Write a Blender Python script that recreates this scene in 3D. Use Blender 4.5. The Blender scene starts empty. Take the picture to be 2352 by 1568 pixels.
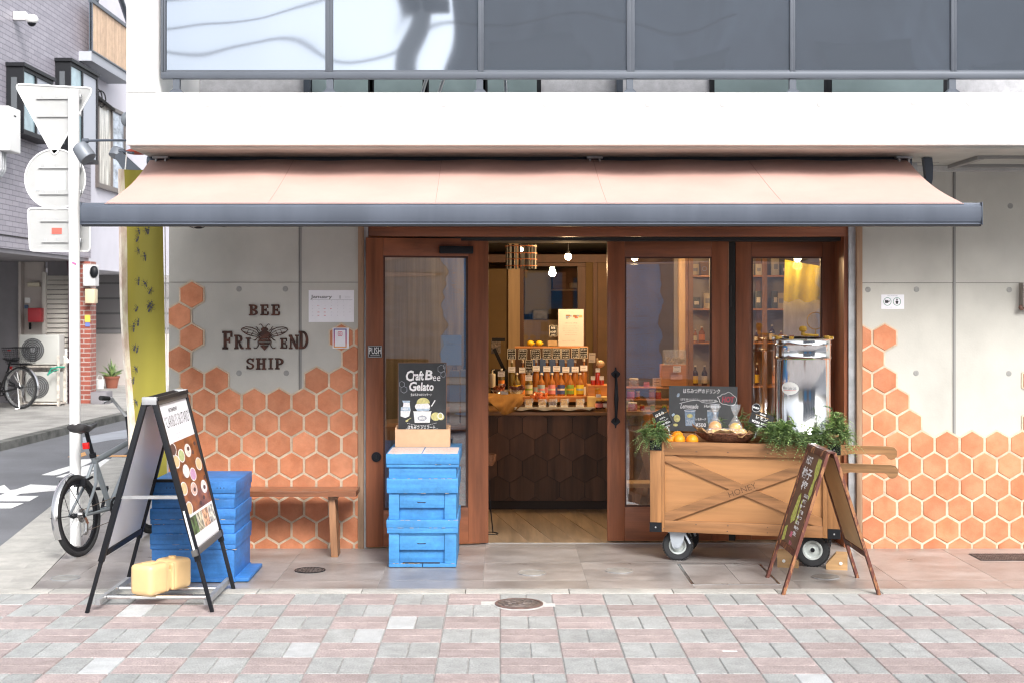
import bpy, bmesh, math, random
from mathutils import Vector, Matrix
R = math.radians
sc = bpy.context.scene
C = sc.collection
# ------------------------------------------------------------ camera, world, sun, exposure
FP, CX, CY, H = 3234.0, 1148.5, 703.0, 1.65
cam = bpy.data.objects.new('camera', bpy.data.cameras.new('camera')); C.objects.link(cam)
cam.location = (0, 0, H); cam.rotation_euler = (R(90), 0, 0)
cam.data.lens = 36 * FP / 2352; cam.data.sensor_width = 36
cam.data.shift_x = (1176 - CX) / 2352; cam.data.shift_y = -(784 - CY) / 2352
cam.data.clip_end = 400; cam.data.clip_start = 0.05
cam.data.dof.use_dof = True; cam.data.dof.focus_distance = 9.2; cam.data.dof.aperture_fstop = 4.5
sc.camera = cam
w = bpy.data.worlds.new("World"); sc.world = w; w.use_nodes = True
nt = w.node_tree; nt.nodes.clear()
sky = nt.nodes.new('ShaderNodeTexSky'); sky.sky_type = 'NISHITA'; sky.sun_disc = False
SUN_EL, SUN_AZ = R(40), R(160)          # azimuth clockwise from +Y: behind the camera, a little to the right
sky.sun_elevation = SUN_EL; sky.sun_rotation = SUN_AZ
sky.air_density = 0.7; sky.dust_density = 4.0; sky.ozone_density = 0.4
bg = nt.nodes.new('ShaderNodeBackground'); bg.inputs[1].default_value = 0.15
wo = nt.nodes.new('ShaderNodeOutputWorld')
hsv = nt.nodes.new('ShaderNodeHueSaturation'); hsv.inputs['Saturation'].default_value = .26      # thin high cloud
nt.links.new(sky.outputs[0], hsv.inputs['Color']); nt.links.new(hsv.outputs[0], bg.inputs[0]); nt.links.new(bg.outputs[0], wo.inputs[0])
sl = bpy.data.lights.new('sun', 'SUN'); sl.energy = 0.85; sl.angle = R(16); sl.color = (1.0, 0.98, 0.955)
sun = bpy.data.objects.new('sun', sl); C.objects.link(sun)
sd = Vector((math.sin(SUN_AZ) * math.cos(SUN_EL), math.cos(SUN_AZ) * math.cos(SUN_EL), math.sin(SUN_EL)))
sun.rotation_euler = sd.to_track_quat('Z', 'Y').to_euler()
sc.view_settings.view_transform = 'Standard'; sc.view_settings.look = 'None'
sc.view_settings.exposure = 1.40; sc.view_settings.gamma = 1
sc.view_settings.use_curve_mapping = False
sc.render.engine = 'CYCLES'; sc.cycles.use_denoising = True
sc.cycles.max_bounces = 8; sc.cycles.transparent_max_bounces = 16
sc.cycles.sample_clamp_indirect = 6; sc.cycles.filter_width = 1.15

# ------------------------------------------------------------ helpers
rnd = random.Random(7)
def XW(px, Y): return (px - CX) * Y / FP
def ZW(py, Y): return H - (py - CY) * Y / FP
def P(px, py, Y): return Vector((XW(px, Y), Y, ZW(py, Y)))
def G(px, py, z=0.0):                       # the point of the ground seen at a picture position
    Y = FP * (H - z) / (py - CY); return Vector((XW(px, Y), Y, z))
WM = {}
def thing(name, label, cat, loc=(0, 0, 0), rot=0.0, group=None, kind=None):
    o = bpy.data.objects.new(name, None); C.objects.link(o); o.empty_display_size = 0.05
    e = rot if isinstance(rot, tuple) else (0, 0, rot)
    o.location = loc; o.rotation_euler = e
    o['label'] = label; o['category'] = cat
    if group: o['group'] = group
    if kind: o['kind'] = kind
    m = Matrix.Translation(Vector(loc))
    for k, ax in ((2, 'Z'), (1, 'Y'), (0, 'X')): m = m @ Matrix.Rotation(e[k], 4, ax)
    WM[o.name] = m
    return o
def kids(o): return [x for x in C.objects if x.parent == o]
def clone(root, loc, rot=None, label=None, mats=None):
    r = root.copy(); C.objects.link(r); r.location = loc
    if rot is not None: r.rotation_euler = rot if isinstance(rot, tuple) else (0, 0, rot)
    if label: r['label'] = label
    def rec(src, dst):
        for ch in kids(src):
            c = ch.copy(); C.objects.link(c); c.parent = dst
            n = ch.name.split('.')[0]
            if mats and n in mats:
                c.data = ch.data.copy(); c.data.materials.clear(); c.data.materials.append(mats[n])
            rec(ch, c)
    rec(root, r)
    return r
class MB:
    def __init__(s, T=None): s.bm = bmesh.new(); s.T = T; s.F = Matrix.Identity(4)
    def _mi(s, fs, mi):
        if mi:
            for f in fs: f.material_index = mi
    def box(s, c, size, rot=None, bev=0, mi=0):
        bb = bmesh.new(); bmesh.ops.create_cube(bb, size=1)
        for v in bb.verts: v.co = Vector((v.co.x * size[0], v.co.y * size[1], v.co.z * size[2]))
        if bev: bmesh.ops.bevel(bb, geom=bb.edges[:], offset=min(bev, min(size) * .45), segments=2 if bev < .015 else 4, affect='EDGES', profile=.6)
        M4 = Matrix.Translation(Vector(c))
        if rot is not None: M4 = M4 @ (rot.to_4x4() if isinstance(rot, Matrix) else Matrix.Rotation(rot, 4, 'Z'))
        s.merge(bb, M4, mi); return s
    def bx(s, x0, x1, y0, y1, z0, z1, bev=0, mi=0):
        return s.box(((x0 + x1) / 2, (y0 + y1) / 2, (z0 + z1) / 2), (abs(x1 - x0), abs(y1 - y0), abs(z1 - z0)), None, bev, mi)
    def bar(s, p0, p1, w, d, up=(0, 0, 1), bev=0, mi=0):       # rectangular bar from p0 to p1, w across, d along up
        p0, p1 = Vector(p0), Vector(p1); a = (p1 - p0); L = a.length; a.normalize()
        u = Vector(up); u = (u - a * u.dot(a)).normalized(); v = u.cross(a)
        m = Matrix((a, v, u)).transposed()
        return s.box((p0 + p1) / 2, (L, w, d), m, bev, mi)
    def merge(s, bb, M4, mi=0):
        me = bpy.data.meshes.new('tmp'); bb.to_mesh(me); bb.free()
        me.transform(s.F @ M4); n = len(s.bm.faces); s.bm.from_mesh(me); bpy.data.meshes.remove(me)
        s.bm.faces.ensure_lookup_table()
        if mi:
            for f in s.bm.faces[n:]: f.material_index = mi
    def face(s, pts, mi=0):
        vs = [s.bm.verts.new(s.F @ Vector(p)) for p in pts]; f = s.bm.faces.new(vs); f.material_index = mi; return f
    def cyl(s, p0, p1, r0, r1=None, seg=16, mi=0, cap=True):
        r1 = r0 if r1 is None else r1
        return s.tube([p0, p1], [r0, r1], seg, mi, cap)
    def tube(s, pts, r, seg=8, mi=0, cap=True, closed=False):
        pts = [s.F @ Vector(p) for p in pts]; n = len(pts)
        rr = r if isinstance(r, (list, tuple)) else [r] * n
        t0 = (pts[1] - pts[0]).normalized(); up = Vector((0, 0, 1)) if abs(t0.z) < .9 else Vector((1, 0, 0))
        u = t0.cross(up).normalized(); rings = []
        for i, p in enumerate(pts):
            if closed: t = (pts[(i + 1) % n] - pts[i - 1])
            else: t = (pts[min(i + 1, n - 1)] - pts[max(i - 1, 0)])
            if t.length < 1e-9: t = t0
            t = t.normalized(); u = (u - t * u.dot(t)).normalized(); v = t.cross(u)
            rings.append([s.bm.verts.new(p + (u * math.cos(a) + v * math.sin(a)) * rr[i]) for a in (2 * math.pi * k / seg for k in range(seg))])
        for i in range(n if closed else n - 1):
            a, b = rings[i], rings[(i + 1) % n]
            for k in range(seg):
                f = s.bm.faces.new((a[k], a[(k + 1) % seg], b[(k + 1) % seg], b[k])); f.material_index = mi
        if cap and not closed:
            for q in (rings[0][::-1], rings[-1]):
                try: f = s.bm.faces.new(q); f.material_index = mi
                except ValueError: pass
        return s
    def lathe(s, prof, c=(0, 0, 0), seg=24, mi=0, rot=None, a0=0):   # prof: (r, z) pairs
        M4 = Matrix.Translation(Vector(c))
        if rot is not None: M4 = M4 @ rot.to_4x4()
        M4 = s.F @ M4; rings = []
        for r, z in prof:
            if r < 1e-5: rings.append([s.bm.verts.new(M4 @ Vector((0, 0, z)))])
            else: rings.append([s.bm.verts.new(M4 @ Vector((r * math.cos(a0 + 2 * math.pi * k / seg), r * math.sin(a0 + 2 * math.pi * k / seg), z))) for k in range(seg)])
        for a, b in zip(rings, rings[1:]):
            for k in range(seg):
                k2 = (k + 1) % seg
                if len(a) == 1 and len(b) == 1: continue
                if len(a) == 1: f = s.bm.faces.new((a[0], b[k2], b[k]))
                elif len(b) == 1: f = s.bm.faces.new((a[k], a[k2], b[0]))
                else: f = s.bm.faces.new((a[k], a[k2], b[k2], b[k]))
                f.material_index = mi
        return s
    def ell(s, c, r, seg=16, mi=0, rot=None):
        n = seg // 2; r = (r, r, r) if not isinstance(r, tuple) else r
        m = Matrix.Diagonal(Vector(r)).to_3x3()
        if rot is not None: m = rot @ m
        return s.lathe([(math.sin(math.pi * k / n), -math.cos(math.pi * k / n)) for k in range(n + 1)], c, seg, mi, m)
    def prism(s, poly, O, U=(1, 0, 0), V=(0, 0, 1), th=.01, mi=0, N=None, bev=0):   # extruded along N (default towards -Y)
        O, U, V = Vector(O), Vector(U), Vector(V); N = Vector(N) if N is not None else U.cross(V).normalized()
        if th < 0: N = -N; th = -th
        a = [s.bm.verts.new(s.F @ (O + U * x + V * y + N * th)) for x, y in poly]
        f = s.bm.faces.new(a); f.material_index = mi
        if th > 1e-6:
            b = [s.bm.verts.new(s.F @ (O + U * x + V * y)) for x, y in poly]
            f = s.bm.faces.new(b[::-1]); f.material_index = mi
            n = len(a)
            for k in range(n):
                f = s.bm.faces.new((a[k], b[k], b[(k + 1) % n], a[(k + 1) % n])); f.material_index = mi
        return s
    def text(s, body, O, w=None, h=None, U=(1, 0, 0), V=(0, 0, 1), N=None, bold=0.0, shear=0.0, th=0, mi=0, jit=0):
        O, U, V = Vector(O), Vector(U).normalized(), Vector(V).normalized(); N = Vector(N) if N is not None else U.cross(V).normalized()
        cu = bpy.data.curves.new('t', 'FONT'); cu.body = body; cu.offset = bold; cu.shear = shear; cu.resolution_u = 2
        cu.fill_mode = 'FRONT'; cu.dimensions = '2D'
        ob = bpy.data.objects.new('t', cu); me = bpy.data.meshes.new_from_object(ob)
        if len(me.vertices):
            xs = [v.co.x for v in me.vertices]; ys = [v.co.y for v in me.vertices]
            cx, cy = (max(xs) + min(xs)) / 2, (max(ys) + min(ys)) / 2; ww, hh = max(xs) - min(xs) + 1e-6, max(ys) - min(ys) + 1e-6
            if w and h: sx, sy = w / ww, h / hh
            elif w: sx = sy = w / ww
            else: sx = sy = h / hh
            vs = [s.bm.verts.new(s.F @ (O + U * ((v.co.x - cx) * sx) + V * ((v.co.y - cy) * sy + jit * math.sin(v.co.x * 5)) + N * th)) for v in me.vertices]
            for p in me.polygons:
                try: f = s.bm.faces.new([vs[i] for i in p.vertices]); f.material_index = mi
                except ValueError: pass
        bpy.data.objects.remove(ob); bpy.data.curves.remove(cu); bpy.data.meshes.remove(me)
        return s
    def build(s, name, mat, parent=None, kind=None, ang=35, label=None, cat=None, group=None):
        bm = s.bm
        root = parent
        while root is not None and root.parent is not None: root = root.parent
        if root is not None and s.T is None: bm.transform(WM[root.name].inverted())
        bm.normal_update()
        for f in bm.faces: f.smooth = True
        ca = R(ang)
        for e in bm.edges:
            if len(e.link_faces) != 2 or e.calc_face_angle(0) > ca: e.smooth = False
        me = bpy.data.meshes.new(name); bm.to_mesh(me); bm.free()
        for m_ in (mat if isinstance(mat, (list, tuple)) else [mat]): me.materials.append(m_)
        o = bpy.data.objects.new(name, me); C.objects.link(o)
        if parent is not None: o.parent = parent
        else: WM[o.name] = Matrix.Identity(4)
        if kind: o['kind'] = kind
        if label: o['label'] = label
        if cat: o['category'] = cat
        if group: o['group'] = group
        return o
def solo(mb, name, mat, label, cat, group=None, loc=None):      # a thing that is one mesh
    if loc is not None:
        if mb.T is None: mb.bm.transform(Matrix.Translation(-Vector(loc)))
    o = mb.build(name, mat, None, label=label, cat=cat, group=group)
    if loc is not None: o.location = loc
    return o
# ------------------------------------------------------------ materials
def rgb(c, sat=0): return (c[0], c[1], c[2], 1)
def MT(name, col, rough=.5, metal=0.0, var=0.0, scale=4.0, st=(1, 1, 1), col2=None, bump=0.0, bscale=60.0, bst=(1, 1, 1), isl=0.0, spec=.5, coat=0.0,
       det=4, contrast=(.35, .65), speck=0.0, spscale=180, em=0.0, trans=0.0, sheen=0, dirt=0.0, dscale=1.2):
    m = bpy.data.materials.new(name); m.use_nodes = True; n = m.node_tree.nodes; l = m.node_tree.links
    b = n['Principled BSDF']; b.inputs['Base Color'].default_value = rgb(col); b.inputs['Roughness'].default_value = rough
    b.inputs['Metallic'].default_value = metal; b.inputs['Specular IOR Level'].default_value = spec; b.inputs['Coat Weight'].default_value = coat
    if trans: b.inputs['Transmission Weight'].default_value = trans
    if sheen: b.inputs['Sheen Weight'].default_value = sheen
    if em: b.inputs['Emission Color'].default_value = rgb(col); b.inputs['Emission Strength'].default_value = em
    tc = n.new('ShaderNodeTexCoord'); cur = None
    def noise(scale, st, det):
        mp = n.new('ShaderNodeMapping'); mp.inputs['Scale'].default_value = st; l.new(tc.outputs['Object'], mp.inputs[0])
        nz = n.new('ShaderNodeTexNoise'); nz.inputs['Scale'].default_value = scale; nz.inputs['Detail'].default_value = det; nz.inputs['Roughness'].default_value = .6
        l.new(mp.outputs[0], nz.inputs['Vector']); return nz, mp
    if var or col2:
        nz, mp = noise(scale, st, det)
        if isl:
            g = n.new('ShaderNodeNewGeometry'); ml = n.new('ShaderNodeVectorMath'); ml.operation = 'SCALE'; ml.inputs[0].default_value = (37, 91, 53)
            l.new(g.outputs['Random Per Island'], ml.inputs['Scale']); l.new(ml.outputs[0], mp.inputs['Location'])
        rp = n.new('ShaderNodeValToRGB'); rp.color_ramp.elements[0].position = contrast[0]; rp.color_ramp.elements[1].position = contrast[1]
        c1 = [x * (1 - var) for x in col]; c2 = col2 if col2 else [min(1, x * (1 + var)) for x in col]
        rp.color_ramp.elements[0].color = rgb(c1); rp.color_ramp.elements[1].color = rgb(c2)
        l.new(nz.outputs['Fac'], rp.inputs[0]); cur = rp.outputs[0]
        rr = n.new('ShaderNodeMapRange'); rr.inputs['To Min'].default_value = max(0, rough - .08); rr.inputs['To Max'].default_value = min(1, rough + .1)
        l.new(nz.outputs['Fac'], rr.inputs[0]); l.new(rr.outputs[0], b.inputs['Roughness'])
    if isl:
        g = n.new('ShaderNodeNewGeometry'); hs = n.new('ShaderNodeHueSaturation'); mr = n.new('ShaderNodeMapRange')
        mr.inputs['To Min'].default_value = 1 - isl; mr.inputs['To Max'].default_value = 1 + isl
        l.new(g.outputs['Random Per Island'], mr.inputs[0]); l.new(mr.outputs[0], hs.inputs['Value'])
        if cur: l.new(cur, hs.inputs['Color'])
        else: hs.inputs['Color'].default_value = rgb(col)
        cur = hs.outputs[0]
    if speck:
        nz2, _ = noise(spscale, (1, 1, 1), 2)
        rp2 = n.new('ShaderNodeValToRGB'); rp2.color_ramp.elements[0].position = .32; rp2.color_ramp.elements[1].position = .68
        rp2.color_ramp.elements[0].color = (1 - speck,) * 3 + (1,); rp2.color_ramp.elements[1].color = (1 + speck * .6,) * 3 + (1,)
        mx = n.new('ShaderNodeMixRGB'); mx.blend_type = 'MULTIPLY'; mx.inputs[0].default_value = 1
        l.new(nz2.outputs['Fac'], rp2.inputs[0]); l.new(rp2.outputs[0], mx.inputs[2])
        if cur: l.new(cur, mx.inputs[1])
        else: mx.inputs[1].default_value = rgb(col)
        cur = mx.outputs[0]
    if dirt:
        nz3, _ = noise(dscale, (1, 1, 1), 9); nz3.inputs['Roughness'].default_value = .72
        rp3 = n.new('ShaderNodeValToRGB'); rp3.color_ramp.elements[0].position = .30; rp3.color_ramp.elements[1].position = .58
        rp3.color_ramp.elements[0].color = (1 - dirt, 1 - dirt * 1.05, 1 - dirt * 1.12, 1); rp3.color_ramp.elements[1].color = (1, 1, 1, 1)
        mx3 = n.new('ShaderNodeMixRGB'); mx3.blend_type = 'MULTIPLY'; mx3.inputs[0].default_value = 1; l.new(nz3.outputs['Fac'], rp3.inputs[0]); l.new(rp3.outputs[0], mx3.inputs[2])
        if cur: l.new(cur, mx3.inputs[1])
        else: mx3.inputs[1].default_value = rgb(col)
        cur = mx3.outputs[0]
    if cur: l.new(cur, b.inputs['Base Color'])
    if bump:
        nb, _ = noise(bscale, bst, 3); bp = n.new('ShaderNodeBump'); bp.inputs['Strength'].default_value = bump; bp.inputs['Distance'].default_value = .01
        l.new(nb.outputs['Fac'], bp.inputs['Height']); l.new(bp.outputs[0], b.inputs['Normal'])
    return m
def wood(name, col, axis='z', rough=.5, var=.3, bump=.15, coat=0, isl=0.12, sc_=22):
    st = {'x': (.08, 1, 1), 'y': (1, .08, 1), 'z': (1, 1, .08)}[axis]
    return MT(name, col, rough, 0, var, sc_, st, None, bump, sc_ * 3, st, isl, coat=coat, contrast=(.3, .7), det=6)
def glassm(name, wav=0.0, wsc=3.0, wst=(1, 1, 1), tint=(1, 1, 1), base=.06, rough=.0, haze=0.0):
    m = bpy.data.materials.new(name); m.use_nodes = True; n = m.node_tree.nodes; l = m.node_tree.links; n.clear()
    lw = n.new('ShaderNodeLayerWeight'); lw.inputs['Blend'].default_value = .5
    pw = n.new('ShaderNodeMath'); pw.operation = 'POWER'; pw.inputs[1].default_value = 4; l.new(lw.outputs['Facing'], pw.inputs[0])
    ad = n.new('ShaderNodeMath'); ad.operation = 'MULTIPLY_ADD'; ad.inputs[1].default_value = .85; ad.inputs[2].default_value = base; l.new(pw.outputs[0], ad.inputs[0])
    tr = n.new('ShaderNodeBsdfTransparent'); tr.inputs[0].default_value = rgb(tint)
    gl = n.new('ShaderNodeBsdfGlossy'); gl.inputs['Roughness'].default_value = rough; gl.inputs[0].default_value = (.95, .97, 1, 1)
    mx = n.new('ShaderNodeMixShader'); l.new(ad.outputs[0], mx.inputs[0]); l.new(tr.outputs[0], mx.inputs[1]); l.new(gl.outputs[0], mx.inputs[2])
    last = mx
    if haze:
        df = n.new('ShaderNodeBsdfDiffuse'); df.inputs[0].default_value = (.8, .85, .9, 1)
        m2 = n.new('ShaderNodeMixShader'); m2.inputs[0].default_value = haze; l.new(mx.outputs[0], m2.inputs[1]); l.new(df.outputs[0], m2.inputs[2]); last = m2
    if wav:
        tc = n.new('ShaderNodeTexCoord'); mp = n.new('ShaderNodeMapping'); mp.inputs['Scale'].default_value = wst; l.new(tc.outputs['Object'], mp.inputs[0])
        nz = n.new('ShaderNodeTexNoise'); nz.inputs['Scale'].default_value = wsc; nz.inputs['Detail'].default_value = 0; l.new(mp.outputs[0], nz.inputs['Vector'])
        bp = n.new('ShaderNodeBump'); bp.inputs['Strength'].default_value = wav; bp.inputs['Distance'].default_value = .05; l.new(nz.outputs['Fac'], bp.inputs['Height']); l.new(bp.outputs[0], gl.inputs['Normal'])
    o = n.new('ShaderNodeOutputMaterial'); l.new(last.outputs[0], o.inputs[0]); return m
def brickm(name, c1, c2, cm, bw, bh, mortar=.006, rough=.6, axis='YZ', bump=.3, off=.5):
    m = bpy.data.materials.new(name); m.use_nodes = True; n = m.node_tree.nodes; l = m.node_tree.links; b = n['Principled BSDF']; b.inputs['Roughness'].default_value = rough
    tc = n.new('ShaderNodeTexCoord'); sp = n.new('ShaderNodeSeparateXYZ'); cb = n.new('ShaderNodeCombineXYZ'); l.new(tc.outputs['Object'], sp.inputs[0])
    ad = n.new('ShaderNodeMath'); ad.operation = 'ADD'; l.new(sp.outputs['X'], ad.inputs[0]); l.new(sp.outputs['Y'], ad.inputs[1])
    l.new(ad.outputs[0], cb.inputs[0]); l.new(sp.outputs['Z'], cb.inputs[1])
    bt = n.new('ShaderNodeTexBrick'); bt.inputs['Scale'].default_value = 1; bt.inputs['Brick Width'].default_value = bw; bt.inputs['Row Height'].default_value = bh; bt.inputs['Mortar Size'].default_value = mortar
    bt.offset = off; bt.inputs['Color1'].default_value = rgb(c1); bt.inputs['Color2'].default_value = rgb(c2); bt.inputs['Mortar'].default_value = rgb(cm)
    l.new(cb.outputs[0], bt.inputs['Vector']); l.new(bt.outputs['Color'], b.inputs['Base Color'])
    bp = n.new('ShaderNodeBump'); bp.invert = True; bp.inputs['Strength'].default_value = bump; bp.inputs['Distance'].default_value = .01; l.new(bt.outputs['Fac'], bp.inputs['Height']); l.new(bp.outputs[0], b.inputs['Normal'])
    return m
m_conc = MT('concrete_bare', (.49, .48, .435), .62, 0, .24, 1.3, (1, 1, .8), None, .08, 70, speck=.07, spscale=240, contrast=(.25, .75), det=8)
m_conc2 = MT('concrete_light', (.50, .50, .485), .7, 0, .12, 2, bump=.1, bscale=80, speck=.1)
m_joint = MT('joint_dark', (.13, .125, .115), .8)
m_groove = MT('joint_grey', (.27, .27, .26), .7)
m_hole = MT('tie_hole_plug', (.30, .30, .285), .75, 0, .1, 30)
m_white = MT('white_paint', (.76, .76, .75), .55, 0, .05, 2.4, dirt=.08, dscale=1.5, bump=.03, bscale=120)
m_soffit = MT('soffit_paint', (.42, .43, .40), .7, 0, .12, 3)
m_terra = MT('terracotta', (.62, .215, .095), .62, 0, .12, 6, (1, 1, 1), (.68, .28, .145), .12, 90, isl=.12, speck=.06, spscale=300, det=5, dirt=.22, dscale=5)
m_grout = MT('grout_cream', (.66, .54, .40), .85, 0, .12, 20, speck=.1, dirt=.3, dscale=6)
m_pinkp = MT('paver_pink', (.405, .335, .326), .8, 0, .12, 14, (1, 1, 1), None, .35, 160, isl=.10, speck=.34, spscale=120, dirt=.18, dscale=1.6)
m_greyp = MT('paver_grey', (.375, .385, .38), .8, 0, .12, 14, (1, 1, 1), None, .25, 160, isl=.10, speck=.34, spscale=120, dirt=.18, dscale=1.6)
m_palep = MT('paver_pale', (.47, .485, .49), .8, 0, .1, 14, (1, 1, 1), None, .2, 160, isl=.05, speck=.22, spscale=170)
m_mortar = MT('paver_joint', (.32, .31, .30), .9, 0, .2, 20)
m_asph = MT('asphalt', (.17, .175, .19), .85, 0, .14, 1.2, bump=.5, bscale=220, speck=.35, spscale=200)
m_apron = MT('apron_stone', (.27, .24, .225), .30, 0, .2, 3.0, (1, 1.4, 1), (.44, .415, .40), .08, 50, isl=.10, speck=.1, spscale=90, contrast=(.3, .75), det=10, dirt=.25, dscale=2.5)
m_curb = MT('kerb_stone', (.42, .41, .38), .8, 0, .14, 6, bump=.2, bscale=150, speck=.2, isl=.06)
m_paint = MT('road_paint', (.78, .78, .77), .7, 0, .08, 14, speck=.15)
m_opaint = MT('orange_road_paint', (.62, .33, .13), .7, 0, .2, 8)
m_black = MT('black_metal', (.008, .009, .012), .5, spec=.3)
m_blackm = MT('matt_black', (.02, .02, .02), .75)
m_iron = MT('cast_iron', (.15, .125, .115), .55, .4, .5, 40, bump=.6, bscale=60)
m_steel = MT('steel', (.62, .62, .62), .28, 1.0, .08, 6)
m_galv = MT('galvanised', (.45, .46, .47), .5, .7, .15, 12)
m_dgrey = MT('dark_grey_metal', (.085, .10, .125), .38, .3, .1, 3)
m_frame = MT('rail_grey_metal', (.095, .108, .13), .45, .4, .06, 2)
m_doorw = wood('door_wood', (.25, .082, .034), 'z', .42, .42, .12, coat=.12, isl=.06, sc_=12)
m_doorh = wood('door_wood_rail', (.24, .078, .032), 'x', .42, .42, .12, coat=.12, isl=.06, sc_=12)
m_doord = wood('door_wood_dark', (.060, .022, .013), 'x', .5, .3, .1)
m_trim = wood('weathered_trim', (.34, .215, .135), 'z', .7, .45, .25, sc_=14)
m_glass = glassm('door_glass', .07, 2.2, (.5, 1, 5), base=.20)
m_glassp = glassm('plain_glass', 0, base=.045)
m_whitep = MT('white_plastic', (.78, .78, .76), .4)
m_paper = MT('white_paper', (.80, .80, .84), .6, 0, .03, 6)
m_ink = MT('black_ink', (.04, .04, .045), .6)
m_red = MT('red_ink', (.62, .06, .05), .5)
m_chalk = MT('chalk_white', (.80, .80, .80), .9, 0, .12, 90)
m_board = MT('chalkboard', (.035, .038, .042), .6, 0, .35, 6, contrast=(.3, .8))
# ============================================================ ground
g = MB(); g.bx(-60, 60, -40, 90, -.5, -.06); g.build('ground', m_asph, kind='structure')
# brick paving of the street in front
pv = MB(); B = .2935
lights = {(-2, 2, 0), (-3, 3, 1), (-4, 4, 1), (-7, 1, 0)}
for k in range(-19, 20):
    for r in range(-1 - 0, 34):
        if r < 0: continue
        x0, y1 = k * B, 8.095 - r * B; y0 = y1 - B
        if math.hypot(x0 + B / 2 - .108, y0 + B / 2 - 7.80) < .05: pass
        if (k + r) % 2:
            cells = [(x0, x0 + B, y0 + B / 2, y1), (x0, x0 + B, y0, y0 + B / 2)]; m0 = 0
        else:
            cells = [(x0, x0 + B / 2, y0, y1), (x0 + B / 2, x0 + B, y0, y1)]; m0 = 1
        for ci, (a, b, c, d) in enumerate(cells):
            j = .0019; dz = rnd.uniform(-.0012, .0008); mi = m0
            if (k, r, ci) in lights or (m0 == 1 and rnd.random() < .004): mi = 2
            a += j; b -= j; c += j; d -= j; e = .004; t = dz
            q = [(a, c), (b, c), (b, d), (a, d)]
            top = [(a + e, c + e), (b - e, c + e), (b - e, d - e), (a + e, d - e)]
            lo = [pv.bm.verts.new((x, y, t - .005)) for x, y in q]; hi = [pv.bm.verts.new((x, y, t)) for x, y in top]
            bo = [pv.bm.verts.new((x, y, t - .02)) for x, y in q]
            f = pv.bm.faces.new(hi); f.material_index = mi
            for z in range(4):
                f = pv.bm.faces.new((lo[z], lo[(z + 1) % 4], hi[(z + 1) % 4], hi[z])); f.material_index = mi
                f = pv.bm.faces.new((bo[z], bo[(z + 1) % 4], lo[(z + 1) % 4], lo[z])); f.material_index = mi
pv.build('pavement', [m_pinkp, m_greyp, m_palep], kind='structure', ang=10)
mo = MB(); mo.bx(-5.6, 5.6, -2, 8.1, -.1, -.0065); mo.build('paving_joints', m_mortar, kind='structure')
# kerb strip between paving and apron
kb = MB(); x = -5.6
while x < 5.6:
    kb.bx(x + .002, x + .598, 8.10, 8.222, -.05, .004, .004); x += .6
kb.build('kerb_strip', m_curb, kind='structure')
# stone apron in front of the shop (polygon: its left end runs out to the side street)
def clip(poly, f):                       # keep the part where f >= 0
    out = []
    for i in range(len(poly)):
        a, b = poly[i], poly[(i + 1) % len(poly)]; fa, fb = f(a), f(b)
        if fa >= 0: out.append(a)
        if (fa >= 0) != (fb >= 0):
            t = fa / (fa - fb); out.append((a[0] + (b[0] - a[0]) * t, a[1] + (b[1] - a[1]) * t))
    return out
ap = MB()
def edge(p): return p[0] - (-2.735 - (p[1] - 8.22) * .14)
for i in range(-7, 10):
    for jx in range(0, 14):
        x0, y0 = i * .62 - .10, 8.226 + jx * .6 if jx else 8.226
        y0 = 8.226 + max(0, jx * .6 - .36); y1 = 8.226 + jx * .6 + .24
        if x0 > -2.3 and y0 > 9.8: continue
        q = clip([(x0 + .0015, y0 + .0015), (x0 + .6185, y0 + .0015), (x0 + .6185, y1 - .0015), (x0 + .0015, y1 - .0015)], edge)
        if len(q) > 2: ap.prism(q, (0, 0, -.04), (1, 0, 0), (0, 1, 0), .043 + rnd.uniform(-.0004, .0004))
ap.build('apron_floor', m_apron, kind='structure')
aj = MB(); aj.prism(clip([(-3.9, 8.224), (5.6, 8.224), (5.6, 16.5), (-3.9, 16.5)], edge), (0, 0, -.06), (1, 0, 0), (0, 1, 0), .0605); aj.build('apron_bed', m_mortar, kind='structure')
# concrete gutter along the side street
gu = MB()
for k in range(12):
    y0 = 8.226 + k * .6; y1 = y0 + .6
    for a0, a1 in ((-.004, -.17), (-.174, -.50)):
        e0, e1 = -2.737 - (y0 - 8.22) * .14, -2.737 - (y1 - 8.22) * .14
        gu.prism([(e0 + a1, y0 + .002), (e0 + a0, y0 + .002), (e1 + a0, y1 - .002), (e1 + a1, y1 - .002)], (0, 0, -.05), (1, 0, 0), (0, 1, 0), .053 - (.004 if a1 < -.3 else 0))
for k in range(5):
    gu.prism([(-5.6 + k * .6, 8.226), (-5.002 + k * .6, 8.226), (-5.002 + k * .6, 8.60), (-5.6 + k * .6, 8.60)] if k < 4 else [(-3.2, 8.226), (-2.76, 8.226), (-2.76, 8.23), (-3.2, 8.5)], (0, 0, -.052), (1, 0, 0), (0, 1, 0), .0505)
gu.build('gutter', m_curb, kind='structure')
rd = MB(); rd.prism([(-60, 8.3), (-2.9, 8.3), (-3.3, 10), (-4.4, 17), (-3.6, 60), (-60, 60)], (0, 0, -.058), (1, 0, 0), (0, 1, 0), .053); rd.build('side_street', m_asph, kind='structure')
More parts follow.
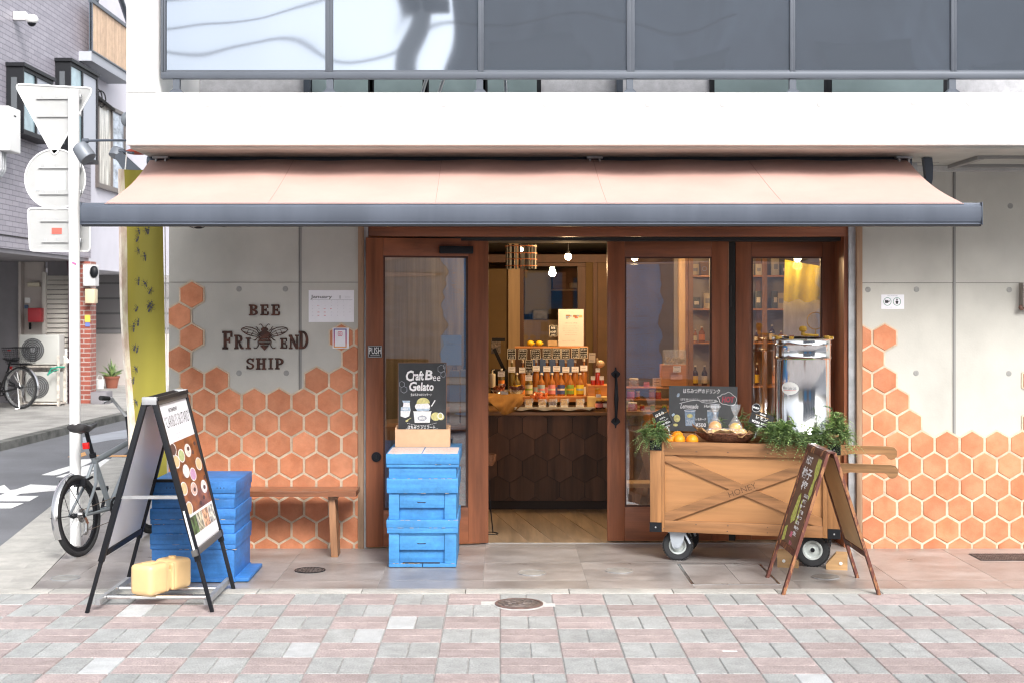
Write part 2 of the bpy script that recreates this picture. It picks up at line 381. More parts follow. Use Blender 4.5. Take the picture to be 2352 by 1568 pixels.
# the far side of the side street: kerb and pavement
fk = MB()
pk = [(-40, 13.3), (-6.3, 15.2), (-5.72, 16.0), (-5.45, 20.8), (-5.2, 34)]
def offs(pl, d): return [(x - d, y + d * .4) for x, y in pl]
for a, b, c, d in zip(pk, pk[1:], offs(pk, .15), offs(pk, .15)[1:]):
    fk.prism([a, b, d, c], (0, 0, -.05), (1, 0, 0), (0, 1, 0), .14)
fk.build('far_kerb', MT('kerb_dirty', (.13, .13, .12), .85, 0, .4, 5, speck=.3), kind='structure')
fp = MB(); fp.prism(offs(pk, .152) + [(-4, 60), (-40, 60)], (0, 0, -.05), (1, 0, 0), (0, 1, 0), .136); fp.build('far_pavement', MT('far_paving', (.36, .35, .33), .8, 0, .22, 2.2, (1, 1, 1), None, .2, 120, speck=.25), kind='structure')
# road paint: the characters of the stop marking, lying on the asphalt
mk = MB()
def rp(zs): return [tuple(G(x * .125, y * .125 + 1010.7, 0)[:2]) for x, y in zs]
for zs in ([(0, 830), (80, 808), (185, 905), (300, 890), (560, 800), (1060, 825), (1180, 850), (1160, 890), (1000, 915), (760, 935), (500, 960), (380, 968), (290, 1010), (710, 1012), (540, 1105), (0, 1105), (0, 1000), (95, 962), (0, 950)],
           [(-900, 1140), (435, 1142), (205, 1236), (-900, 1225)], [(-900, 830), (0, 835), (0, 948), (-900, 930)], [(-900, 1000), (0, 1003), (0, 1100), (-900, 1090)],
           [(765, 625), (1080, 520), (1310, 455), (1500, 340), (1825, 330), (1720, 372), (1480, 480), (1300, 540), (1110, 610), (1000, 632)],
           [(1030, 665), (1200, 610), (1480, 560), (1940, 570), (1840, 608), (1560, 640), (1380, 672)],
           [(1480, 560), (1500, 480), (1740, 420), (1930, 335), (2160, 345), (1930, 445), (2210, 405), (2400, 420), (2300, 455), (1780, 520), (1600, 560)]):
    mk.prism(rp(zs), (0, 0, -.004), (1, 0, 0), (0, 1, 0), .0025)
mk.build('road_marking', m_paint, kind='structure')
mk = MB()
for zs in ([(1240, 295), (1500, 225), (1560, 200), (1590, 262), (1480, 298)], [(1690, 262), (2600, 262), (2600, 290), (1720, 288)]): mk.prism(rp(zs), (0, 0, -.004), (1, 0, 0), (0, 1, 0), .0025)
mk.build('orange_road_marking', m_opaint, kind='structure')
mk = MB(); mk.prism([tuple(G(x, y)[:2]) for x, y in [(190, 1003), (290, 985), (330, 965), (330, 1000), (260, 1008), (190, 1020)]], (0, 0, -.004), (1, 0, 0), (0, 1, 0), .0022); mk.build('pale_road_patch', MT('pale_asphalt', (.34, .36, .40), .8, 0, .1, 4), kind='structure')
# covers let into the ground
def disc_cover(px, py, r, mat, name, label, cat, ring=None, group=None):
    p = G(px, py); t = thing(name, label, cat, (p.x, p.y, .003), 0, group)
    m = MB(t); m.lathe([(0, .0035), (r * .93, .0035), (r * .93, .002)], seg=40); m.build('lid', mat, t)
    m = MB(t); m.lathe([(r * .94, .002), (r * .94, .005), (r, .005), (r, 0)], seg=40); m.build('rim', ring or m_galv, t)
    return t
m_dullc = MT('apron_disc', (.27, .265, .25), .55, 0, .2, 8, speck=.1)
tc_ = disc_cover(712, 1310, .096, m_iron, 'drain_cover', 'dark round perforated drain cover in the stone apron beside the bench', 'drain cover', m_black)
hl = MB(tc_)
for k in range(3):
    for q in range(8 * (k + 1)): a = q * 2 * math.pi / (8 * (k + 1)); hl.box((.026 * (k + 1) * math.cos(a), .026 * (k + 1) * math.sin(a), .0045), (.010, .007, .001))
hl.build('drain_holes', m_blackm, tc_)
disc_cover(1222, 1316, .088, m_dullc, 'inspection_cover', 'round grey cap in the apron in front of the dark counter, on its left side', 'floor cap', None, 'grey caps in the stone apron')
disc_cover(1422, 1311, .088, m_dullc, 'inspection_cover', 'round grey cap in the apron in front of the door with the black handle', 'floor cap', None, 'grey caps in the stone apron')
disc_cover(1896, 1325, .088, m_dullc, 'inspection_cover', 'round grey cap in the apron between the wheel chock and the small sandwich board', 'floor cap', None, 'grey caps in the stone apron')
disc_cover(150, 1328, .088, m_dullc, 'inspection_cover', 'faint round cap in the apron below the silver bicycle', 'floor cap', None, 'grey caps in the stone apron')
pm = G(1192, 1387); mh = thing('manhole_cover', 'ornate rusty round manhole cover set in white mortar among the pavers', 'manhole cover', (pm.x, pm.y, .001))
m = MB(mh); m.lathe([(0, .006), (.118, .006), (.118, .002)], seg=48)
for rr in (.04, .075, .105):
    m.tube([(rr * math.cos(a) * (1 + .1 * math.sin(5 * a)), rr * math.sin(a) * (1 + .1 * math.sin(5 * a)), .0065) for a in (k * math.pi / 24 for k in range(48))], .003, 6, closed=True)
for k in range(10):
    a = k * math.pi / 5; m.tube([(.02 * math.cos(a), .02 * math.sin(a), .0065), (.07 * math.cos(a + .3), .07 * math.sin(a + .3), .0065), (.1 * math.cos(a), .1 * math.sin(a), .0065)], .003, 6)
m.build('lid', m_iron, mh)
m = MB(mh); m.lathe([(.120, .001), (.120, .008), (.134, .008), (.134, 0)], seg=48); m.build('rim', MT('rusty_rim', (.17, .11, .10), .6, .3, .3, 30), mh)
m = MB(mh); m.prism([(.15 * math.cos(a) * (1 + .06 * math.sin(a * 3)), .15 * math.sin(a)) for a in (k * math.pi / 16 for k in range(32))], (0, 0, -.004), (1, 0, 0), (0, 1, 0), .0055)
m.bx(.1, .2, -.05, .02, -.004, .0017); m.bx(-.21, -.1, -.0, .07, -.004, .0016); m.build('mortar_bed', MT('white_mortar', (.52, .52, .50), .9, 0, .1, 20), mh)
# hatch with metal frame, and floor grate at the right
hp = [G(1560, 1294.6), G(1768, 1294.6), G(1819, 1342.4), G(1588, 1342.4)]
hc = sum(hp, Vector()) / 4; ht = thing('floor_hatch', 'rectangular stone hatch with a thin metal frame under the wooden cart', 'hatch', (hc.x, hc.y, .003))
m = MB(ht); x0, x1, y0, y1 = 1.135, 1.665, 8.345, 9.01
x0 -= hc.x; x1 -= hc.x; y0 -= hc.y; y1 -= hc.y
for (a, b, c, d) in ((x0, x1, y0, y0 + .012), (x0, x1, y1 - .012, y1), (x0, x0 + .012, y0 + .012, y1 - .012), (x1 - .012, x1, y0 + .012, y1 - .012)): m.bx(a, b, c, d, -.004, .003)
m.build('frame', m_steel, ht)
m = MB(ht); m.bx(x0 + .012, x1 - .012, y0 + .012, y1 - .012, -.004, .0012)
m.build('gap', m_blackm, ht)
m = MB(ht); m.bx(x0 + .016, (x0 + x1) / 2 + .03, y0 + .016, y1 - .016, -.004, .0025); m.bx((x0 + x1) / 2 + .033, x1 - .016, y0 + .016, y1 - .016, -.004, .0026); m.build('stone_lid', m_apron, ht)
gt = thing('floor_grate', 'long dark metal grate let into the apron below the right tiled wall', 'grate', (3.6, 9.25, .003))
m = MB(gt)
for k in range(70): m.bx(-.47 + k * .0165, -.462 + k * .0165, -.12, .12, -.004, .004)
for yy in (-.12, -.04, .04, .113): m.bx(-.48, .72, yy, yy + .007, -.003, .005)
m.build('bars', m_iron, gt)
m = MB(gt); m.bx(-.485, .725, -.125, .125, -.004, .0008); m.build('tray', m_blackm, gt)
solo(MB().bx(1.065, 1.135, 6.73, 6.75, .0005, .0018), 'paper_scrap', m_paint, 'small white strip of tape lying on a pink paver in the street', 'litter')

# ============================================================ the shop building
YW = 9.6
shop = thing('shop_building', 'concrete shop front with white upper fascia, terracotta hexagon tiles and wooden glass doors', 'building', (0, YW, 0))
XL = -2.257; DX0, DX1 = XW(841, YW), XW(1962, YW)      # door opening
def concrete(x0, x1, name, z1=2.62):
    m = MB(); m.bx(x0, x1, YW, YW + .25, -.05, z1); return m.build(name, m_conc, shop)
cl = concrete(XL, XW(823, YW), 'concrete_wall'); cr = concrete(XW(1979, YW), 5.4, 'concrete_wall')
def wallmarks(parent, vx, hy, x0, x1, holes):
    m = MB()
    for px in vx: m.bx(XW(px - 3, YW), XW(px + 3, YW), YW - .0022, YW, .72, 2.62)
    m.build('joint', m_groove, parent)
    m = MB()
    for px in vx: m.bx(XW(px - 3.6, YW), XW(px - 2.2, YW), YW - .0042, YW - .0021, .72, 2.62)
    for py in hy: m.bx(x0, x1, YW - .0015, YW, ZW(py + .8, YW), ZW(py - .5, YW))
    m.build('seam', m_joint, parent)
    for px, py in holes:
        m = MB(); c = P(px, py, YW); rot = Matrix.Rotation(R(90), 3, 'X')
        m.lathe([(0, .0025), (.013, .0025), (.0145, .001), (.019, .0012), (.0195, 0)], c, 20, 0, rot); m.build('tie_hole', m_hole, parent)
wallmarks(cl, [690], [648.5], XL, XW(823, YW), [(549, 664), (655.5, 664), (549, 856), (657.6, 856)])
wallmarks(cr, [2192], [650], XW(1979, YW), 5.4, [(1993.5, 665.5), (2105, 665), (2318, 666), (2320.5, 473.5), (2104, 856), (2317, 857)])
# hexagon tiles
def hexes(x0, x1, ox, orow, has, name, parent, nz=14):
    pw = .1701; rh = .1452; ro = .0885; ti = .0885
    gm, tm = MB(), MB()
    for r in range(nz):
        zc = 1.727 - rh * r
        for k in range(-20, 30):
            xc = ox + pw * k + (0 if (r + orow) % 2 == 0 else pw / 2)
            if not (x0 - .1 < xc < x1 + .1) or not has(r, xc): continue
            def hx(rad, cx, cz): return [(cx + rad * math.sin(a), cz + rad * math.cos(a)) for a in (q * math.pi / 3 + jr for q in range(6))]
            jr = rnd.uniform(-.012, .012)
            def cl4(q):
                for f in (lambda p: p[0] - x0, lambda p: x1 - p[0], lambda p: p[1] - .002): q = clip(q, f) if len(q) > 2 else q
                return q
            q = cl4(hx(.1010, xc, zc))
            jr = rnd.uniform(-.01, .01)
            if len(q) > 2: gm.prism(q, (0, YW, 0), (1, 0, 0), (0, 0, 1), .0065 + .0002 * ((r * 3 + k) % 7))
            q = cl4(hx(.0885, xc + rnd.uniform(-.0012, .0012), zc + rnd.uniform(-.0012, .0012)))
            if len(q) > 2:
                cx_ = sum(a for a, b in q) / len(q); cz_ = sum(b for a, b in q) / len(q); th = .0115 + rnd.uniform(0, .001)
                tm.prism(q, (0, YW - .005, 0), (1, 0, 0), (0, 0, 1), th - .005 - .003)
                qi = [(cx_ + (a - cx_) * .965, cz_ + (b - cz_) * .965) for a, b in q]
                a_ = [tm.bm.verts.new((x, YW - .005 - (th - .008), z)) for x, z in q]; b_ = [tm.bm.verts.new((x, YW - th, z)) for x, z in qi]
                tm.bm.faces.new(b_)
                for z in range(len(q)): tm.bm.faces.new((a_[z], a_[(z + 1) % len(q)], b_[(z + 1) % len(q)], b_[z]))
    g = gm.build(name, m_grout, parent, ang=20)
    bmesh_fix(tm); tm.build('tile', m_terra, g, ang=15)
def bmesh_fix(tm): bmesh.ops.remove_doubles(tm.bm, verts=tm.bm.verts[:], dist=1e-5)
def hasL(r, x):
    p = CX + x * FP / YW
    if r >= 5: return True
    if r == 0: return abs(p - 440) < 20
    if r == 1: return p < 425
    if r == 2: return abs(p - 440) < 20 or p > 760
    if r == 3: return p < 425 or p > 790
    if r == 4: return (430 < p < 510) or p > 715
def hasR(r, x):
    p = CX + x * FP / YW; q = r - 2
    if q < 0: return False
    if q >= 5: return True
    return p < (2045, 2020, 2040, 2070, 2100)[q] or (q in (2, 4) and p > 2345)
hexes(XL, XW(822, YW), -2.101, 0, hasL, 'tile_cladding', shop)
hexes(XW(1980, YW), 4.6, 2.621, 0, hasR, 'tile_cladding', shop)
# timber trims at both sides of the door opening
for a, b in ((823, 836), (1966, 1979.5)):
    m = MB(); m.bx(XW(a, YW), XW(b, YW), YW - .02, YW + .1, 0, 2.56, .003); m.build('timber_trim', m_trim, shop)
for a, b in ((836, 845), (1950, 1966)):
    m = MB(); m.bx(XW(a, YW), XW(b, YW), YW + .01, YW + .12, 0, 2.20); m.build('metal_jamb', m_galv, shop)
m = MB(); m.bx(XW(836, YW), XW(1966, YW), YW + .012, YW + .11, 2.20, 2.56); m.build('lintel', m_galv, shop)
m = MB(); m.bx(XW(845, YW), XW(1950, YW), YW + .03, YW + .16, 2.125, 2.20, .003); m.build('door_header', m_doorh, shop)
m = MB(); m.bx(XW(845, YW), XW(1950, YW), YW + .12, YW + .5, 2.10, 2.124); m.build('door_track', m_blackm, shop)
m = MB(); m.bx(XW(1941, YW), XW(1950, YW), YW + .03, YW + .4, 0, 2.125); m.build('door_jamb', m_doorw, shop)
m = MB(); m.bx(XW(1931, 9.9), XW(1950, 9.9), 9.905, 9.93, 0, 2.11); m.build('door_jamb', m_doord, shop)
m = MB(); m.bx(XW(836, YW), XW(1966, YW), YW + .19, YW + .215, -.01, .006); m.build('door_sill', m_galv, shop)
# upper storey: slab, fascia, corner wall
YF = 8.45
m = MB(); m.bx(-2.243, 5.6, YF, YW + .3, 2.617, 2.93, .004); slab = m.build('fascia', m_white, shop)
for px in (476, 597, 783, 1019, 1252, 1487, 1659, 1882, 2098, 2225):
    m = MB(); m.lathe([(0, .0022), (.012, .002), (.013, .0005), (.018, .001), (.0185, 0)], P(px, 241 - (3 if px > 2000 else 0), YF), 20, 0, Matrix.Rotation(R(90), 3, 'X')); m.build('tie_hole', MT('white_plug', (.42, .42, .42), .6) if px == 476 else bpy.data.materials['white_plug'], slab)
m = MB(); m.bx(-2.243, XW(358, YF), YF - .0012, YF, 2.9285, 2.9299)
for px, pa, pb in ((1684, 235, 330), (2250, 235, 330)): m.bx(XW(px, YF), XW(px + .8, YF), YF - .001, YF, ZW(pb, YF), ZW(pa, YF))
m.build('seam', m_groove, slab)
m = MB(); m.bx(-2.235, 5.5, YF + .06, YW - .002, 2.60, 2.6165); m.build('soffit', m_soffit, shop)
m = MB(); m.bx(-2.243, -2.062, YF + .002, 15, 2.932, 6.5, .004); m.build('corner_wall', m_white, shop)
m = MB(); m.bx(XL, XL + .2, YW + .25, 15, -.05, 2.617); m.build('side_wall', m_conc, shop)
m = MB(); m.bx(-2.243, 5.4, YW + .3, 15, 2.617, 2.9); m.bx(-2.06, 5.4, 14.8, 15, 2.9, 6.5); m.bx(-2.06, 5.4, 9.9, 15, 6.3, 6.5); m.build('upper_floor', m_white, shop)
m = MB(); m.bx(2.0, 2.9, 9.3, 9.302, 2.596, 2.5995)
m.bx(3.02, 3.06, 8.9, 9.5, 2.575, 2.599); m.bx(3.06, 3.6, 8.9, 8.93, 2.58, 2.599); m.bx(3.06, 3.6, 9.45, 9.48, 2.58, 2.599); m.build('soffit_hatch', m_groove, shop)
m = MB(); m.bx(2.55, 5.4, 9.53, 9.598, 2.563, 2.598); m.build('cornice', m_conc2, shop)
m = MB(); m.bx(-1.36, -1.16, 9.1, 9.25, 2.57, 2.6); m.build('junction_box', m_whitep, shop)
# balcony back wall with windows
m_bglass = MT('greenish_window', (.22, .28, .285), .12, 0, .15, 2)
m_bl = MT('balcony_wall', (.42, .42, .44), .7, 0, .12, 14, speck=.1)
bw = MB(); segs = [(450, 692), (1253, 1410), (1425, 1453), (1455, 1630), (2186, 2400)]
bw.bx(-2.06, 5.4, YW + .06, YW + .3, 2.93, 6.3); bwall = bw.build('balcony_wall', m_bl, shop)
for a, b in ((716, 845), (859, 970), (985, 1105), (1120, 1233), (1642, 1893), (1912, 2168)):
    m = MB(); xa, xb = XW(a, YW), XW(b, YW)
    m.bx(xa - .03, xb + .03, YW + .02, YW + .055, 2.96, 4.9); wf = m.build('window', m_black, shop)
    m = MB(); m.bx(xa, xb, YW + .012, YW + .018, 3.02, 4.85); m.build('pane', m_bglass, wf)
m = MB()
for px in (412, 700, 1415): m = MB(); m.bx(XW(px, YW), XW(px + 14, YW), YW - .06, YW + .05, 2.935, 4.9); m.build('balcony_pipe', m_dgrey, shop)
# balcony railing
YR = 8.50
m_panel = bpy.data.materials.new('panel_film'); m_panel.use_nodes = True
_n = m_panel.node_tree.nodes; _l = m_panel.node_tree.links; _b = _n['Principled BSDF']
_b.inputs['Base Color'].default_value = (.25, .285, .335, 1); _b.inputs['Metallic'].default_value = .78; _b.inputs['Roughness'].default_value = .035
_tc = _n.new('ShaderNodeTexCoord'); _nz = _n.new('ShaderNodeTexNoise'); _nz.inputs['Scale'].default_value = 1.3; _nz.inputs['Detail'].default_value = .4; _l.new(_tc.outputs['Object'], _nz.inputs['Vector'])
_bp = _n.new('ShaderNodeBump'); _bp.inputs['Strength'].default_value = .24; _bp.inputs['Distance'].default_value = .06; _l.new(_nz.outputs['Fac'], _bp.inputs['Height']); _l.new(_bp.outputs[0], _b.inputs['Normal'])
rail = thing('balcony_railing', 'grey metal balcony railing with dark reflective panels above the white fascia', 'railing', (0, YR, 2.93))
ZB0, ZB1 = ZW(181, YR), ZW(165, YR)
m = MB(); m.bx(XW(369, YR), 5.4, YR, YR + .05, ZB0, ZB1, .004); m.build('bottom_rail', m_frame, rail)
m = MB(); m.bx(XW(369, YR), 5.4, YR, YR + .05, 4.15, 4.2, .004); m.build('top_rail', m_frame, rail)
divs = [(369, 380), (747, 764), (1098, 1111), (1440, 1458), (1815, 1827), (2185, 2198)]
for a, b in divs:
    m = MB(); mid = (a + b) / 2; xa, xb = XW(a, YR), XW(b, YR); g2 = .0012
    m.bx(xa, (xa + xb) / 2 - g2, YR + .002, YR + .048, ZB1 + .0005, 4.149, .003); m.bx((xa + xb) / 2 + g2, xb, YR + .002, YR + .048, ZB1 + .0005, 4.149, .003)
    if a > 400: m.bx((xa + xb) / 2 - .01, (xa + xb) / 2 + .01, YR + .004, YR + .046, ZB1 + .001, 4.14)
    m.build('mullion', m_frame, rail)
for (a, b), (c, d) in zip(divs, divs[1:] + [(2560, 2570)]):
    m = MB(); m.bx(XW(b, YR) + .001, XW(c, YR) - .001, YR + .02, YR + .026, ZB1 + .001, 4.149); m.build('panel', m_panel, rail)
    m = MB(); m.bx(XW(b, YR) + .0012, XW(c, YR) - .0012, YR + .008, YR + .019, ZB1 + .001, ZB1 + .011); m.build('bead', m_frame, rail)
for px in (404, 757, 1102, 1447, 1822, 2189):
    m = MB(); xx = XW(px, YR); m.bx(xx - .02, xx + .02, YR + .008, YR + .045, 2.935, ZB0 - .001); m.lathe([(.052, 0), (.052, .012), (.028, .03), (.0, .03)], (xx, YR + .027, 2.931), 4, 0, None, math.pi / 4); m.build('post', m_frame, rail)
ld = thing('stepladder', 'steel legs of a folding stepladder seen in the slot under the balcony railing', 'stepladder', (XW(1010, 9), 9.05, 2.93))
for a, b in ((972, 990), (1010, 1032), (1165, 1150)):
    m = MB(); m.cyl(P(a - 3, 218, 9.05), P(b + 8, 120, 9.05), .011); m.build('leg', m_steel, ld)

# ============================================================ doors
def door(name, xl, xr, yl, yr, z0, z1, gl, parent, label=None):
    """one glazed leaf from (xl,yl) to (xr,yr); gl = glass rectangle (x0,x1,z0,z1) measured along the leaf"""
    L = math.hypot(xr - xl, yr - yl); a = math.atan2(yr - yl, xr - xl)
    F = Matrix.Translation((xl, yl, 0)) @ Matrix.Rotation(a, 4, 'Z'); gx0, gx1, gz0, gz1 = gl
    m = MB(); m.F = F; t = .042
    m.bx(0, gx0, 0, t, z0, z1, .003); m.bx(gx1, L, 0, t, z0, z1, .003)
    d = m.build(name, m_doorw, parent, label=label)
    m = MB(); m.F = F
    m.bx(gx0 + .0005, gx1 - .0005, .001, t - .001, z0, gz0, .003); m.build('bottom_rail', m_doorh, d)
    m = MB(); m.F = F; m.bx(gx0 + .0005, gx1 - .0005, .001, t - .001, gz1, z1, .003); m.build('top_rail', m_doorh, d)
    m = MB(); m.F = F
    for q in ((gx0, gx0 + .012, gz0, gz1), (gx1 - .012, gx1, gz0, gz1), (gx0 + .012, gx1 - .012, gz0, gz0 + .012), (gx0 + .012, gx1 - .012, gz1 - .012, gz1)): m.bx(q[0], q[1], .008, .030, q[2], q[3])
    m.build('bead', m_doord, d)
    m = MB(); m.F = F; m.bx(gx0 + .001, gx1 - .001, .018, .022, gz0 + .001, gz1 - .001); m.build('glass', m_glass, d)
    return d, F
YD = 9.58
xl, xr = XW(841, YD), XW(1122, 9.76); gx0 = XW(882, 9.62) - xl
d1, F1 = door('door', xl, xr, YD, 9.76, .012, 2.115, (gx0, XW(1080, 9.73) - xl + .002, ZW(1168, 9.66), ZW(588, 9.66)), shop, 'glazed wooden door leaf with push sign, left of the entrance')
m = MB(); m.F = F1; m.bx(XW(1012, 9.7) - xl, XW(1090, 9.72) - xl, -.045, -.001, ZW(583, 9.7), ZW(566, 9.7), .005); m.build('door_closer', m_black, d1)
m = MB(); m.F = F1; c = (XW(865, 9.6) - xl, -.001, ZW(1048, 9.6)); m.lathe([(0, .012), (.020, .012), (.024, .006), (.033, .006), (.034, 0)], c, 28, 0, Matrix.Rotation(R(90), 3, 'X')); m.bx(c[0] - .003, c[0] + .003, -.02, -.012, c[2] - .014, c[2] + .014); m.build('lock', m_black, d1)
m = MB(); m.F = F1; px0, px1 = XW(845, 9.6) - xl, XW(878.5, 9.6) - xl; pz0, pz1 = ZW(820.5, 9.6), ZW(793, 9.6); m.bx(px0, px1, -.008, -.001, pz0, pz1, .001); ps = m.build('push_plate', m_board, d1)
m = MB(); m.F = F1; cx_ = (px0 + px1) / 2; m.text('PUSH', (cx_, -.0088, pz1 - .034), .084, .046); m.text('ENTRANCE', (cx_, -.0088, pz0 + .016), .06, .006)
for q in ((px0 + .004, px1 - .004, pz0 + .004, pz0 + .0055), (px0 + .004, px1 - .004, pz1 - .0055, pz1 - .004), (px0 + .004, px0 + .0055, pz0 + .004, pz1 - .004), (px1 - .0055, px1 - .004, pz0 + .004, pz1 - .004)): m.bx(q[0], q[1], -.0086, -.0082, q[2], q[3])
m.build('push_lettering', m_chalk, ps)
xa, xb = XW(1395, 9.85), XW(1674, 9.85)
d2, F2 = door('door', xa, xb, 9.85, 9.85, .012, 2.108, (XW(1435, 9.85) - xa, XW(1635, 9.85) - xa, ZW(1163, 9.85), ZW(590, 9.85)), shop, 'glazed wooden door leaf with wrought black handle, right of the entrance')
m = MB(); hxx = XW(1414, 9.85)
def zz(py): return ZW(py, 9.82)
m.tube([(hxx, 9.85, zz(858)), (hxx, 9.815, zz(868)), (hxx, 9.795, zz(890)), (hxx, 9.79, zz(913)), (hxx, 9.795, zz(936)), (hxx, 9.815, zz(958)), (hxx, 9.85, zz(968))], [.007, .009, .012, .016, .012, .009, .007], 12)
for pz, s_ in ((858, 1), (968, -1)):
    zc = zz(pz)
    m.prism([(-.005, .045 * s_), (.004, .045 * s_), (.007, .024 * s_), (.030, .006 * s_), (.032, -.002 * s_), (.026, -.014 * s_), (.008, -.03 * s_), (-.008, -.03 * s_), (-.026, -.014 * s_), (-.032, -.002 * s_), (-.030, .006 * s_), (-.007, .024 * s_)][::s_], (hxx, 9.849, zc), th=.005)
m.build('handle', m_black, d2)
m = MB()
for pz in (655, 955): m.cyl((xb + .012, 9.86, zz(pz)), (xb + .012, 9.86, zz(pz + 50)), .011)
m.build('hinge', m_blackm, d2)
xa, xb = XW(1690, 9.9), XW(1928, 9.9)
d3, F3 = door('door', xa, xb, 9.9, 9.9, .012, 2.108, (XW(1726, 9.9) - xa, XW(1889, 9.9) - xa, ZW(1163, 9.9), ZW(590, 9.9)), shop, 'glazed wooden door leaf behind the steel drum, next to the right jamb')
m = MB(); m.bx(XW(1674.5, 9.9), XW(1689.5, 9.9), 9.905, 9.93, 0, 2.11); m.build('door_post', m_blackm, shop)
# ============================================================ awning
m_canv = MT('awning_canvas', (.49, .29, .24), .85, 0, .05, 2.5, (1, 1, 1), (.51, .31, .26), .12, 500, (1, 1, 1), sheen=.2)
YA, YB_ = 7.91, 8.98; xf0, xf1 = XW(240, YA), XW(2214, YA); xb0, xb1 = XW(345, YB_), XW(2083, YB_); zf, zb = ZW(468, YA), ZW(367, YB_)
aw = thing('awning', 'salmon pink canvas awning with grey front bar, stretched over the whole shop front', 'awning', (0, YB_, zb))
m = MB(aw); NX, NY = 90, 14; grid = []
for j in range(NY + 1):
    v = j / NY; row = []
    for i in range(NX + 1):
        u = i / NX; ed = min(u, 1 - u)
        sg = math.sin(math.pi * v); eb = math.exp(-ed * 22)
        a0 = xb0 + (xf0 - xb0) * v; a1 = xb1 + (xf1 - xb1) * v
        pull = .016 * sg * eb
        x = a0 + (a1 - a0) * u + (pull if u < .5 else -pull * .9)
        z = zb + (zf - zb) * v - .012 * sg * (1 + .3 * math.sin(u * 31)) - .012 * sg * eb + .004 * math.sin(u * 47 + v * 2) * (1 - v) + .003 * math.sin(u * 17) * sg
        y = YB_ + (YA - YB_) * v
        row.append(m.bm.verts.new((x, y - YB_, z - zb)))
    grid.append(row)
for a, b in zip(grid, grid[1:]):
    for i in range(NX): m.bm.faces.new((a[i], b[i], b[i + 1], a[i + 1]))
cv = m.build('canopy', m_canv, aw, ang=60)
so = cv.modifiers.new('s', 'SOLIDIFY'); so.thickness = .002
m = MB(aw)
for u in (.19, .385, .585, .79):
    pts = []
    for j in range(NY + 1):
        q = grid
        v = j / NY; a0 = xb0 + (xf0 - xb0) * v; a1 = xb1 + (xf1 - xb1) * v; sg = math.sin(math.pi * v)
        z = zb + (zf - zb) * v - .012 * sg * (1 + .3 * math.sin(u * 31)) + .004 * math.sin(u * 47 + v * 2) * (1 - v) + .003 * math.sin(u * 17) * sg
        pts.append((a0 + (a1 - a0) * u, YB_ + (YA - YB_) * v - YB_, z - zb + .0004))
    m.tube(pts, .0011, 5)
m.build('seam', MT('canvas_seam', (.33, .20, .17), .8), aw)
bx0, bx1 = XW(187.5, YA), XW(2253, YA); zb0, zb1 = ZW(515.5, YA), ZW(466, YA)
m = MB(); prof = [(0, 0), (.0, .010), (.006, .014), (.006, .016)]
pf = [(.055, zb0), (-.005, zb0), (-.005, zb0 + .006), (-.001, zb0 + .010), (-.008, zb0 + .014), (-.016, zb0 + .045), (-.013, zb1 - .022), (-.004, zb1 - .012), (.004, zb1 - .010), (.006, zb1), (.055, zb1 - .004)]
m.prism([(y, z) for y, z in pf], (bx0, YA, 0), (0, 1, 0), (0, 0, 1), bx1 - bx0, N=(1, 0, 0)); m.build('front_bar', m_dgrey2 if 'm_dgrey2' in globals() else MT('bar_grey_paint', (.085, .10, .13), .5, .2, .12, 5, (1, 1, .15)), aw, ang=20)
m = MB(); m.bx(bx0 + .001, bx1 - .001, YA - .004, YA + .05, zb0 - .011, zb0 - .0005); m.build('bottom_lip', m_black, aw)
for xx, s_ in ((bx0, -1), (bx1, 1)):
    m = MB(); m.bx(xx - .006 if s_ < 0 else xx + .0003, xx - .0003 if s_ < 0 else xx + .006, YA - .018, YA + .058, zb0 - .004, zb1 + .003, .002); m.build('end_cap', m_dgrey, aw)
m = MB(); m.tube([(xb0 - .02, YB_ + .02, zb - .012), (xb1 + .03, YB_ + .02, zb - .012)], .035, 16); m.build('roller', m_dgrey, aw)
for px in (370, 1366, 2075):
    m = MB(); x = XW(px, 8.95); m.bx(x - .05, x + .05, 8.92, 9.05, 2.585, 2.599); m.bx(x - .035, x - .025, 8.93, 9.0, 2.54, 2.585); m.bx(x + .025, x + .035, 8.93, 9.0, 2.54, 2.585); m.cyl((x - .03, 8.96, 2.565), (x + .03, 8.96, 2.565), .006); m.build('bracket', m_galv, aw)
m = MB(); x = XW(2122, 9.0); m.prism([(-.03, 0), (.025, 0), (.03, -.06), (.028, -.14), (.012, -.20), (-.01, -.22), (-.012, -.15), (-.02, -.08)], (x + .02, 9.02, 2.595), th=.05); m.build('end_bracket', m_dgrey, aw)
m = MB(); m.bx(XW(2100, 9) - .02, XW(2100, 9) + .015, 8.98, 9.04, 2.44, 2.56, .004); m.build('gearbox', m_galv, aw)
# folding arms under the cloth
for s_, xs, xe in ((1, -1.7, -.6), (-1, 2.2, 1.1)):
    m = MB(); zz_ = 2.42; m.bar((xs, 8.95, 2.46), ((xs + xe) / 2 - s_ * .9, 8.45, 2.34), .035, .05); m.bar(((xs + xe) / 2 - s_ * .9, 8.45, 2.34), (xs - s_ * .1, 7.96, 2.2), .03, .045); m.build('folding_arm', m_galv, aw)
# cable and lamp dangling under the awning bar at the left
m = MB(); m.tube([P(425, 515, 8.3), P(436, 521, 8.3), P(446, 525, 8.3)], .002, 5); m.tube([P(466, 524, 8.3), P(474, 518, 8.3), P(478, 510, 8.3)], .002, 5); mq = MB(); mq.tube([P(505, 512, 8.3), P(510, 521, 8.3), P(520, 521, 8.3), P(522, 514, 8.3)], .0018, 5)
m.ell(P(456, 523.5, 8.3), (.027, .006, .0065), 12); solo(mq, 'hanging_cable', m_blackm, 'short loose loop of black cable below the awning bar', 'cable'); solo(m, 'hanging_cable', m_blackm, 'black cable with an inline switch dangling below the awning bar above the wall sign', 'cable')

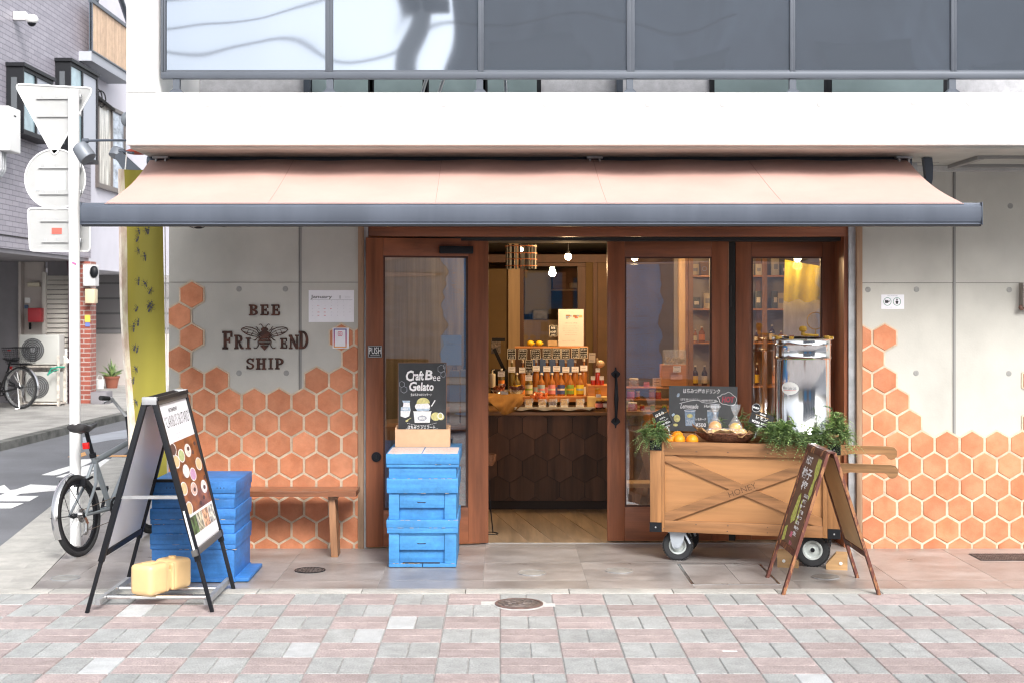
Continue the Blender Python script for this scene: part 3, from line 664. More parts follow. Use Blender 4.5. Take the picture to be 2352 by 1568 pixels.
# ============================================================ things on the wall
sg = thing('wall_sign', 'dark iron lettering BEE FRIENDSHIP with a bee emblem fixed on the bare concrete', 'shop sign', P(611, 770, YW))
m_rust = MT('rusted_iron_sign', (.05, .035, .030), .6, .5, .5, 18, (1, 1, 1), (.12, .05, .035), .2, 90)
def wl(zx, zy): return (XW(zx * .293 + 367.5, YW), ZW(zy * .293 + 514.5, YW))
def arc(cx, cy, rx, ry, a0, a1, tx, ty, n=12):
    o = [(cx + rx * math.cos(R(a0 + (a1 - a0) * k / n)), cy + ry * math.sin(R(a0 + (a1 - a0) * k / n))) for k in range(n + 1)]
    i = [(cx + (rx - tx) * math.cos(R(a0 + (a1 - a0) * k / n)), cy + (ry - ty) * math.sin(R(a0 + (a1 - a0) * k / n))) for k in range(n, -1, -1)]
    return o + i
def rc(a, b, c, d): return [(a, b), (c, b), (c, d), (a, d)]
GL = {
 'B': [rc(.12, .0, .40, 1), rc(0, 0, .45, .13), rc(0, .87, .45, 1), arc(.45, .735, .47, .265, -90, 90, .27, .13), arc(.45, .27, .53, .27, -90, 90, .28, .13), rc(.38, .47, .5, .6)],
 'E': [rc(.12, 0, .42, 1), rc(0, 0, .9, .14), rc(0, .86, .9, 1), rc(.76, .66, .93, .93), rc(.40, .43, .70, .57), rc(.62, .35, .74, .65), rc(.78, .07, .97, .36)],
 'F': [rc(.12, 0, .42, 1), rc(0, 0, .55, .12), rc(0, .87, .95, 1), rc(.78, .66, .98, .93), rc(.40, .43, .70, .56), rc(.62, .34, .74, .66)],
 'R': [rc(.10, 0, .38, 1), rc(0, 0, .46, .12), rc(0, .87, .45, 1), arc(.42, .72, .46, .28, -90, 90, .25, .13), [(.42, .46), (.62, .48), (.86, .12), (1, .12), (1, 0), (.70, 0)]],
 'I': [rc(.28, 0, .72, 1), rc(0.02, 0, .98, .12), rc(.02, .88, .98, 1)],
 'N': [rc(.12, 0, .27, 1), rc(0, 0, .38, .11), rc(.76, .05, .91, 1), rc(.64, .89, 1, 1), [(0, 1), (.30, 1), (.91, .10), (.91, 0), (.70, 0), (.12, .80), (0, .89)]],
 'D': [rc(.12, 0, .40, 1), rc(0, 0, .45, .12), rc(0, .88, .45, 1), arc(.42, .5, .56, .5, -90, 90, .27, .13, 18)],
 'S': [arc(.5, .73, .48, .27, 20, 270, .25, .13, 16), arc(.5, .28, .50, .28, -160, 90, .26, .13, 16), rc(.80, .66, .95, .99), rc(.04, .02, .18, .34)],
 'H': [rc(.10, 0, .38, 1), rc(.64, 0, .90, 1), rc(0, 0, .46, .12), rc(0, .88, .46, 1), rc(.55, 0, 1, .12), rc(.55, .88, 1, 1), rc(.36, .44, .66, .58)],
 'P': [rc(.10, 0, .40, 1), rc(0, 0, .52, .12), rc(0, .87, .45, 1), arc(.42, .68, .55, .32, -90, 90, .28, .14, 16)]}
for ch, a, b, c, d in (('B', 697, 632, 770, 718), ('E', 787, 632, 855, 718), ('E', 874, 632, 943, 718), ('F', 490, 838, 570, 980), ('R', 583, 868, 656, 978), ('I', 672, 890, 714, 978),
                       ('E', 942, 893, 1001, 975), ('N', 1010, 868, 1088, 978), ('D', 1087, 838, 1165, 978), ('S', 677, 1048, 738, 1136), ('H', 752, 1048, 834, 1138), ('I', 850, 1048, 887, 1136), ('P', 903, 1048, 971, 1136)):
    x0, z1 = wl(a, b); x1, z0 = wl(c, d); m = MB()
    for k, pl in enumerate(GL[ch]): m.prism([(x0 + (x1 - x0) * px, z0 + (z1 - z0) * pz) for px, pz in pl], (0, YW - .0005, 0), th=.0075 + .0004 * k)
    m.build('letter', m_rust, sg)
bee = MB()
def wp(*pts): return [wl(*p) for p in pts]
def bz(poly, th=.008): bee.prism(poly, (0, YW - .0005, 0), th=th)
def bt(pts, r=.0028): bee.tube([(wl(a, b)[0], YW - .005, wl(a, b)[1]) for a, b in pts], r, 6)
for s_ in (1, -1):
    def mx(p): return (820 + s_ * (p[0] - 820), p[1])
    out = [(862, 862), (880, 830), (920, 812), (965, 808), (995, 818), (1003, 828), (985, 848), (955, 865), (915, 878), (880, 882), (862, 872)]
    bt([mx(p) for p in out + out[:1]], .0032)
    for q in ([(866, 868), (905, 838), (960, 822), (1000, 826)], [(905, 838), (925, 872)], [(945, 826), (958, 862)], [(870, 872), (930, 856), (985, 845)]): bt([mx(p) for p in q], .0019)
    bt([mx(p) for p in [(826, 812), (838, 800), (842, 790), (852, 785), (862, 790)]], .0026)
    bt([mx(p) for p in [(855, 838), (872, 825), (878, 812), (888, 806)]], .0028)
    bt([mx(p) for p in [(855, 880), (880, 895), (890, 908), (905, 912)]], .0034)
    bt([mx(p) for p in [(850, 900), (872, 920), (868, 950), (880, 968), (895, 975), (905, 965)]], .0034)
bz([wl(820 + 28 * math.cos(a), 827 + 18 * math.sin(a)) for a in (-k * math.pi / 10 for k in range(20))], .0083)
bz([wl(820 + 45 * math.cos(a), 862 + 24 * math.sin(a)) for a in (-k * math.pi / 12 for k in range(24))], .0088)
for k, (y0, y1, w0, w1) in enumerate(((884, 900, 44, 46), (905, 922, 46, 45), (928, 946, 44, 38), (951, 988, 34, 2))):
    bz(wp((820 - w0, y0), (820 - w1, y1), (820 + w1, y1), (820 + w0, y0)), .0078 + .0003 * k)
bee.build('bee_emblem', m_rust, sg)
# calendar
def sheet(name, label, cat, px0, py0, px1, py1, Y=YW, mat=None, th=.0015):
    t = thing(name, label, cat, P((px0 + px1) / 2, (py0 + py1) / 2, Y))
    m = MB(); m.bx(XW(px0, Y), XW(px1, Y), Y - th - .001, Y - .001, ZW(py1, Y), ZW(py0, Y)); m.build('paper', mat or m_paper, t); return t, Y - th - .0014
cal, yc = sheet('calendar', 'white printed January calendar sheet taped on the concrete beside the joint', 'calendar', 709, 667, 813, 740)
def cz(x, y): return P((x / 7.843 + 760) / 1.0884, (y / 7.843 + 700) / 1.0884, yc)
m_ginks = MT('grey_ink', (.30, .30, .33), .6)
m = MB(); a = cz(340, 340); m.text('January', a, .145, .030, bold=.01); m.text('1', cz(706, 338), None, .022, bold=.02); m.build('title', m_ink, cal)
m = MB()
for y_ in (325, 342, 358): m.text('Happy New Year', cz(860, y_), .038, .0028)
m.bx(cz(120, 0).x, cz(950, 0).x, yc - .0002, yc, cz(0, 392).z, cz(0, 388).z)
for k in range(7): m.text('SMTWTFS'[k], cz(170 + k * 122, 405), None, .004)
n_ = 1
for r_ in range(5):
    for k in range(7):
        if r_ == 0 and k < 3: continue
        if (r_, k) in ((1, 1), (2, 2), (2, 3), (3, 1), (3, 2), (4, 1), (4, 2)): n_ += 1; continue
        if n_ < 32: m.text(str(n_), cz(170 + k * 122, 440 + r_ * 64), None, .0045)
        n_ += 1
m.build('small_print', m_ginks, cal)
m = MB()
for (x_, y_, s_) in ((290, 503, '6'), (412, 566, '14'), (535, 566, '15'), (292, 632, '20'), (414, 632, '21'), (292, 697, '27'), (414, 697, '28')):
    m.text(s_, cz(x_, y_), None, .0055, bold=.04); m.bx(cz(x_ - 24, 0).x, cz(x_ - 14, 0).x, yc - .0002, yc, cz(0, y_ + 8).z, cz(0, y_ - 8).z)
m.build('holiday_print', m_red, cal)
# photo-app poster without its code
ig, yi = sheet('framed_card', 'small white card with blue to orange border and camera icon on a tile', 'card', 764, 753, 801.5, 799.5, YW - .012, th=.003)
m_grad = bpy.data.materials.new('border_ink'); m_grad.use_nodes = True
_n = m_grad.node_tree.nodes; _l = m_grad.node_tree.links; _b = _n['Principled BSDF']; _b.inputs['Roughness'].default_value = .5
_tc = _n.new('ShaderNodeTexCoord'); _sp = _n.new('ShaderNodeSeparateXYZ'); _mr = _n.new('ShaderNodeMapRange'); _rp = _n.new('ShaderNodeValToRGB')
_l.new(_tc.outputs['Generated'], _sp.inputs[0]); _l.new(_sp.outputs['Z'], _rp.inputs[0]); _l.new(_rp.outputs[0], _b.inputs['Base Color'])
_e = _rp.color_ramp.elements; _e[0].color = (.75, .42, .12, 1); _e[1].color = (.06, .07, .25, 1); _e.new(.3).color = (.55, .10, .14, 1); _e.new(.65).color = (.35, .06, .22, 1)
m = MB(); a, b = cz(585, 955), cz(840, 1320)
for q in ((a.x, b.x, a.z - .008, a.z), (a.x, b.x, b.z, b.z + .008), (a.x, a.x + .008, b.z + .008, a.z - .008), (b.x - .008, b.x, b.z + .008, a.z - .008)): m.bx(q[0], q[1], yi - .0006, yi, q[2], q[3])
m.build('border', m_grad, ig)
m = MB(); c = cz(712, 1055)
def rr(w, h, r, n=6):
    o = []
    for cx_, cy_, a0 in ((w - r, h - r, 0), (-w + r, h - r, 90), (-w + r, -h + r, 180), (w - r, -h + r, 270)):
        o += [(cx_ + r * math.cos(R(a0 + 90 * k / n)), cy_ + r * math.sin(R(a0 + 90 * k / n))) for k in range(n + 1)]
    return o
m.tube([(c.x + a_, yi - .001, c.z + b_) for a_, b_ in rr(.0135, .0135, .004)], .0018, 5, closed=True); m.tube([(c.x + .006 * math.cos(q), yi - .001, c.z + .006 * math.sin(q)) for q in (k * .4 for k in range(16))], .0016, 5, closed=True)
m.build('camera_icon', MT('pink_ink', (.70, .12, .20), .5), ig)
m = MB(); m.text('Instagram', cz(712, 1120), .034, .0055, bold=.02); m.text('@beefriendship', cz(712, 1272), .022, .003); m.build('print', m_ink, ig)
# notice at the right with two ring icons
nt_, yn = sheet('wall_notice', 'white notice with two green ringed pictograms on the right concrete wall', 'notice', 2024, 677, 2076.5, 710)
def nz_(x, y): return P(x * .3047 + 1929.5, y * .3047 + 349, yn)
m = MB()
for x_ in (357, 429):
    c = nz_(x_, 1129); m.tube([(c.x + .0255 * math.cos(q), yn - .0005, c.z + .0265 * math.sin(q)) for q in (k * .2618 for k in range(24))], .0017, 6, closed=True)
m.build('ring', MT('green_ink', (.03, .22, .13), .5), nt_)
m = MB(); c = nz_(357, 1129); m.prism([(-.016, .010), (-.010, .012), (-.008, .008), (.004, .009), (.008, .004), (.018, .006), (.018, .001), (.008, -.002), (.004, -.010), (-.016, -.010)], c, th=.0005)
c = nz_(429, 1129); m.prism([(.0055 * math.cos(q), .014 + .0055 * math.sin(q)) for q in (k * .5 for k in range(12))], c, th=.0005); m.prism([(-.006, .006), (.006, .006), (.011, -.004), (.007, -.006), (.007, -.016), (-.007, -.016), (-.007, -.006), (-.011, -.004)][::-1], c, th=-.0005, N=(0, 1, 0))
m.build('pictogram', m_ink, nt_)
m = MB(); m.text('感染予防対策', nz_(395, 1086), .07, .006); m.text('ご協力お願いします', nz_(385, 1172), .08, .005); m.build('print', m_ginks, nt_)
mbx = thing('meter_box', 'brown metal box with a round foot at the right edge on the concrete wall', 'box', P(2352, 680, YW))
m = MB(); m.bx(XW(2341, YW), XW(2400, YW), YW - .07, YW, ZW(706, YW), ZW(650, YW), .004); m.bx(XW(2343.5, YW), XW(2398, YW), YW - .074, YW - .0705, ZW(702, YW), ZW(654, YW)); m.build('case', MT('brown_box', (.25, .22, .20), .5, .3), mbx)
m = MB(); m.ell(P(2346, 707, YW - .04), .02, 12); m.build('foot', MT('brown_knob', (.16, .08, .06), .5), mbx)
# yellow banner with bees hanging at the corner
bnr = thing('hanging_banner', 'olive yellow fabric banner printed with small black bees at the left corner of the shop', 'banner', (XW(330, 8.75), 8.75, .5))
m_yel = MT('banner_yellow', (.24, .21, .02), .75, 0, .08, 1.4, (1, 1, .6), (.29, .255, .028), .05, 9, (1, 1, .3), sheen=.2)
m_pinkb = MT('banner_pale_side', (.80, .62, .52), .8, 0, .25, 14, (1, 1, .6), (.86, .82, .70))
ztop, zbot = 2.50, .52
m = MB(); n1, n2 = 8, 30; gg = []
def bnx(u, v):     # v 0 top .. 1 bottom
    Y = 8.78 + .03 * math.sin(v * 5 + u * 2) * (1 - u) ; z = ztop + (zbot - ztop) * v
    a = XW(285 + 33 * v ** 1.6 + 3 * math.sin(v * 9), Y); b = XW(374 + 8 * v, Y)
    return Vector((a + (b - a) * u, Y + .02 * math.sin(u * 5 + v * 3), z))
for j in range(n2 + 1): gg.append([m.bm.verts.new(bnx(i / n1, j / n2)) for i in range(n1 + 1)])
for a, b in zip(gg, gg[1:]):
    for i in range(n1): m.bm.faces.new((a[i], b[i], b[i + 1], a[i + 1]))
fb = m.build('cloth', m_yel, bnr, ang=60); so = fb.modifiers.new('s', 'SOLIDIFY'); so.thickness = .0012; so.offset = 1
m = MB(); gg = []
for j in range(n2 + 1):
    v = j / n2; p = bnx(0, v); w_ = (12 + 8 * v + 3 * math.sin(v * 7)) * 8.8 / FP
    gg.append([m.bm.verts.new(p), m.bm.verts.new(p + Vector((-w_ * .5, -.05, 0))), m.bm.verts.new(p + Vector((-w_, -.02, .0)))])
for a, b in zip(gg, gg[1:]):
    for i in range(2): m.bm.faces.new((a[i + 1], b[i + 1], b[i], a[i]))
fb = m.build('folded_edge', m_pinkb, bnr, ang=60); so = fb.modifiers.new('s', 'SOLIDIFY'); so.thickness = .0012
m = MB()
for (px, py) in ((317, 532), (337, 532), (314, 548), (341, 531), (316, 577), (333, 591), (316, 647), (335, 654), (346, 669), (313, 709), (347, 709), (316, 741), (305, 753), (308, 798), (315, 802), (314, 849), (306, 874), (344, 935), (315, 925), (333, 962), (345, 700), (322, 1000), (350, 1030), (330, 1065), (356, 1070)):
    v = (ztop - ZW(py, 8.78)) / (ztop - zbot); p0 = bnx(0, v); p1 = bnx(1, v); u = (XW(px, 8.78) - p0.x) / (p1.x - p0.x)
    if not .05 < u < .93: u = min(.9, max(.08, u))
    c = bnx(u, v) + Vector((0, -.0045, 0)); an = rnd.uniform(-.7, .7); s_ = rnd.uniform(1.05, 1.45)
    def q(x, z): return (c.x + s_ * (x * math.cos(an) - z * math.sin(an)), c.y, c.z + s_ * (x * math.sin(an) + z * math.cos(an)))
    def el(cx_, cz2, rx, rz): m.face([q(cx_ + rx * math.cos(a), cz2 + rz * math.sin(a)) for a in (k * math.pi / 5 for k in range(10))])
    el(0, -.010, .005, .010); el(0, .006, .006, .006); el(0, .017, .004, .0035)
    for sx in (1, -1):
        m.tube([q(sx * .004, .006), q(sx * .018, .014), q(sx * .022, .006), q(sx * .006, .002)], .0009, 4); m.tube([q(sx * .004, 0), q(sx * .012, -.008), q(sx * .013, -.016)], .0009, 4); m.tube([q(sx * .002, .02), q(sx * .007, .028)], .0007, 4)
m.build('bee_print', m_ink, bnr)
m = MB(); m.tube([P(291, 350, 8.8), P(288, 385, 8.8), P(284, 412, 8.8)], .004, 6); m.tube([P(376, 400, 8.8), P(379, 520, 8.8), P(382, 760, 8.8), P(384, 960, 8.8)], .003, 5); m.build('cord', m_whitep, bnr)
# spotlights at the corner
def spot(px, py, px2, py2, Y, name, label, arm):
    t = thing(name, label, 'spotlight', P(px, py, Y)); a, b = P(px, py, Y), P(px2, py2, Y - .02)
    m = MB(); m.tube([a, a + (b - a) * .1, a + (b - a) * .3, a + (b - a) * .95, b], [.03, .05, .055, .058, .055], 20); m.build('lamp_head', MT('spot_grey', (.20, .22, .25), .45, .2) if 'spot_grey' not in bpy.data.materials else bpy.data.materials['spot_grey'], t)
    m = MB(); m.tube(arm, .008, 8); m.cyl(arm[0] + Vector((-.02, 0, 0)), arm[0] + Vector((.02, 0, 0)), .016); m.build('arm', m_dgrey, t); return t
spot(180, 333, 203, 366, 9.3, 'spotlight', 'grey cylindrical spotlight on a long arm beside the round road sign', [P(196, 324, 9.3), P(240, 323, 9.3), P(294, 323, 9.2)])
spot(276, 342, 268, 362, 9.5, 'spotlight', 'dark grey floodlight head under the left end of the white fascia', [P(280, 348, 9.45), P(300, 352, 9.4), P(306, 352, 9.3)])
m = MB(); m.ell(P(289, 275, 8.6), (.03, .03, .045), 16); solo(m, 'bulkhead_lamp', MT('lamp_shell', (.16, .18, .2), .3), 'small dark round lamp on the side of the white corner wall', 'lamp')
# small sign board hung behind the awning's left end
hs = thing('hanging_board', 'dark tilted panel with pale rim hanging behind the left end of the awning', 'panel', P(310, 395, 9.3))
m = MB(); m.prism([(-.10, .10), (-.055, .13), (.11, -.02), (.10, -.09), (.05, -.14)][::-1], P(300, 395, 9.35), th=.03); m.build('board', m_dgrey, hs)
m = MB(); m.bar(P(284, 395, 9.33), P(318, 431, 9.33), .012, .02); m.build('rim', m_trim, hs)
rl = MB(); rl.ell(P(318, 349, 9.5), (.09, .05, .022), 16); solo(rl, 'red_lantern', MT('red_shade', (.36, .06, .035), .5), 'red brown rounded lamp shade peeking out left of the awning', 'lantern')
m = MB(); m.bx(XW(305, 9.4), XW(316, 9.4), 9.35, 9.43, ZW(412, 9.4), ZW(388, 9.4), .004); solo(m, 'cable_clamp', m_whitep, 'small white cable clamp beside the left end of the awning roller', 'clamp')

# ============================================================ interior
m_floorw = wood('shop_floor_boards', (.20, .145, .095), 'y', .5, .45, .25, isl=.22, sc_=14)
m_iwall = MT('ochre_plaster', (.16, .10, .04), .8, 0, .12, 2)
m_iceil = MT('shop_ceiling', (.50, .47, .42), .8, 0, .1, 2)
m_post = wood('pale_post', (.42, .28, .15), 'z', .5, .12, .05)
m_ibr = wood('brown_frame', (.10, .04, .02), 'z', .5, .3, .05)
fm = MB(); a = R(10)
for k in range(-12, 34):
    cx_ = -2.2 + k * .172
    for sgm in range(2):
        y0 = 9.80 + sgm * 3.2 + (k % 3) * .5 - 1.2; y1 = y0 + 3.19
        q = [(cx_ + .002 - (y0 - 9.8) * math.tan(a), y0), (cx_ + .170 - (y0 - 9.8) * math.tan(a), y0), (cx_ + .170 - (y1 - 9.8) * math.tan(a), y1), (cx_ + .002 - (y1 - 9.8) * math.tan(a), y1)]
        for f in (lambda p: p[1] - 9.82, lambda p: 15.9 - p[1], lambda p: p[0] + 1.12, lambda p: 3.3 - p[0]):
            q = clip(q, f) if len(q) > 2 else q
        if len(q) > 2: fm.prism(q, (0, 0, -.03), (1, 0, 0), (0, 1, 0), .035 + rnd.uniform(-.001, .001))
fm.build('shop_floor', m_floorw, kind='structure')
m = MB(); m.bx(-1.4, 3.6, 9.8, 16.2, -.05, -.005); m.build('shop_floor_base', m_blackm, kind='structure')
m = MB(); m.bx(-1.15, 3.3, 9.96, 16, 2.26, 2.4); m.build('interior_ceiling', m_iceil, shop)
m = MB(); m.bx(-1.25, -1.13, 9.9, 16, 0, 2.26); m.bx(3.3, 3.4, 10.3, 16, 0, 2.26); m.bx(-1.13, 3.3, 15.9, 16, 0, 2.26); m.build('interior_wall', m_iwall, shop)
# partition behind the counter: posts, beam, glazed opening
YP = 13.4
def pz(name, px0, py0, px1, py1, Y, d, mat, parent=shop, mb=None):
    m = MB(); m.bx(XW(px0, Y), XW(px1, Y), Y, Y + d, ZW(py1, Y), ZW(py0, Y)); return m.build(name, mat, parent)
pz('partition_wall', 1080, 618, 1167, 1000, YP, .08, m_iwall)
pz('partition_post', 1167.5, 560, 1194, 1000, YP - .03, .11, m_post)
pz('partition_frame', 1194.5, 590, 1203, 1000, YP - .02, .1, m_ibr)
pz('partition_beam', 1080, 585, 1700, 603, YP - .01, .09, m_ibr)
pz('partition_frame', 1203.5, 604, 1345, 612, YP - .02, .08, m_ibr)
pz('partition_frame', 1327, 612.5, 1345, 1000, YP - .02, .08, m_ibr)
pz('partition_wall', 1345.5, 603.5, 1362, 1000, YP, .08, m_iwall)
pz('partition_frame', 1362.5, 603.5, 1372, 1000, YP - .02, .08, m_ibr)
pz('partition_panel', 1372.5, 603.5, 1425, 1000, YP, .05, MT('brown_panel', (.16, .085, .04), .6, 0, .2, 3))
pz('partition_wall', 1425.5, 603.5, 1600, 1000, YP, .08, MT('dim_plaster', (.22, .15, .09), .8, 0, .1, 2))
pz('partition_glass', 1203.5, 612.5, 1327, 790, YP + .02, .006, m_glassp)
# kitchen things seen through the partition window
pz('kitchen_hood', 1205, 622, 1266, 722, 14.6, .6, MT('hood_cream', (.30, .25, .17), .5, .2))
pz('kitchen_shelf', 1268, 665, 1327, 668, 14.4, .3, m_post)
pz('kitchen_box', 1270, 625, 1300, 664, 14.5, .3, wood('kitchen_box_wood', (.20, .10, .05), 'x'))
pz('kitchen_counter', 1203, 735, 1330, 800, 14.3, .5, m_post)
for k, (px, py, w_, h_, c) in enumerate(((1318, 664, 22, 22, (.55, .45, .28)), (1296, 707, 44, 14, (.6, .5, .3)), (1315, 730, 28, 20, (.6, .52, .45)), (1240, 735, 40, 26, (.45, .42, .38)))):
    pass
for k, (px, py, w_, h_, c, lb) in enumerate(((1318, 664, 20, 14, (.55, .45, .28), 'cream paper bag on the kitchen shelf behind the partition window'), (1300, 734, 40, 17, (.6, .5, .3), 'wide cream bag lying on the kitchen counter behind the partition window'), (1240, 734, 34, 22, (.48, .46, .42), 'grey box on the kitchen counter under the cream hood'))):
    m = MB(); m.box(P(px, py - h_ / 2, 14.5), (w_ * 14.5 / FP, .2, h_ * 14.5 / FP), bev=.02); solo(m, 'kitchen_bag' if k < 2 else 'kitchen_tub', MT('bag%s' % 'abc'[k], c, .6, 0, .2, 20), lb, 'bag' if k < 2 else 'box')
# tall dark fittings at the left behind the counter
cfm = thing('coffee_machine', 'dark espresso machine with slanted arm at the left behind the counter', 'coffee machine', P(1140, 850, 12.6))
m = MB(); m.bx(XW(1127, 12.6), XW(1166, 12.6), 12.6, 12.9, ZW(960, 12.6), ZW(850, 12.6), .01); m.build('body', m_blackm, cfm)
m = MB(); m.bar(P(1135, 800, 12.5), P(1158, 850, 12.5), .03, .03); m.bar(P(1130, 780, 12.55), P(1160, 780, 12.55), .02, .03); m.build('lever', m_black, cfm)
m = MB(); m.bx(XW(1128, 12.7), XW(1150, 12.7), 12.7, 12.75, ZW(812, 12.7), ZW(782, 12.7)); m.build('panel', m_iron, cfm)
# counter with hexagonal wooden face
YCN = 11.43; ct = thing('shop_counter', 'long counter faced with dark wooden hexagons, its top crowded with goods', 'counter', (.4, YCN, 0))
cx0, cx1 = -.6, XW(1426, YCN)
m_hexw = wood('dark_hex_wood', (.095, .048, .028), 'z', .5, .6, .2, isl=.45, sc_=9)
m = MB()
for r_ in range(-1, 5):
    for k in range(-1, 14):
        pw = 57.4 * YCN / FP; xc = XW(1171 + 0, YCN) + pw * (k - 3) + (pw / 2 if r_ % 2 else 0); zc = ZW(976 + 49.2 * r_ - 49.2 / 2 * 0, YCN)
        q = [(xc + pw / math.sqrt(3) * .975 * math.sin(a_), zc + pw / math.sqrt(3) * .975 * math.cos(a_)) for a_ in (z * math.pi / 3 for z in range(6))]
        for f in (lambda p: p[0] - cx0, lambda p: cx1 - p[0], lambda p: p[1] - .075, lambda p: .765 - p[1]): q = clip(q, f) if len(q) > 2 else q
        if len(q) > 2: m.prism(q, (0, YCN + .004, 0), th=.010 + rnd.uniform(0, .0012), mi=0)
m.build('hexagon_panel', m_hexw, ct, ang=15)
m = MB(); m.bx(cx0, cx1, YCN + .0045, YCN + .7, 0, .766); m.bx(cx0, cx1, YCN - .004, YCN + .004, .0, .07); m.build('carcass', MT('dark_carcass', (.02, .012, .01), .6), ct)
m_top = wood('counter_top_wood', (.33, .17, .07), 'x', .35, .25, .05, coat=.2)
m = MB(); m.bx(cx0, 2.1, YCN - .03, YCN + .75, .768, .796, .004); m.build('counter_top', m_top, ct)
# riser shelves on the counter
m_rs = wood('riser_wood', (.50, .22, .08), 'x', .4, .25, .05)
def rb(name, label, px0, py0, px1, py1, Y, d, mat=m_rs, cat='shelf'):
    t = thing(name, label, cat, P((px0 + px1) / 2, py1, Y))
    m = MB(); x0, x1, z0, z1 = XW(px0, Y), XW(px1, Y), ZW(py1, Y), ZW(py0, Y)
    m.bx(x0, x1, Y, Y + d, z1 - .012, z1); m.build('board', mat, t); m = MB()
    m.bx(x0, x1, Y + .004, Y + .016, z0, z1 - .0125); m.bx(x0, x0 + .012, Y + .0165, Y + d, z0, z1 - .0125); m.bx(x1 - .012, x1, Y + .0165, Y + d, z0, z1 - .0125); m.build('front_panel', mat, t); return t
rb('riser_shelf', 'low orange wooden riser carrying the left bottles on the counter', 1199, 910.5, 1272, 922, 11.72, .32)
rb('riser_shelf', 'low orange wooden riser carrying the right bottles on the counter', 1273, 910.5, 1350, 922, 11.72, .32)
trs = rb('riser_shelf', 'tall back riser behind the bottle rows carrying two lemons', 1183, 795.7, 1351, 903, 12.18, .14)
m = MB(); m.bx(XW(1184, 12.17), XW(1350, 12.17), 12.172, 12.178, ZW(902, 12.17), ZW(800, 12.17)); m.build('painted_shade_board', MT('dark_riser', (.05, .022, .012), .6, 0, .3, 6), trs)  # dark sheet over the riser front, shade behind the bottles put in as colour
for a, b in ((1222, 1236), (1240, 1254), (1262, 1276), (1284, 1297), (1303, 1318)):
    m = MB(); m.bx(XW(a, 12.16), XW(b, 12.16), 12.165, 12.1715, ZW(862, 12.16), ZW(822, 12.16)); m.build('blue_card', MT('blue_card', (.06, .10, .22), .5) if 'blue_card' not in bpy.data.materials else bpy.data.materials['blue_card'], trs)
rb('wooden_crate', 'orange wooden crate of jars at the right end of the counter', 1350.5, 884.5, 1420, 909.5, 11.62, .3, m_rs, 'crate')
rb('cream_crate', 'cream painted open box holding dark jam jars at the right of the counter', 1350.5, 911, 1420, 938, 11.50, .12, MT('cream_paint', (.72, .55, .24), .5), 'box')
# bottles
m_gl2 = MT('bottle_glass_amber', (.62, .24, .05), .06, 0, 0, 1, spec=.8, trans=.45, coat=.6)
m_glc = MT('bottle_glass_olive', (.40, .30, .09), .08, 0, 0, 1, spec=.8, trans=.55, coat=.5)
m_cap = MT('cream_cap', (.85, .78, .64), .4)
cols = {'yellow': (.80, .55, .04), 'cream': (.66, .62, .40), 'pale blue': (.40, .55, .62), 'pink': (.78, .30, .30), 'navy blue': (.06, .10, .32), 'green': (.25, .45, .08), 'lemon': (.85, .68, .05), 'orange': (.78, .28, .06), 'white': (.8, .75, .66), 'brown': (.2, .08, .04)}
m_lab = {k: MT('label_' + k.replace(' ', '_'), v, .5) for k, v in cols.items()}
def bottle(name, label, cat, px, py0, py1, Y, wpx, gm, lab, l0=.0, l1=.0, group=None, neck=.36, cap=m_cap, lab2=None):
    s = Y / FP; h = (py1 - py0) * s; r = wpx * s / 2; c = P(px, py1, Y); t = thing(name, label, cat, c, 0, group)
    m = MB(t); m.lathe([(0, .001), (r * .92, .001), (r, .006), (r, h * (1 - neck) * .86), (r * .8, h * (1 - neck)), (r * .36, h * (1 - neck * .72)), (r * .30, h * .93), (0, h * .93)], seg=16); b = m.build('glass', gm, t)
    m = MB(t); m.lathe([(0, h), (r * .40, h), (r * .42, h * .925), (0, h * .925)], seg=12); m.build('cap', cap, t)
    if lab:
        m = MB(t); m.lathe([(r * 1.015, h * l0), (r * 1.015, h * l1)], seg=16); lb = m.build('label', m_lab[lab], t)
        if lab2:
            m = MB(t); m.lathe([(r * 1.03, h * (l0 * .6 + l1 * .4)), (r * 1.03, h * (l0 * .4 + l1 * .6))], seg=16); m.build('print', m_lab[lab2], lb)
    return t
def card(px, py, wpx, hpx, Y, name, label, cat, mat=m_paper, tilt=0, lines=3, ink=m_ink, tb=None, group=None):
    s = Y / FP; c = P(px, py, Y); t = thing(name, label, cat, c, (0, tilt, 0), group); m = MB(t); ww, hh = wpx * s, hpx * s
    m.bx(-ww / 2, ww / 2, 0, .002, -hh / 2, hh / 2); pp = m.build('card', mat, t)
    m = MB(t)
    if tb: 
        for i, b in enumerate(tb): m.text(b[0], (b[1] * ww, -.0006, b[2] * hh), b[3] * ww, b[4] * hh, N=(0, -1, 0), bold=b[5] if len(b) > 5 else 0)
    else:
        for i in range(lines): 
            zc = hh * (.3 - .6 * i / max(1, lines - 1)); m.bx(-ww * .36, ww * (.36 - .1 * (i % 2)), -.0004, 0, zc - hh * .022, zc + hh * .022)
    m.build('print', ink, t)
    if mat is m_blackm:
        m = MB(t); e = .0035
        for q_ in ((-ww / 2 + .002, ww / 2 - .002, hh / 2 - e, hh / 2 - .001), (-ww / 2 + .002, ww / 2 - .002, -hh / 2 + .001, -hh / 2 + e), (-ww / 2 + .002, -ww / 2 + .0045, -hh / 2 + e, hh / 2 - e), (ww / 2 - .0045, ww / 2 - .002, -hh / 2 + e, hh / 2 - e)): m.bx(q_[0], q_[1], -.0008, -.0002, q_[2], q_[3])
        m.build('border', m_cap, t)
    return t
YB1, YB2 = 12.02, 11.86
ords = ['first', 'second', 'third', 'fourth', 'fifth', 'sixth', 'seventh', 'eighth']
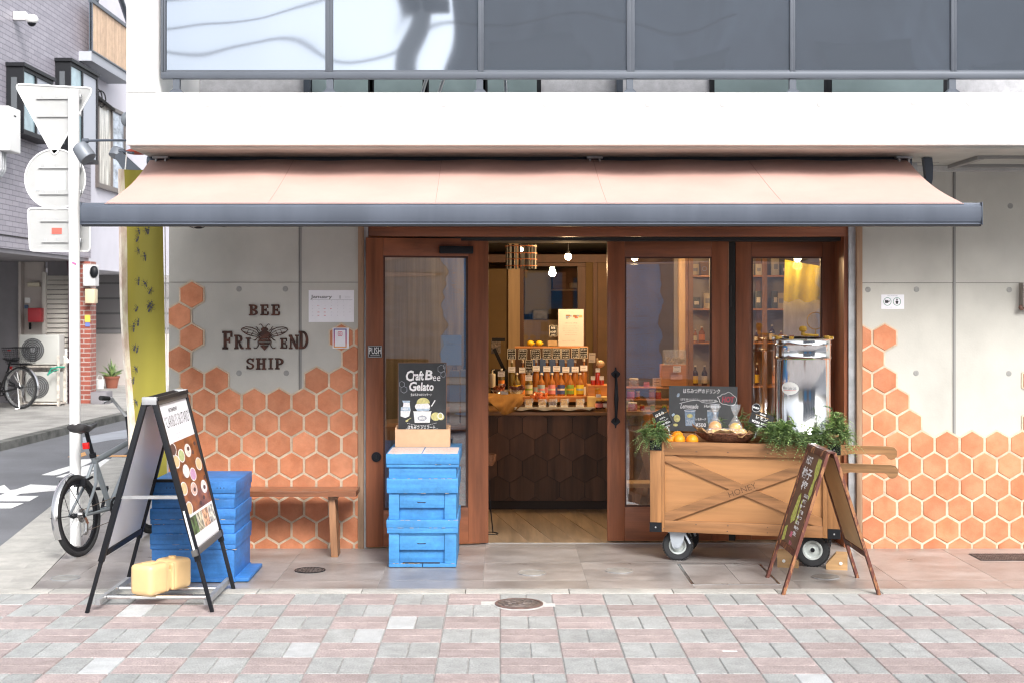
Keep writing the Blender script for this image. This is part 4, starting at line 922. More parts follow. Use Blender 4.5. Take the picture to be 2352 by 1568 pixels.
for i, px in enumerate((1175.5, 1200.5, 1231.6, 1256, 1278.5, 1299.7, 1321, 1341)):
    bottle('tall_bottle', 'tall honey drink bottle at the back of the counter, %s from the left' % ords[i], 'bottle', px, 826 if i < 7 else 822, 912, YB1, 14.6, m_glc if i == 0 else m_gl2, ['yellow', 'orange', 'pale blue', 'pink', 'navy blue', 'green', 'lemon', 'white'][i], .08, .28, 'tall bottles in the back row', .30)
    card(px, (848, 849.5, 845.5, 846.5, 846, 848, 847.5, 845)[i], 16, 12.5, YB1 - .03, 'price_card', 'white price card on the neck of the %s tall bottle from the left' % ords[i], 'price card', group='price cards on the bottles')
fl = [('yellow', 'yellow', None), ('cream', 'cream and green', 'green'), ('pale blue', 'pale blue and pink', 'pink'), ('pink', 'pink and red', 'white'), ('navy blue', 'navy blue', 'white'), ('green', 'green', 'yellow'), ('lemon', 'bright yellow and blue', 'pale blue')]
for i, px in enumerate((1187, 1214.7, 1243.3, 1267.4, 1288.8, 1309.7, 1332.2)):
    bottle('fruit_bottle', 'small honey drink bottle with a %s label in the front row' % fl[i][1], 'bottle', px, 855.5, 910, YB2, 17.0, m_glc if i < 2 else m_gl2, fl[i][0], .12, .50, 'small bottles in the front row', .34, lab2=fl[i][2])
for i, (px, py, w_, h_) in enumerate(((1175, 812.5, 20, 25), (1201, 813, 20, 25), (1230, 813, 23, 23), (1256.5, 812, 20, 25), (1278.5, 812, 19, 25), (1298.5, 812, 19, 24), (1321, 811, 18, 24), (1340.5, 810, 19, 26))):
    card(px, py, w_, h_, YB1 - .045, 'menu_card', 'black handwritten menu card above the bottles, %s from the left' % ords[i], 'menu card', m_blackm, (0, .03, -.06, 0, .04, 0, -.02, .0)[i], ink=m_chalk, tb=[('はちみつ', 0, .32, .7, .17), ('Honey drink', 0, .08, .75, .11), ('レモン生姜', 0, -.12, .75, .13), ('¥1,080', 0, -.34, .6, .14)], group='black menu cards above the bottles')
card(1215, 841, 18.5, 29, YB2 - .02, 'menu_card', 'black handwritten menu card standing between the second and third tall bottles', 'menu card', m_blackm, 0, ink=m_chalk, tb=[('りんご酢', 0, .34, .7, .13), ('honey', 0, .12, .6, .11), ('¥1,296', 0, -.34, .7, .13), ('はちみつ', 0, -.1, .7, .13)], group='black menu cards above the bottles')
card(1214.5, 867, 16, 12.5, YB2 - .04, 'price_card', 'white price card on the small bottle with the cream label', 'price card', group='price cards on the bottles')
for px, rz in ((1218.4, 0), (1238.5, 0)):
    m = MB(); m.ell(P(px, 788.3, 12.2), (.031, .026, .025), 20); m.cyl(P(px + 7.8, 788.5, 12.2), P(px + 10, 788.7, 12.2), .007, .003, 8)
    solo(m, 'lemon', MT('lemon_skin' if px < 1230 else 'lemon_skin_b', (.80, .48, .015), .45, 0, .06, 20, bump=.2, bscale=120), 'yellow lemon on the high riser, the %s one of the pair' % ('left' if px < 1230 else 'right'), 'lemon')
card(1311.5, 752.5, 58, 84, 12.22, 'info_sheet', 'large white leaflet with a photo strip standing on the high riser', 'leaflet', MT('leaflet_paper', (.58, .54, .52), .5), 0, ink=m_ginks, tb=[('Bee Friendship', 0, .42, .22, .025), ('世界のはちみつ専門店', 0, .12, .5, .03, .02), ('はちみつは自然の恵みです', 0, .04, .62, .022), ('国産はちみつから世界の蜂蜜まで', 0, -.02, .66, .022), ('季節ごとの味をお楽しみ下さい', 0, -.08, .62, .022), ('ギフト包装もいたします', 0, -.14, .5, .022), ('毎週月曜日は定休日です', 0, -.20, .5, .022), ('Open 11:00 - 18:00', -.1, -.36, .5, .03)])
ifs = [o for o in C.objects if o.name.startswith('info_sheet')][0]
m = MB(ifs)
for k in range(14):
    a_ = rnd.uniform(-.09, .075); b_ = rnd.uniform(.073, .10); m.bx(a_, a_ + rnd.uniform(.01, .04), -.001 - k * .00005, 0, b_, b_ + rnd.uniform(.008, .02), mi=k % 4)
m.build('photo', [MT('ph_a', (.25, .12, .05), .5), MT('ph_b', (.20, .28, .42), .5), MT('ph_c', (.55, .35, .15), .5), MT('ph_d', (.5, .1, .08), .5)], ifs)
# small things on the counter
card(1271, 760, 19, 26, 12.2, 'shop_card_box', 'small black and white box standing left of the large leaflet', 'box', m_blackm, 0, ink=m_chalk, tb=[('BEE', 0, .25, .5, .2), ('HONEY', 0, -.1, .7, .2), ('SHOP', 0, -.35, .5, .12)])
m = MB(); m.bx(XW(1258, 12.2), XW(1280, 12.2), 12.19, 12.25, ZW(794, 12.2), ZW(782, 12.2)); solo(m, 'wooden_stand', m_post, 'pale wooden block under the small black and white box', 'block')
m = MB(); c = P(1131, 889, 11.8); m.lathe([(0, 0), (.025, 0), (.027, .01), (.026, .115), (.0, .118)], c, 18); m.cyl(c + Vector((0, 0, .118)), c + Vector((0, 0, .14)), .007); m.bar(c + Vector((0, 0, .14)), c + Vector((.02, 0, .15)), .01, .008)
solo(m, 'pump_bottle', MT('cream_plastic', (.7, .64, .5), .4), 'cream pump bottle at the far left of the counter', 'bottle')
bottle('juice_bottle', 'clear bottle with an orange label beside the cream pump bottle', 'bottle', 1151.5, 846, 891, 11.8, 14.5, m_glc, 'orange', .0, .42, None, .25, m_whitep, 'white')
card(1151.5, 858, 16, 12, 11.74, 'price_card', 'white price card on the neck of the orange labelled bottle', 'price card', group='price cards on the bottles')
# glass dishes with sweets
m_clear = glassm('clear_plastic', .2, 60, base=.16, rough=.12, haze=.14)
def packets(px, py, Y, n, sx, col, name, label, group=None):
    t = thing(name, label, 'sweets', P(px, py, Y), 0, group); m = MB(t)
    for k in range(n): m.box((rnd.uniform(-sx, sx), rnd.uniform(-.04, .04), .012 + rnd.uniform(0, .04)), (.045, .03, .022), Matrix.Rotation(rnd.uniform(-1, 1), 3, 'Y') @ Matrix.Rotation(rnd.uniform(-1, 1), 3, 'Z'), .006)
    m.build('packets', MT(name + '_c', col, .25, 0, .4, 30, coat=.6), t); return t
for px, w_, lb in ((1149, 42, 'shallow glass dish heaped with brown sweets, left of the pair'), (1186, 36, 'shallow glass dish heaped with dark sweets, right of the pair')):
    c = P(px, 904, 11.56); t = thing('glass_dish', lb, 'dish', c)
    m = MB(t); r = w_ / 2 * 11.56 / FP; m.lathe([(0, 0), (r * .6, 0), (r, .035), (r * 1.02, .035), (r * .62, -.004), (0, -.004)], seg=28); m.build('dish', m_clear, t)
    packets(px, 900, 11.56, 16, .05, (.25, .06, .02) if px < 1170 else (.16, .05, .03), 'wrapped_sweets', 'brown wrapped sweets heaped in the %s glass dish' % ('left' if px < 1170 else 'right'))
card(1158.5, 901.5, 16, 6.5, 11.44, 'price_card', 'long white price card in front of the left glass dish', 'price card', lines=2, group='price cards on the bottles')
packets(1238, 917, 11.62, 26, .055, (.55, .12, .02), 'candy_heap', 'heap of orange wrapped candy in front of the bottle rows')
# mustard cloth draped over the counter edge
m = MB(); gg = []
for j in range(15):
    v = j / 14; row = []
    for i in range(21):
        u = i / 20; px = 1121 + 84 * u - 8 * v; yb = 902 + 2 * u + v * (30 + 24 * max(0, math.sin(u * 3.3 - .3)) ** 1.5 - 6 * u) - (12 * v * (1 - u) ** 2)
        Y = YCN + .10 * (1 - v) ** 1.5 - .045 + .018 * math.sin(u * 19 + v * 6) * v
        row.append(m.bm.verts.new(P(px + 2 * math.sin(v * 6 + u * 9), yb, Y)))
    gg.append(row)
for a, b in zip(gg, gg[1:]):
    for i in range(20): m.bm.faces.new((a[i], b[i], b[i + 1], a[i + 1]))
o = solo(m, 'mustard_cloth', MT('mustard_linen', (.36, .18, .045), .9, 0, .15, 10, bump=.3, bscale=30), 'mustard yellow cloth crumpled over the left front edge of the counter', 'cloth'); so = o.modifiers.new('s', 'SOLIDIFY'); so.thickness = .003
m = MB(); pts = []
for i in range(31):
    u = i / 30; px = 1182 + 185 * u; pts.append((px, 940 + 2.2 * math.sin(u * 21) + (-6 if u > .96 else 0)))
for (a, b), (c, d) in zip(pts, pts[1:]):
    m.face([P(a, b, YCN - .036), P(c, d, YCN - .036), P(c, 934, YCN - .037), P(a, 934, YCN - .037)]); m.face([P(a, 934, YCN - .037), P(c, 934, YCN - .037), (XW(c, YCN), YCN + .2, .7995), (XW(a, YCN), YCN + .2, .7995)])
o = solo(m, 'cream_cloth', MT('cream_linen', (.88, .80, .60), .9, 0, .05, 10), 'cream cloth with a wavy hem lying under the biscuit packets', 'cloth'); so = o.modifiers.new('s', 'SOLIDIFY'); so.thickness = .002; so.offset = 1
m_cook = MT('biscuit', (.70, .48, .20), .6, 0, .25, 40, bump=.3, bscale=80)
for i, (px, cc, lb) in enumerate(((1214, 0, 'first'), (1245.5, 0, 'second'), (1269.5, 1, 'third, dark filled,'), (1296, 0, 'fourth'), (1332, 0, 'fifth'))):
    t = thing('biscuit_packet', 'clear packet of biscuits on the cream cloth, %s from the left' % lb, 'biscuit packet', P(px, 936, YCN + .03), 0, 'biscuit packets on the cream cloth')
    m = MB(t); m.box((0, .01, .036), (.052 + .012 * (i == 1), .03, .052 - .018 * (i in (1, 2))), Matrix.Rotation(R(-18), 3, 'X'), .014); m.build('biscuit', [m_cook, MT('dark_biscuit', (.10, .03, .02), .5, 0, .4, 50)][cc] if i in (0, 2) else m_cook, t)
    m = MB(t); m.box((0, .012, .038), (.068, .042, .066), Matrix.Rotation(R(-18), 3, 'X'), .012); m.ell((.03, .0, .06), (.014, .01, .02), 8); m.build('wrapper', m_clear, t)
    card(px, 934, 15.5 + (i == 4) * 2, 8.5, YCN - .015, 'price_card', 'white price card in front of the biscuit packet, %s from the left' % lb, 'price card', lines=2, group='price cards in front of the biscuits')
def jar(name, label, px, py0, py1, Y, wpx, col, capc=m_cap, group=None, lab=None, clear=False):
    s = Y / FP; h = (py1 - py0) * s; r = wpx * s / 2; t = thing(name, label, 'jar', P(px, py1, Y), 0, group)
    m = MB(t); m.lathe([(0, .001), (r * .93, .001), (r, .005), (r, h * .72), (r * .85, h * .80), (r * .85, h * .84), (0, h * .84)], seg=18); m.build('glass', col, t)
    m = MB(t); m.lathe([(0, h), (r * .92, h), (r * .94, h * .83), (0, h * .83)], seg=18); m.build('lid', capc, t)
    if lab: m = MB(t); m.lathe([(r * 1.02, h * .18), (r * 1.02, h * .6)], seg=18); m.build('label', m_lab[lab], t)
    return t
m_jred = MT('red_jam_glass', (.42, .03, .02), .1, 0, 0, 1, spec=.8, coat=.5); m_jdk = MT('dark_jam_glass', (.05, .008, .01), .1, coat=.6); m_jam = MT('amber_honey_glass', (.60, .25, .03), .1, coat=.6, trans=.3); m_gold = MT('gold_lid', (.72, .48, .12), .3, .8); m_jpk = MT('pink_salt_glass', (.62, .22, .28), .2, coat=.5); m_jgr = MT('green_tea_glass', (.28, .36, .03), .2, coat=.5)
jar('jam_jar', 'dark jam jar with a pink label in the cream box', 1376, 916, 938, 11.47, 17, m_jdk, m_gold, 'dark jam jars', 'pink')
jar('jam_jar', 'dark jam jar with a pale label at the edge of the cream box', 1393, 916, 938, 11.47, 17, m_jdk, m_gold, 'dark jam jars', 'white')
jar('honey_jar', 'honey jar with gold lid in front of the orange crate', 1373, 890, 910, 11.56, 14, m_jam, m_gold)
card(1374.5, 908, 11.5, 7, 11.45, 'price_card', 'tiny white price card in front of the gold lidded honey jar', 'price card', lines=2, group='price cards on the bottles')
for i, (px, py0, lb) in enumerate(((1362, 866, 'small red jar with white tag, leftmost on the orange crate'), (1373, 848, 'tall red jar with white tag on the orange crate'), (1382, 866, 'low red jar with white tag, rightmost on the orange crate'))):
    jar('preserve_jar', lb, px, py0, 884, 11.68, 11, m_jred, m_jred, 'red preserve jars'); card(px, py0 + 1.5, 10, 9, 11.6, 'price_card', 'small white tag on the %s' % lb, 'price card', lines=1, group='tags on the red jars')
m = MB(); m.ell(P(1379, 835, 11.75), (.036, .03, .032), 16); m.cyl(P(1373, 833, 11.75), P(1371, 822, 11.75), .012, .010, 10); solo(m, 'sweet_bag', MT('tan_bag', (.42, .30, .18), .3, 0, .3, 20, coat=.4), 'tan bag with a white stopper above the red jars', 'bag')
card(1360, 821, 15, 22, 11.7, 'clip_tag', 'grey tag with a round clip right of the black menu cards', 'tag', MT('grey_tag', (.5, .44, .38), .5), .03, lines=2)
# table with crossed legs, right of the counter, and its goods
t = thing('display_table', 'wooden display table with crossed braces seen through the right door leaf', 'table', (XW(1500, 11.2), 11.2, 0))
m_tw = wood('table_wood', (.30, .15, .07), 'x', .5, .3, .1); m_twz = wood('table_leg_wood', (.22, .12, .065), 'z', .5, .3, .1)
m = MB(); m.bx(XW(1400, 11.0), XW(1690, 11.0), 11.0, 11.425, .80, .83); m.build('table_top', m_tw, t)
m = MB(); m.bar((XW(1452, 11.15), 11.1, .80), (XW(1520, 11.15), 11.1, .02), .02, .06, (1, 0, 0)); m.bar((XW(1520, 11.15), 11.14, .80), (XW(1452, 11.15), 11.14, .02), .02, .06, (1, 0, 0)); m.build('cross_brace', m_twz, t)
for px in (1445, 1525, 1680):
    m = MB(); m.bx(XW(px, 11.15) - .025, XW(px, 11.15) + .025, 11.05, 11.1, 0, .799); m.build('leg', m_twz, t)
st = thing('low_stool', 'small wooden stool with pale seat seen low through the right door leaf', 'stool', (XW(1475, 10.5), 10.5, 0))
m = MB(); m.bx(XW(1438, 10.5), XW(1510, 10.5), 10.4, 10.6, .31, .345, .005); m.build('seat', m_post, st)
for px in (1448, 1498):
    m = MB(); m.bx(XW(px, 10.5) - .03, XW(px, 10.5) + .03, 10.45, 10.55, 0, .309); m.build('leg', m_twz, st)
def shelf2(px0, px1, py, Y, lb):
    t = thing('jar_shelf', lb, 'shelf', P((px0 + px1) / 2, py, Y)); m = MB(); m.bx(XW(px0, Y), XW(px1, Y), Y, Y + .16, ZW(py + 2.5, Y), ZW(py, Y)); m.build('board', m_rs, t)
    for a_ in (px0 + 1, px1 - 1):
        m = MB(); m.bx(XW(a_, Y) - .006, XW(a_, Y) + .006, Y + .02, Y + .14, .831 if py > 900 else ZW(918.5, Y), ZW(py + 2.7, Y)); m.build('support', m_rs, t)
    return t
shelf2(1400, 1560, 889, 11.3, 'upper narrow wooden shelf of jars behind the right door leaf'); shelf2(1400, 1560, 916, 11.25, 'lower narrow wooden shelf of jars behind the right door leaf')
sj = [(1456, 868, 888, 11.36, 22, m_clear, m_cap, 'wide clear jar with cream paper on the upper jar shelf'), (1485, 876, 888, 11.36, 14, m_jpk, m_jpk, 'pink tin on the upper jar shelf'),
      (1449, 894, 915, 11.3, 18, m_jpk, m_gold, 'pink jar with gold lid on the lower jar shelf'), (1465, 897, 915, 11.3, 10, m_jam, m_gold, 'slim amber jar on the lower jar shelf'), (1497, 894, 915, 11.3, 14, m_jam, m_gold, 'amber jar with gold lid on the lower jar shelf, left of the pair'), (1512, 896, 915, 11.3, 14, m_jred, m_gold, 'red jar with gold lid on the lower jar shelf, right of the pair'),
      (1453, 923, 943, 11.08, 22, m_jpk, m_cap, 'squat pink jar on the display table'), (1475, 928, 943, 11.08, 11, m_jred, m_gold, 'small red jar on the display table'), (1499, 928, 943, 11.08, 11, m_jgr, m_gold, 'small green jar on the display table, left of the pair'), (1526, 928, 943, 11.08, 11, m_jgr, m_gold, 'small green jar on the display table, right of the pair')]
for px, a, b, Y, w_, mm_, cp_, lb in sj: jar('goods_jar', lb, px, a, ZW(0, Y) and (CY + (H - (.831 if a > 920 else ZW(916 if a > 890 else 889, 11.25 if a > 890 else 11.3))) * FP / Y), Y, w_, mm_, cp_, 'jars behind the right door leaf')
card(1509, 877, 20, 20, 11.38, 'price_card', 'cream folded card standing on the upper jar shelf', 'price card', m_cap, 0, lines=3)
bxw = thing('wooden_dispenser', 'orange wooden box with a clear lid of sweets behind the right door leaf', 'box', P(1549, 885, 11.45))
m = MB(); m.bx(XW(1521.5, 11.3), XW(1577, 11.3), 11.32, 11.5, ZW(886, 11.3), ZW(838, 11.3)); m.build('box', m_rs, bxw)
m = MB(); m.bx(XW(1528, 11.3), XW(1577, 11.3), 11.34, 11.48, ZW(837.8, 11.3), ZW(804, 11.3)); m.build('clear_case', m_clear, bxw)
m = MB()
for k in range(20): m.box((rnd.uniform(XW(1533, 11.4), XW(1572, 11.4)), rnd.uniform(11.36, 11.46), ZW(837, 11.3) + rnd.uniform(.01, .05)), (.025, .02, .02), Matrix.Rotation(rnd.uniform(-1, 1), 3, 'Y'), .004)
m.build('sweets', MT('olive_sweets', (.32, .24, .10), .3, 0, .4, 60), bxw)
m = MB(); m.bx(XW(1541, 11.3), XW(1568, 11.3), 11.315, 11.3195, ZW(871, 11.3), ZW(859.5, 11.3)); m.build('label', MT('pink_label', (.7, .42, .36), .5), bxw)
card(1555, 847, 18, 14, 11.3, 'price_card', 'white price card on the front of the orange wooden box', 'price card', lines=2)
# tall shelving behind the right leaves
YS = 12.4; sv = thing('wall_shelving', 'tall pale wooden shelving filled with jars and boxes behind the right door leaves', 'shelving', (2.2, YS, 0)); m_sw = wood('shelf_wood', (.30, .15, .07), 'z', .5, .2, .05)
m = MB()
for px in (1587, 1757, 1905): m.bx(XW(px, YS) - .02, XW(px, YS) + .02, YS, YS + .04, 0, 2.2); m.bx(XW(px, YS) - .02, XW(px, YS) + .02, YS + .31, YS + .35, 0, 2.2)
m.build('upright', m_sw, sv)
shp = [632.6, 709, 786, 886, 960]
m = MB()
for py in shp: m.bx(XW(1590.5, YS), XW(1905, YS), YS + .005, YS + .34, ZW(py + 3.5, YS), ZW(py, YS))
m.build('shelf_board', m_rs, sv)
m = MB(); m.bx(XW(1560, YS), XW(1930, YS), YS + .37, YS + .39, 0, 2.24); m.build('back_panel', MT('taupe_panel', (.30, .26, .23), .7, 0, .1, 3), sv)
pc = pz('striped_post', 1560, 590, 1574, 1000, 12.2, .1, m_post)
names_col = [((.62, .52, .34), 'cream'), ((.20, .12, .07), 'brown'), ((.66, .60, .48), 'pale'), ((.30, .16, .05), 'amber'), ((.12, .13, .12), 'black')]
row_n = ['top', 'second', 'third', 'fourth', 'lowest']
gm_ = {}
kk = 0
for ri, py in enumerate(shp):
    px = 1597 if ri != 1 else 1600; n_ = 0
    while px < 1898:
        ci = rnd.randrange(5); w_ = rnd.choice((12, 15, 18, 20)); h_ = rnd.choice((26, 30, 36, 40)) if ri not in (3,) else rnd.choice((48, 54))
        if 1745 < px < 1772: px += 22; continue
        if 1634 < px < 1718: px = 1722; continue
        c, cn = names_col[ci]; n_ += 1
        lbx = '%s %s on the %s shelf of the wall shelving, number %d along' 
        if ri in (2, 3) or (ri == 4):
            bottle('shelf_bottle', 'dark %s bottle on the %s board of the wall shelving, %s along' % (cn, row_n[ri], ('first', 'second', 'third', 'fourth', 'fifth', 'sixth', 'seventh', 'eighth', 'ninth', 'tenth', 'eleventh', 'twelfth', 'last', 'last', 'last', 'last')[n_ - 1]), 'bottle', px, py - h_, py, YS + .14, w_ * .72, m_gl2 if ci % 2 else m_jdk, ['white', 'cream', 'yellow', 'orange', 'white'][ci], .15, .5, 'bottles on the wall shelving', .3)
        else:
            t = thing('tea_box', '%s gift box on the %s board of the wall shelving, %s along' % (cn, row_n[ri], ('first', 'second', 'third', 'fourth', 'fifth', 'sixth', 'seventh', 'eighth', 'ninth', 'tenth', 'eleventh', 'twelfth', 'last', 'last', 'last', 'last')[n_ - 1]), 'box', P(px, py, YS + .1), 0, 'boxes on the wall shelving')
            key = 'bx' + cn; gm_.setdefault(key, MT('gift_box_' + cn, c, .5, 0, .1, 10)); s = YS / FP
            m = MB(t); m.bx(-w_ * s / 2, w_ * s / 2, 0, .08, .001, h_ * s, .002); m.build('carton', gm_[key], t)
            m = MB(t)
            if ci % 2: m.tube([(w_ * s * .28 * math.cos(a_), -.0008, h_ * s * .5 + w_ * s * .28 * math.sin(a_)) for a_ in (q * .5236 for q in range(12))], .004, 5, closed=True)
            else: m.bx(-w_ * s * .3, w_ * s * .3, -.0012, -.0003, h_ * s * .35, h_ * s * .65)
            m.build('emblem', m_ginks if ci != 4 else m_cap, t)
        px += w_ + rnd.choice((2, 3, 8))
# posters hanging just inside the third leaf
t = thing('yellow_cloth', 'bright yellow fabric hanging inside the glass of the rightmost door leaf', 'cloth', P(1860, 600, 10.3))
m = MB(); gg = []
for j in range(9):
    row = []
    for i in range(17):
        u, v = i / 16, j / 8; row.append(m.bm.verts.new(P(1803 - 3 * v + (94 + v * 2) * u, 597 + 17 * u + v * (93 - 14 * u) + 4 * v * math.sin(u * 14), 10.3 + .035 * math.sin(u * 13 + v))))
    gg.append(row)
for a, b in zip(gg, gg[1:]):
    for i in range(16): m.bm.faces.new((a[i], b[i], b[i + 1], a[i + 1]))
o = m.build('fabric', MT('yellow_fabric', (.90, .70, .07), .6, 0, .15, 6, bump=.2, bscale=12), t, ang=70); so = o.modifiers.new('s', 'SOLIDIFY'); so.thickness = .002
t = thing('lilac_poster', 'pale lilac poster standing inside the glass below the yellow fabric', 'poster', P(1850, 730, 10.42))
m = MB(); m.bx(XW(1800, 10.42), XW(1893, 10.42), 10.42, 10.425, ZW(790, 10.42), ZW(688, 10.42)); m.build('paper', MT('lilac_paper', (.75, .76, .88), .5, 0, .2, 4, (3, 1, 1)), t)
m = MB(); m.bx(XW(1796, 10.4), XW(1840, 10.4), 10.40, 10.402, ZW(785, 10.4), ZW(774, 10.4)); m.build('strip', m_paper, t)
m = MB()
for px, py in ((1818, 770), (1850, 772), (1875, 771)): m.bx(XW(px - 5, 10.4), XW(px + 5, 10.4), 10.38, 10.4, ZW(py + 14, 10.4), ZW(py, 10.4), .002)
m.build('red_print', MT('brick_print', (.45, .12, .08), .5), t)
m = MB(); c = P(1873, 737, 10.35); m.tube([(c.x + .062 * math.cos(a_), 10.35, c.z + .062 * math.sin(a_)) for a_ in (k * math.pi / 16 for k in range(32))], .004, 8, closed=True); m.cyl(c + Vector((0, 0, -.06)), c + Vector((0, 0, -.35)), .005); solo(m, 'table_mirror', m_gold, 'thin round brass ring of a small mirror inside the rightmost door leaf', 'mirror')
# paper sheets inside the left leaf
for px0, py0, px1, py1, Y, lb in ((1012, 770, 1060, 838, 9.95, 'white paper taped inside the glass of the left door leaf'),): 
    t = thing('paper_sheet', lb, 'paper', P((px0 + px1) / 2, py1, Y)); m = MB(); m.bx(XW(px0, Y), XW(px1, Y), Y, Y + .001, ZW(py1, Y), ZW(py0, Y)); m.build('sheet', MT('grey_paper', (.55, .58, .60), .6), t)
    m = MB(); m.text('はちみつ', (XW(1036, Y), Y - .0005, ZW(790, Y)), .06, .018); m.build('print', m_ginks, t)
t = thing('cream_curtain', 'cream striped blind hanging deep inside behind the left door leaf', 'curtain', (XW(960, 12), 12, 0)); m = MB()
m.bx(XW(830, 12.0), XW(1066, 12.0), 12.0, 12.02, .1, 2.2); m.build('fabric', MT('blind_fabric', (.34, .29, .19), .8, 0, .25, 3, (8, 1, .3)), t)
t = thing('side_table', 'dark wooden side table behind the left door leaf', 'table', (XW(960, 10.9), 10.9, 0)); m = MB(); m.bx(XW(886, 10.9), XW(1090, 10.9), 10.8, 11.1, .70, .73); m.build('table_top', m_top, t)
for px in (890, 1080): m = MB(); m.bx(XW(px, 10.9) - .02, XW(px, 10.9) + .02, 10.85, 10.9, 0, .699); m.build('leg', m_twz, t)
for k, (px, py0) in enumerate(((1044, 850), (1070, 848))):
    t = thing('paper_bag', 'cream paper bag on the side table behind the left door leaf, %s of two' % ('left' if k == 0 else 'right'), 'bag', P(px, 925, 10.95), 0, 'paper bags on the side table'); m = MB(); m.bx(XW(px - 11, 10.95), XW(px + 11, 10.95), 10.9, 10.98, .731, ZW(py0, 10.95), .004); m.build('bag', MT('cream_bag' + 'ab'[k], (.5, .46, .36), .6), t)
    m = MB(); c = P(px, py0, 10.94); m.tube([c + Vector((-.02, 0, 0)), c + Vector((-.012, 0, .03)), c + Vector((.012, 0, .03)), c + Vector((.02, 0, 0))], .002, 5); m.build('handle', m_ink, t)
# thin round side stand near the left jamb
t = thing('wire_stand', 'thin black wire stand with round foot and wicker bowl beside the left leaf', 'stand', (XW(1128, 10.2), 10.2, 0))
m = MB(); c = Vector((XW(1126, 10.2), 10.2, .006)); m.tube([(c.x + .055 * math.cos(a_), c.y + .055 * math.sin(a_), .007) for a_ in (k * math.pi / 12 for k in range(24))], .005, 6, closed=True); m.tube([c + Vector((.02, 0, .005)), c + Vector((-.01, 0, .3)), c + Vector((-.015, 0, .52))], .005, 6); m.build('wire', m_black, t)
m = MB(); m.lathe([(.0, .50), (.03, .50), (.05, .53), (.055, .58), (.045, .58), (.025, .515), (0, .515)], (c.x - .01, c.y, 0), 20); m.build('bowl', MT('wicker_brown', (.22, .09, .04), .6, 0, .3, 60), t)
# wooden slat pendant lamp and ceiling bulbs
def plight(parent, loc, e, r=.04, col=(1, .66, .34)):
    l = bpy.data.lights.new('lamp_light', 'POINT'); l.energy = e; l.shadow_soft_size = r; l.color = col
    o = bpy.data.objects.new('lamp_light', l); C.objects.link(o); o.parent = parent; o.location = WM[parent.name].inverted() @ Vector(loc)
m_bulb = MT('glowing_bulb', (1, .78, .45), .3, em=16.0)
LE = 13
def pend(px, py, Y, e, lb, r=.029, name='ceiling_bulb'):
    c = P(px, py, Y); t = thing(name, lb, 'lamp', c); m = MB(t); m.ell((0, 0, 0), r, 16); m.build('bulb', m_bulb, t)
    zc = max(.02, 2.258 - c.z); m = MB(t); m.cyl((0, 0, r * .8), (0, 0, zc), .004); m.cyl((0, 0, r * .8), (0, 0, r * 1.5), .014); m.build('cord', m_black, t); plight(t, c + Vector((0, -.01, -r - .02)), e); return t
pend(1305, 590, 11.65, LE * .9, 'bright bare ceiling bulb above the counter, right of the slatted lamp')
pend(1458, 592, 11.6, LE, 'bare ceiling bulb at the top left of the right leaf glass')
pend(1832, 594, 10.16, .45, 'bare ceiling bulb at the top of the rightmost leaf glass', .026)
pend(1700, 585, 10.9, LE, 'added ceiling bulb, unseen behind the top of the door frames')  # extra lamp out of sight, added to brighten the interior
YL = 11.5; c = P(1197, 590, YL); t = thing('slatted_lamp', 'round pendant lamp of copper rings and dark wooden slats over the counter', 'lamp', c); m = MB(t); r = .128
for z in (.085, .028, -.022, -.075): m.tube([(r * math.cos(a_), r * math.sin(a_), z) for a_ in (k * math.pi / 18 for k in range(36))], .0035, 6, closed=True)
m.build('ring', MT('copper_ring', (.50, .16, .06), .4, .3), t); m = MB(t)
for k in range(14):
    a_ = k * math.pi / 7 + .1; m.box((r * .96 * math.cos(a_), r * .96 * math.sin(a_), 0), (.006, .016 + .008 * (k % 2), .20), a_)
m.build('slats', m_blackm, t); m = MB(t); m.ell((0, 0, .06), .018, 12); m.build('bulb', m_bulb, t)
m = MB(t); m.cyl((0, 0, .08), (0, 0, 2.258 - c.z), .004); m.build('cord', m_black, t); plight(t, c + Vector((0, 0, -.02)), LE * .03)
# ============================================================ blue hive boxes
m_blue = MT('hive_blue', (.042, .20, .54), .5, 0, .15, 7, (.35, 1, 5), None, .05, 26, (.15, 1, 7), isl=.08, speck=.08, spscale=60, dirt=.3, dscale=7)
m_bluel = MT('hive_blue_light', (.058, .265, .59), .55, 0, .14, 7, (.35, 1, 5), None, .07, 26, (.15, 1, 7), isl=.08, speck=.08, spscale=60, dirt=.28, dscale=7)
m_chip = MT('bare_chipped_wood', (.50, .38, .27), .8, 0, .2, 30)
def chips(m, x0, x1, y, z, n, h=.0025):
    for _ in range(n):
        a = rnd.uniform(x0, x1); m.bx(a, a + rnd.uniform(.006, .03), y - .0006, y + .002, z - h * rnd.uniform(.4, 1), z + .0006)
hv = thing('beehive_stack', 'wide mid blue stack of wooden hive boxes behind the black sandwich board, beside the bench', 'beehive', (-1.83, 8.66, 0))
X0, X1, Y0, Y1 = -2.085, -1.577, 8.39, 8.93
lay = [(0, .030, .0, 'floor_board'), (.03, .203, .007, 'hive_box'), (.2035, .232, .0, 'strip'), (.2325, .295, -.002, 'band'), (.2955, .353, .007, 'hive_box'), (.3535, .383, .0, 'strip'), (.3835, .445, -.002, 'band'), (.4455, .504, .007, 'hive_box'), (.5045, .537, .002, 'strip'), (.5375, .607, -.003, 'lid')]
for z0, z1, ins, nm in lay:
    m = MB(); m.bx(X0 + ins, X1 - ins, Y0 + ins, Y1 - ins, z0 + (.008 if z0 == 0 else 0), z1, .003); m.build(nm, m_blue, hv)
m = MB(); m.bx(X1 - .01, X1 + .075, Y0 + .02, Y1 - .03, .008, .028, .003); m.build('landing_board', m_blue, hv)
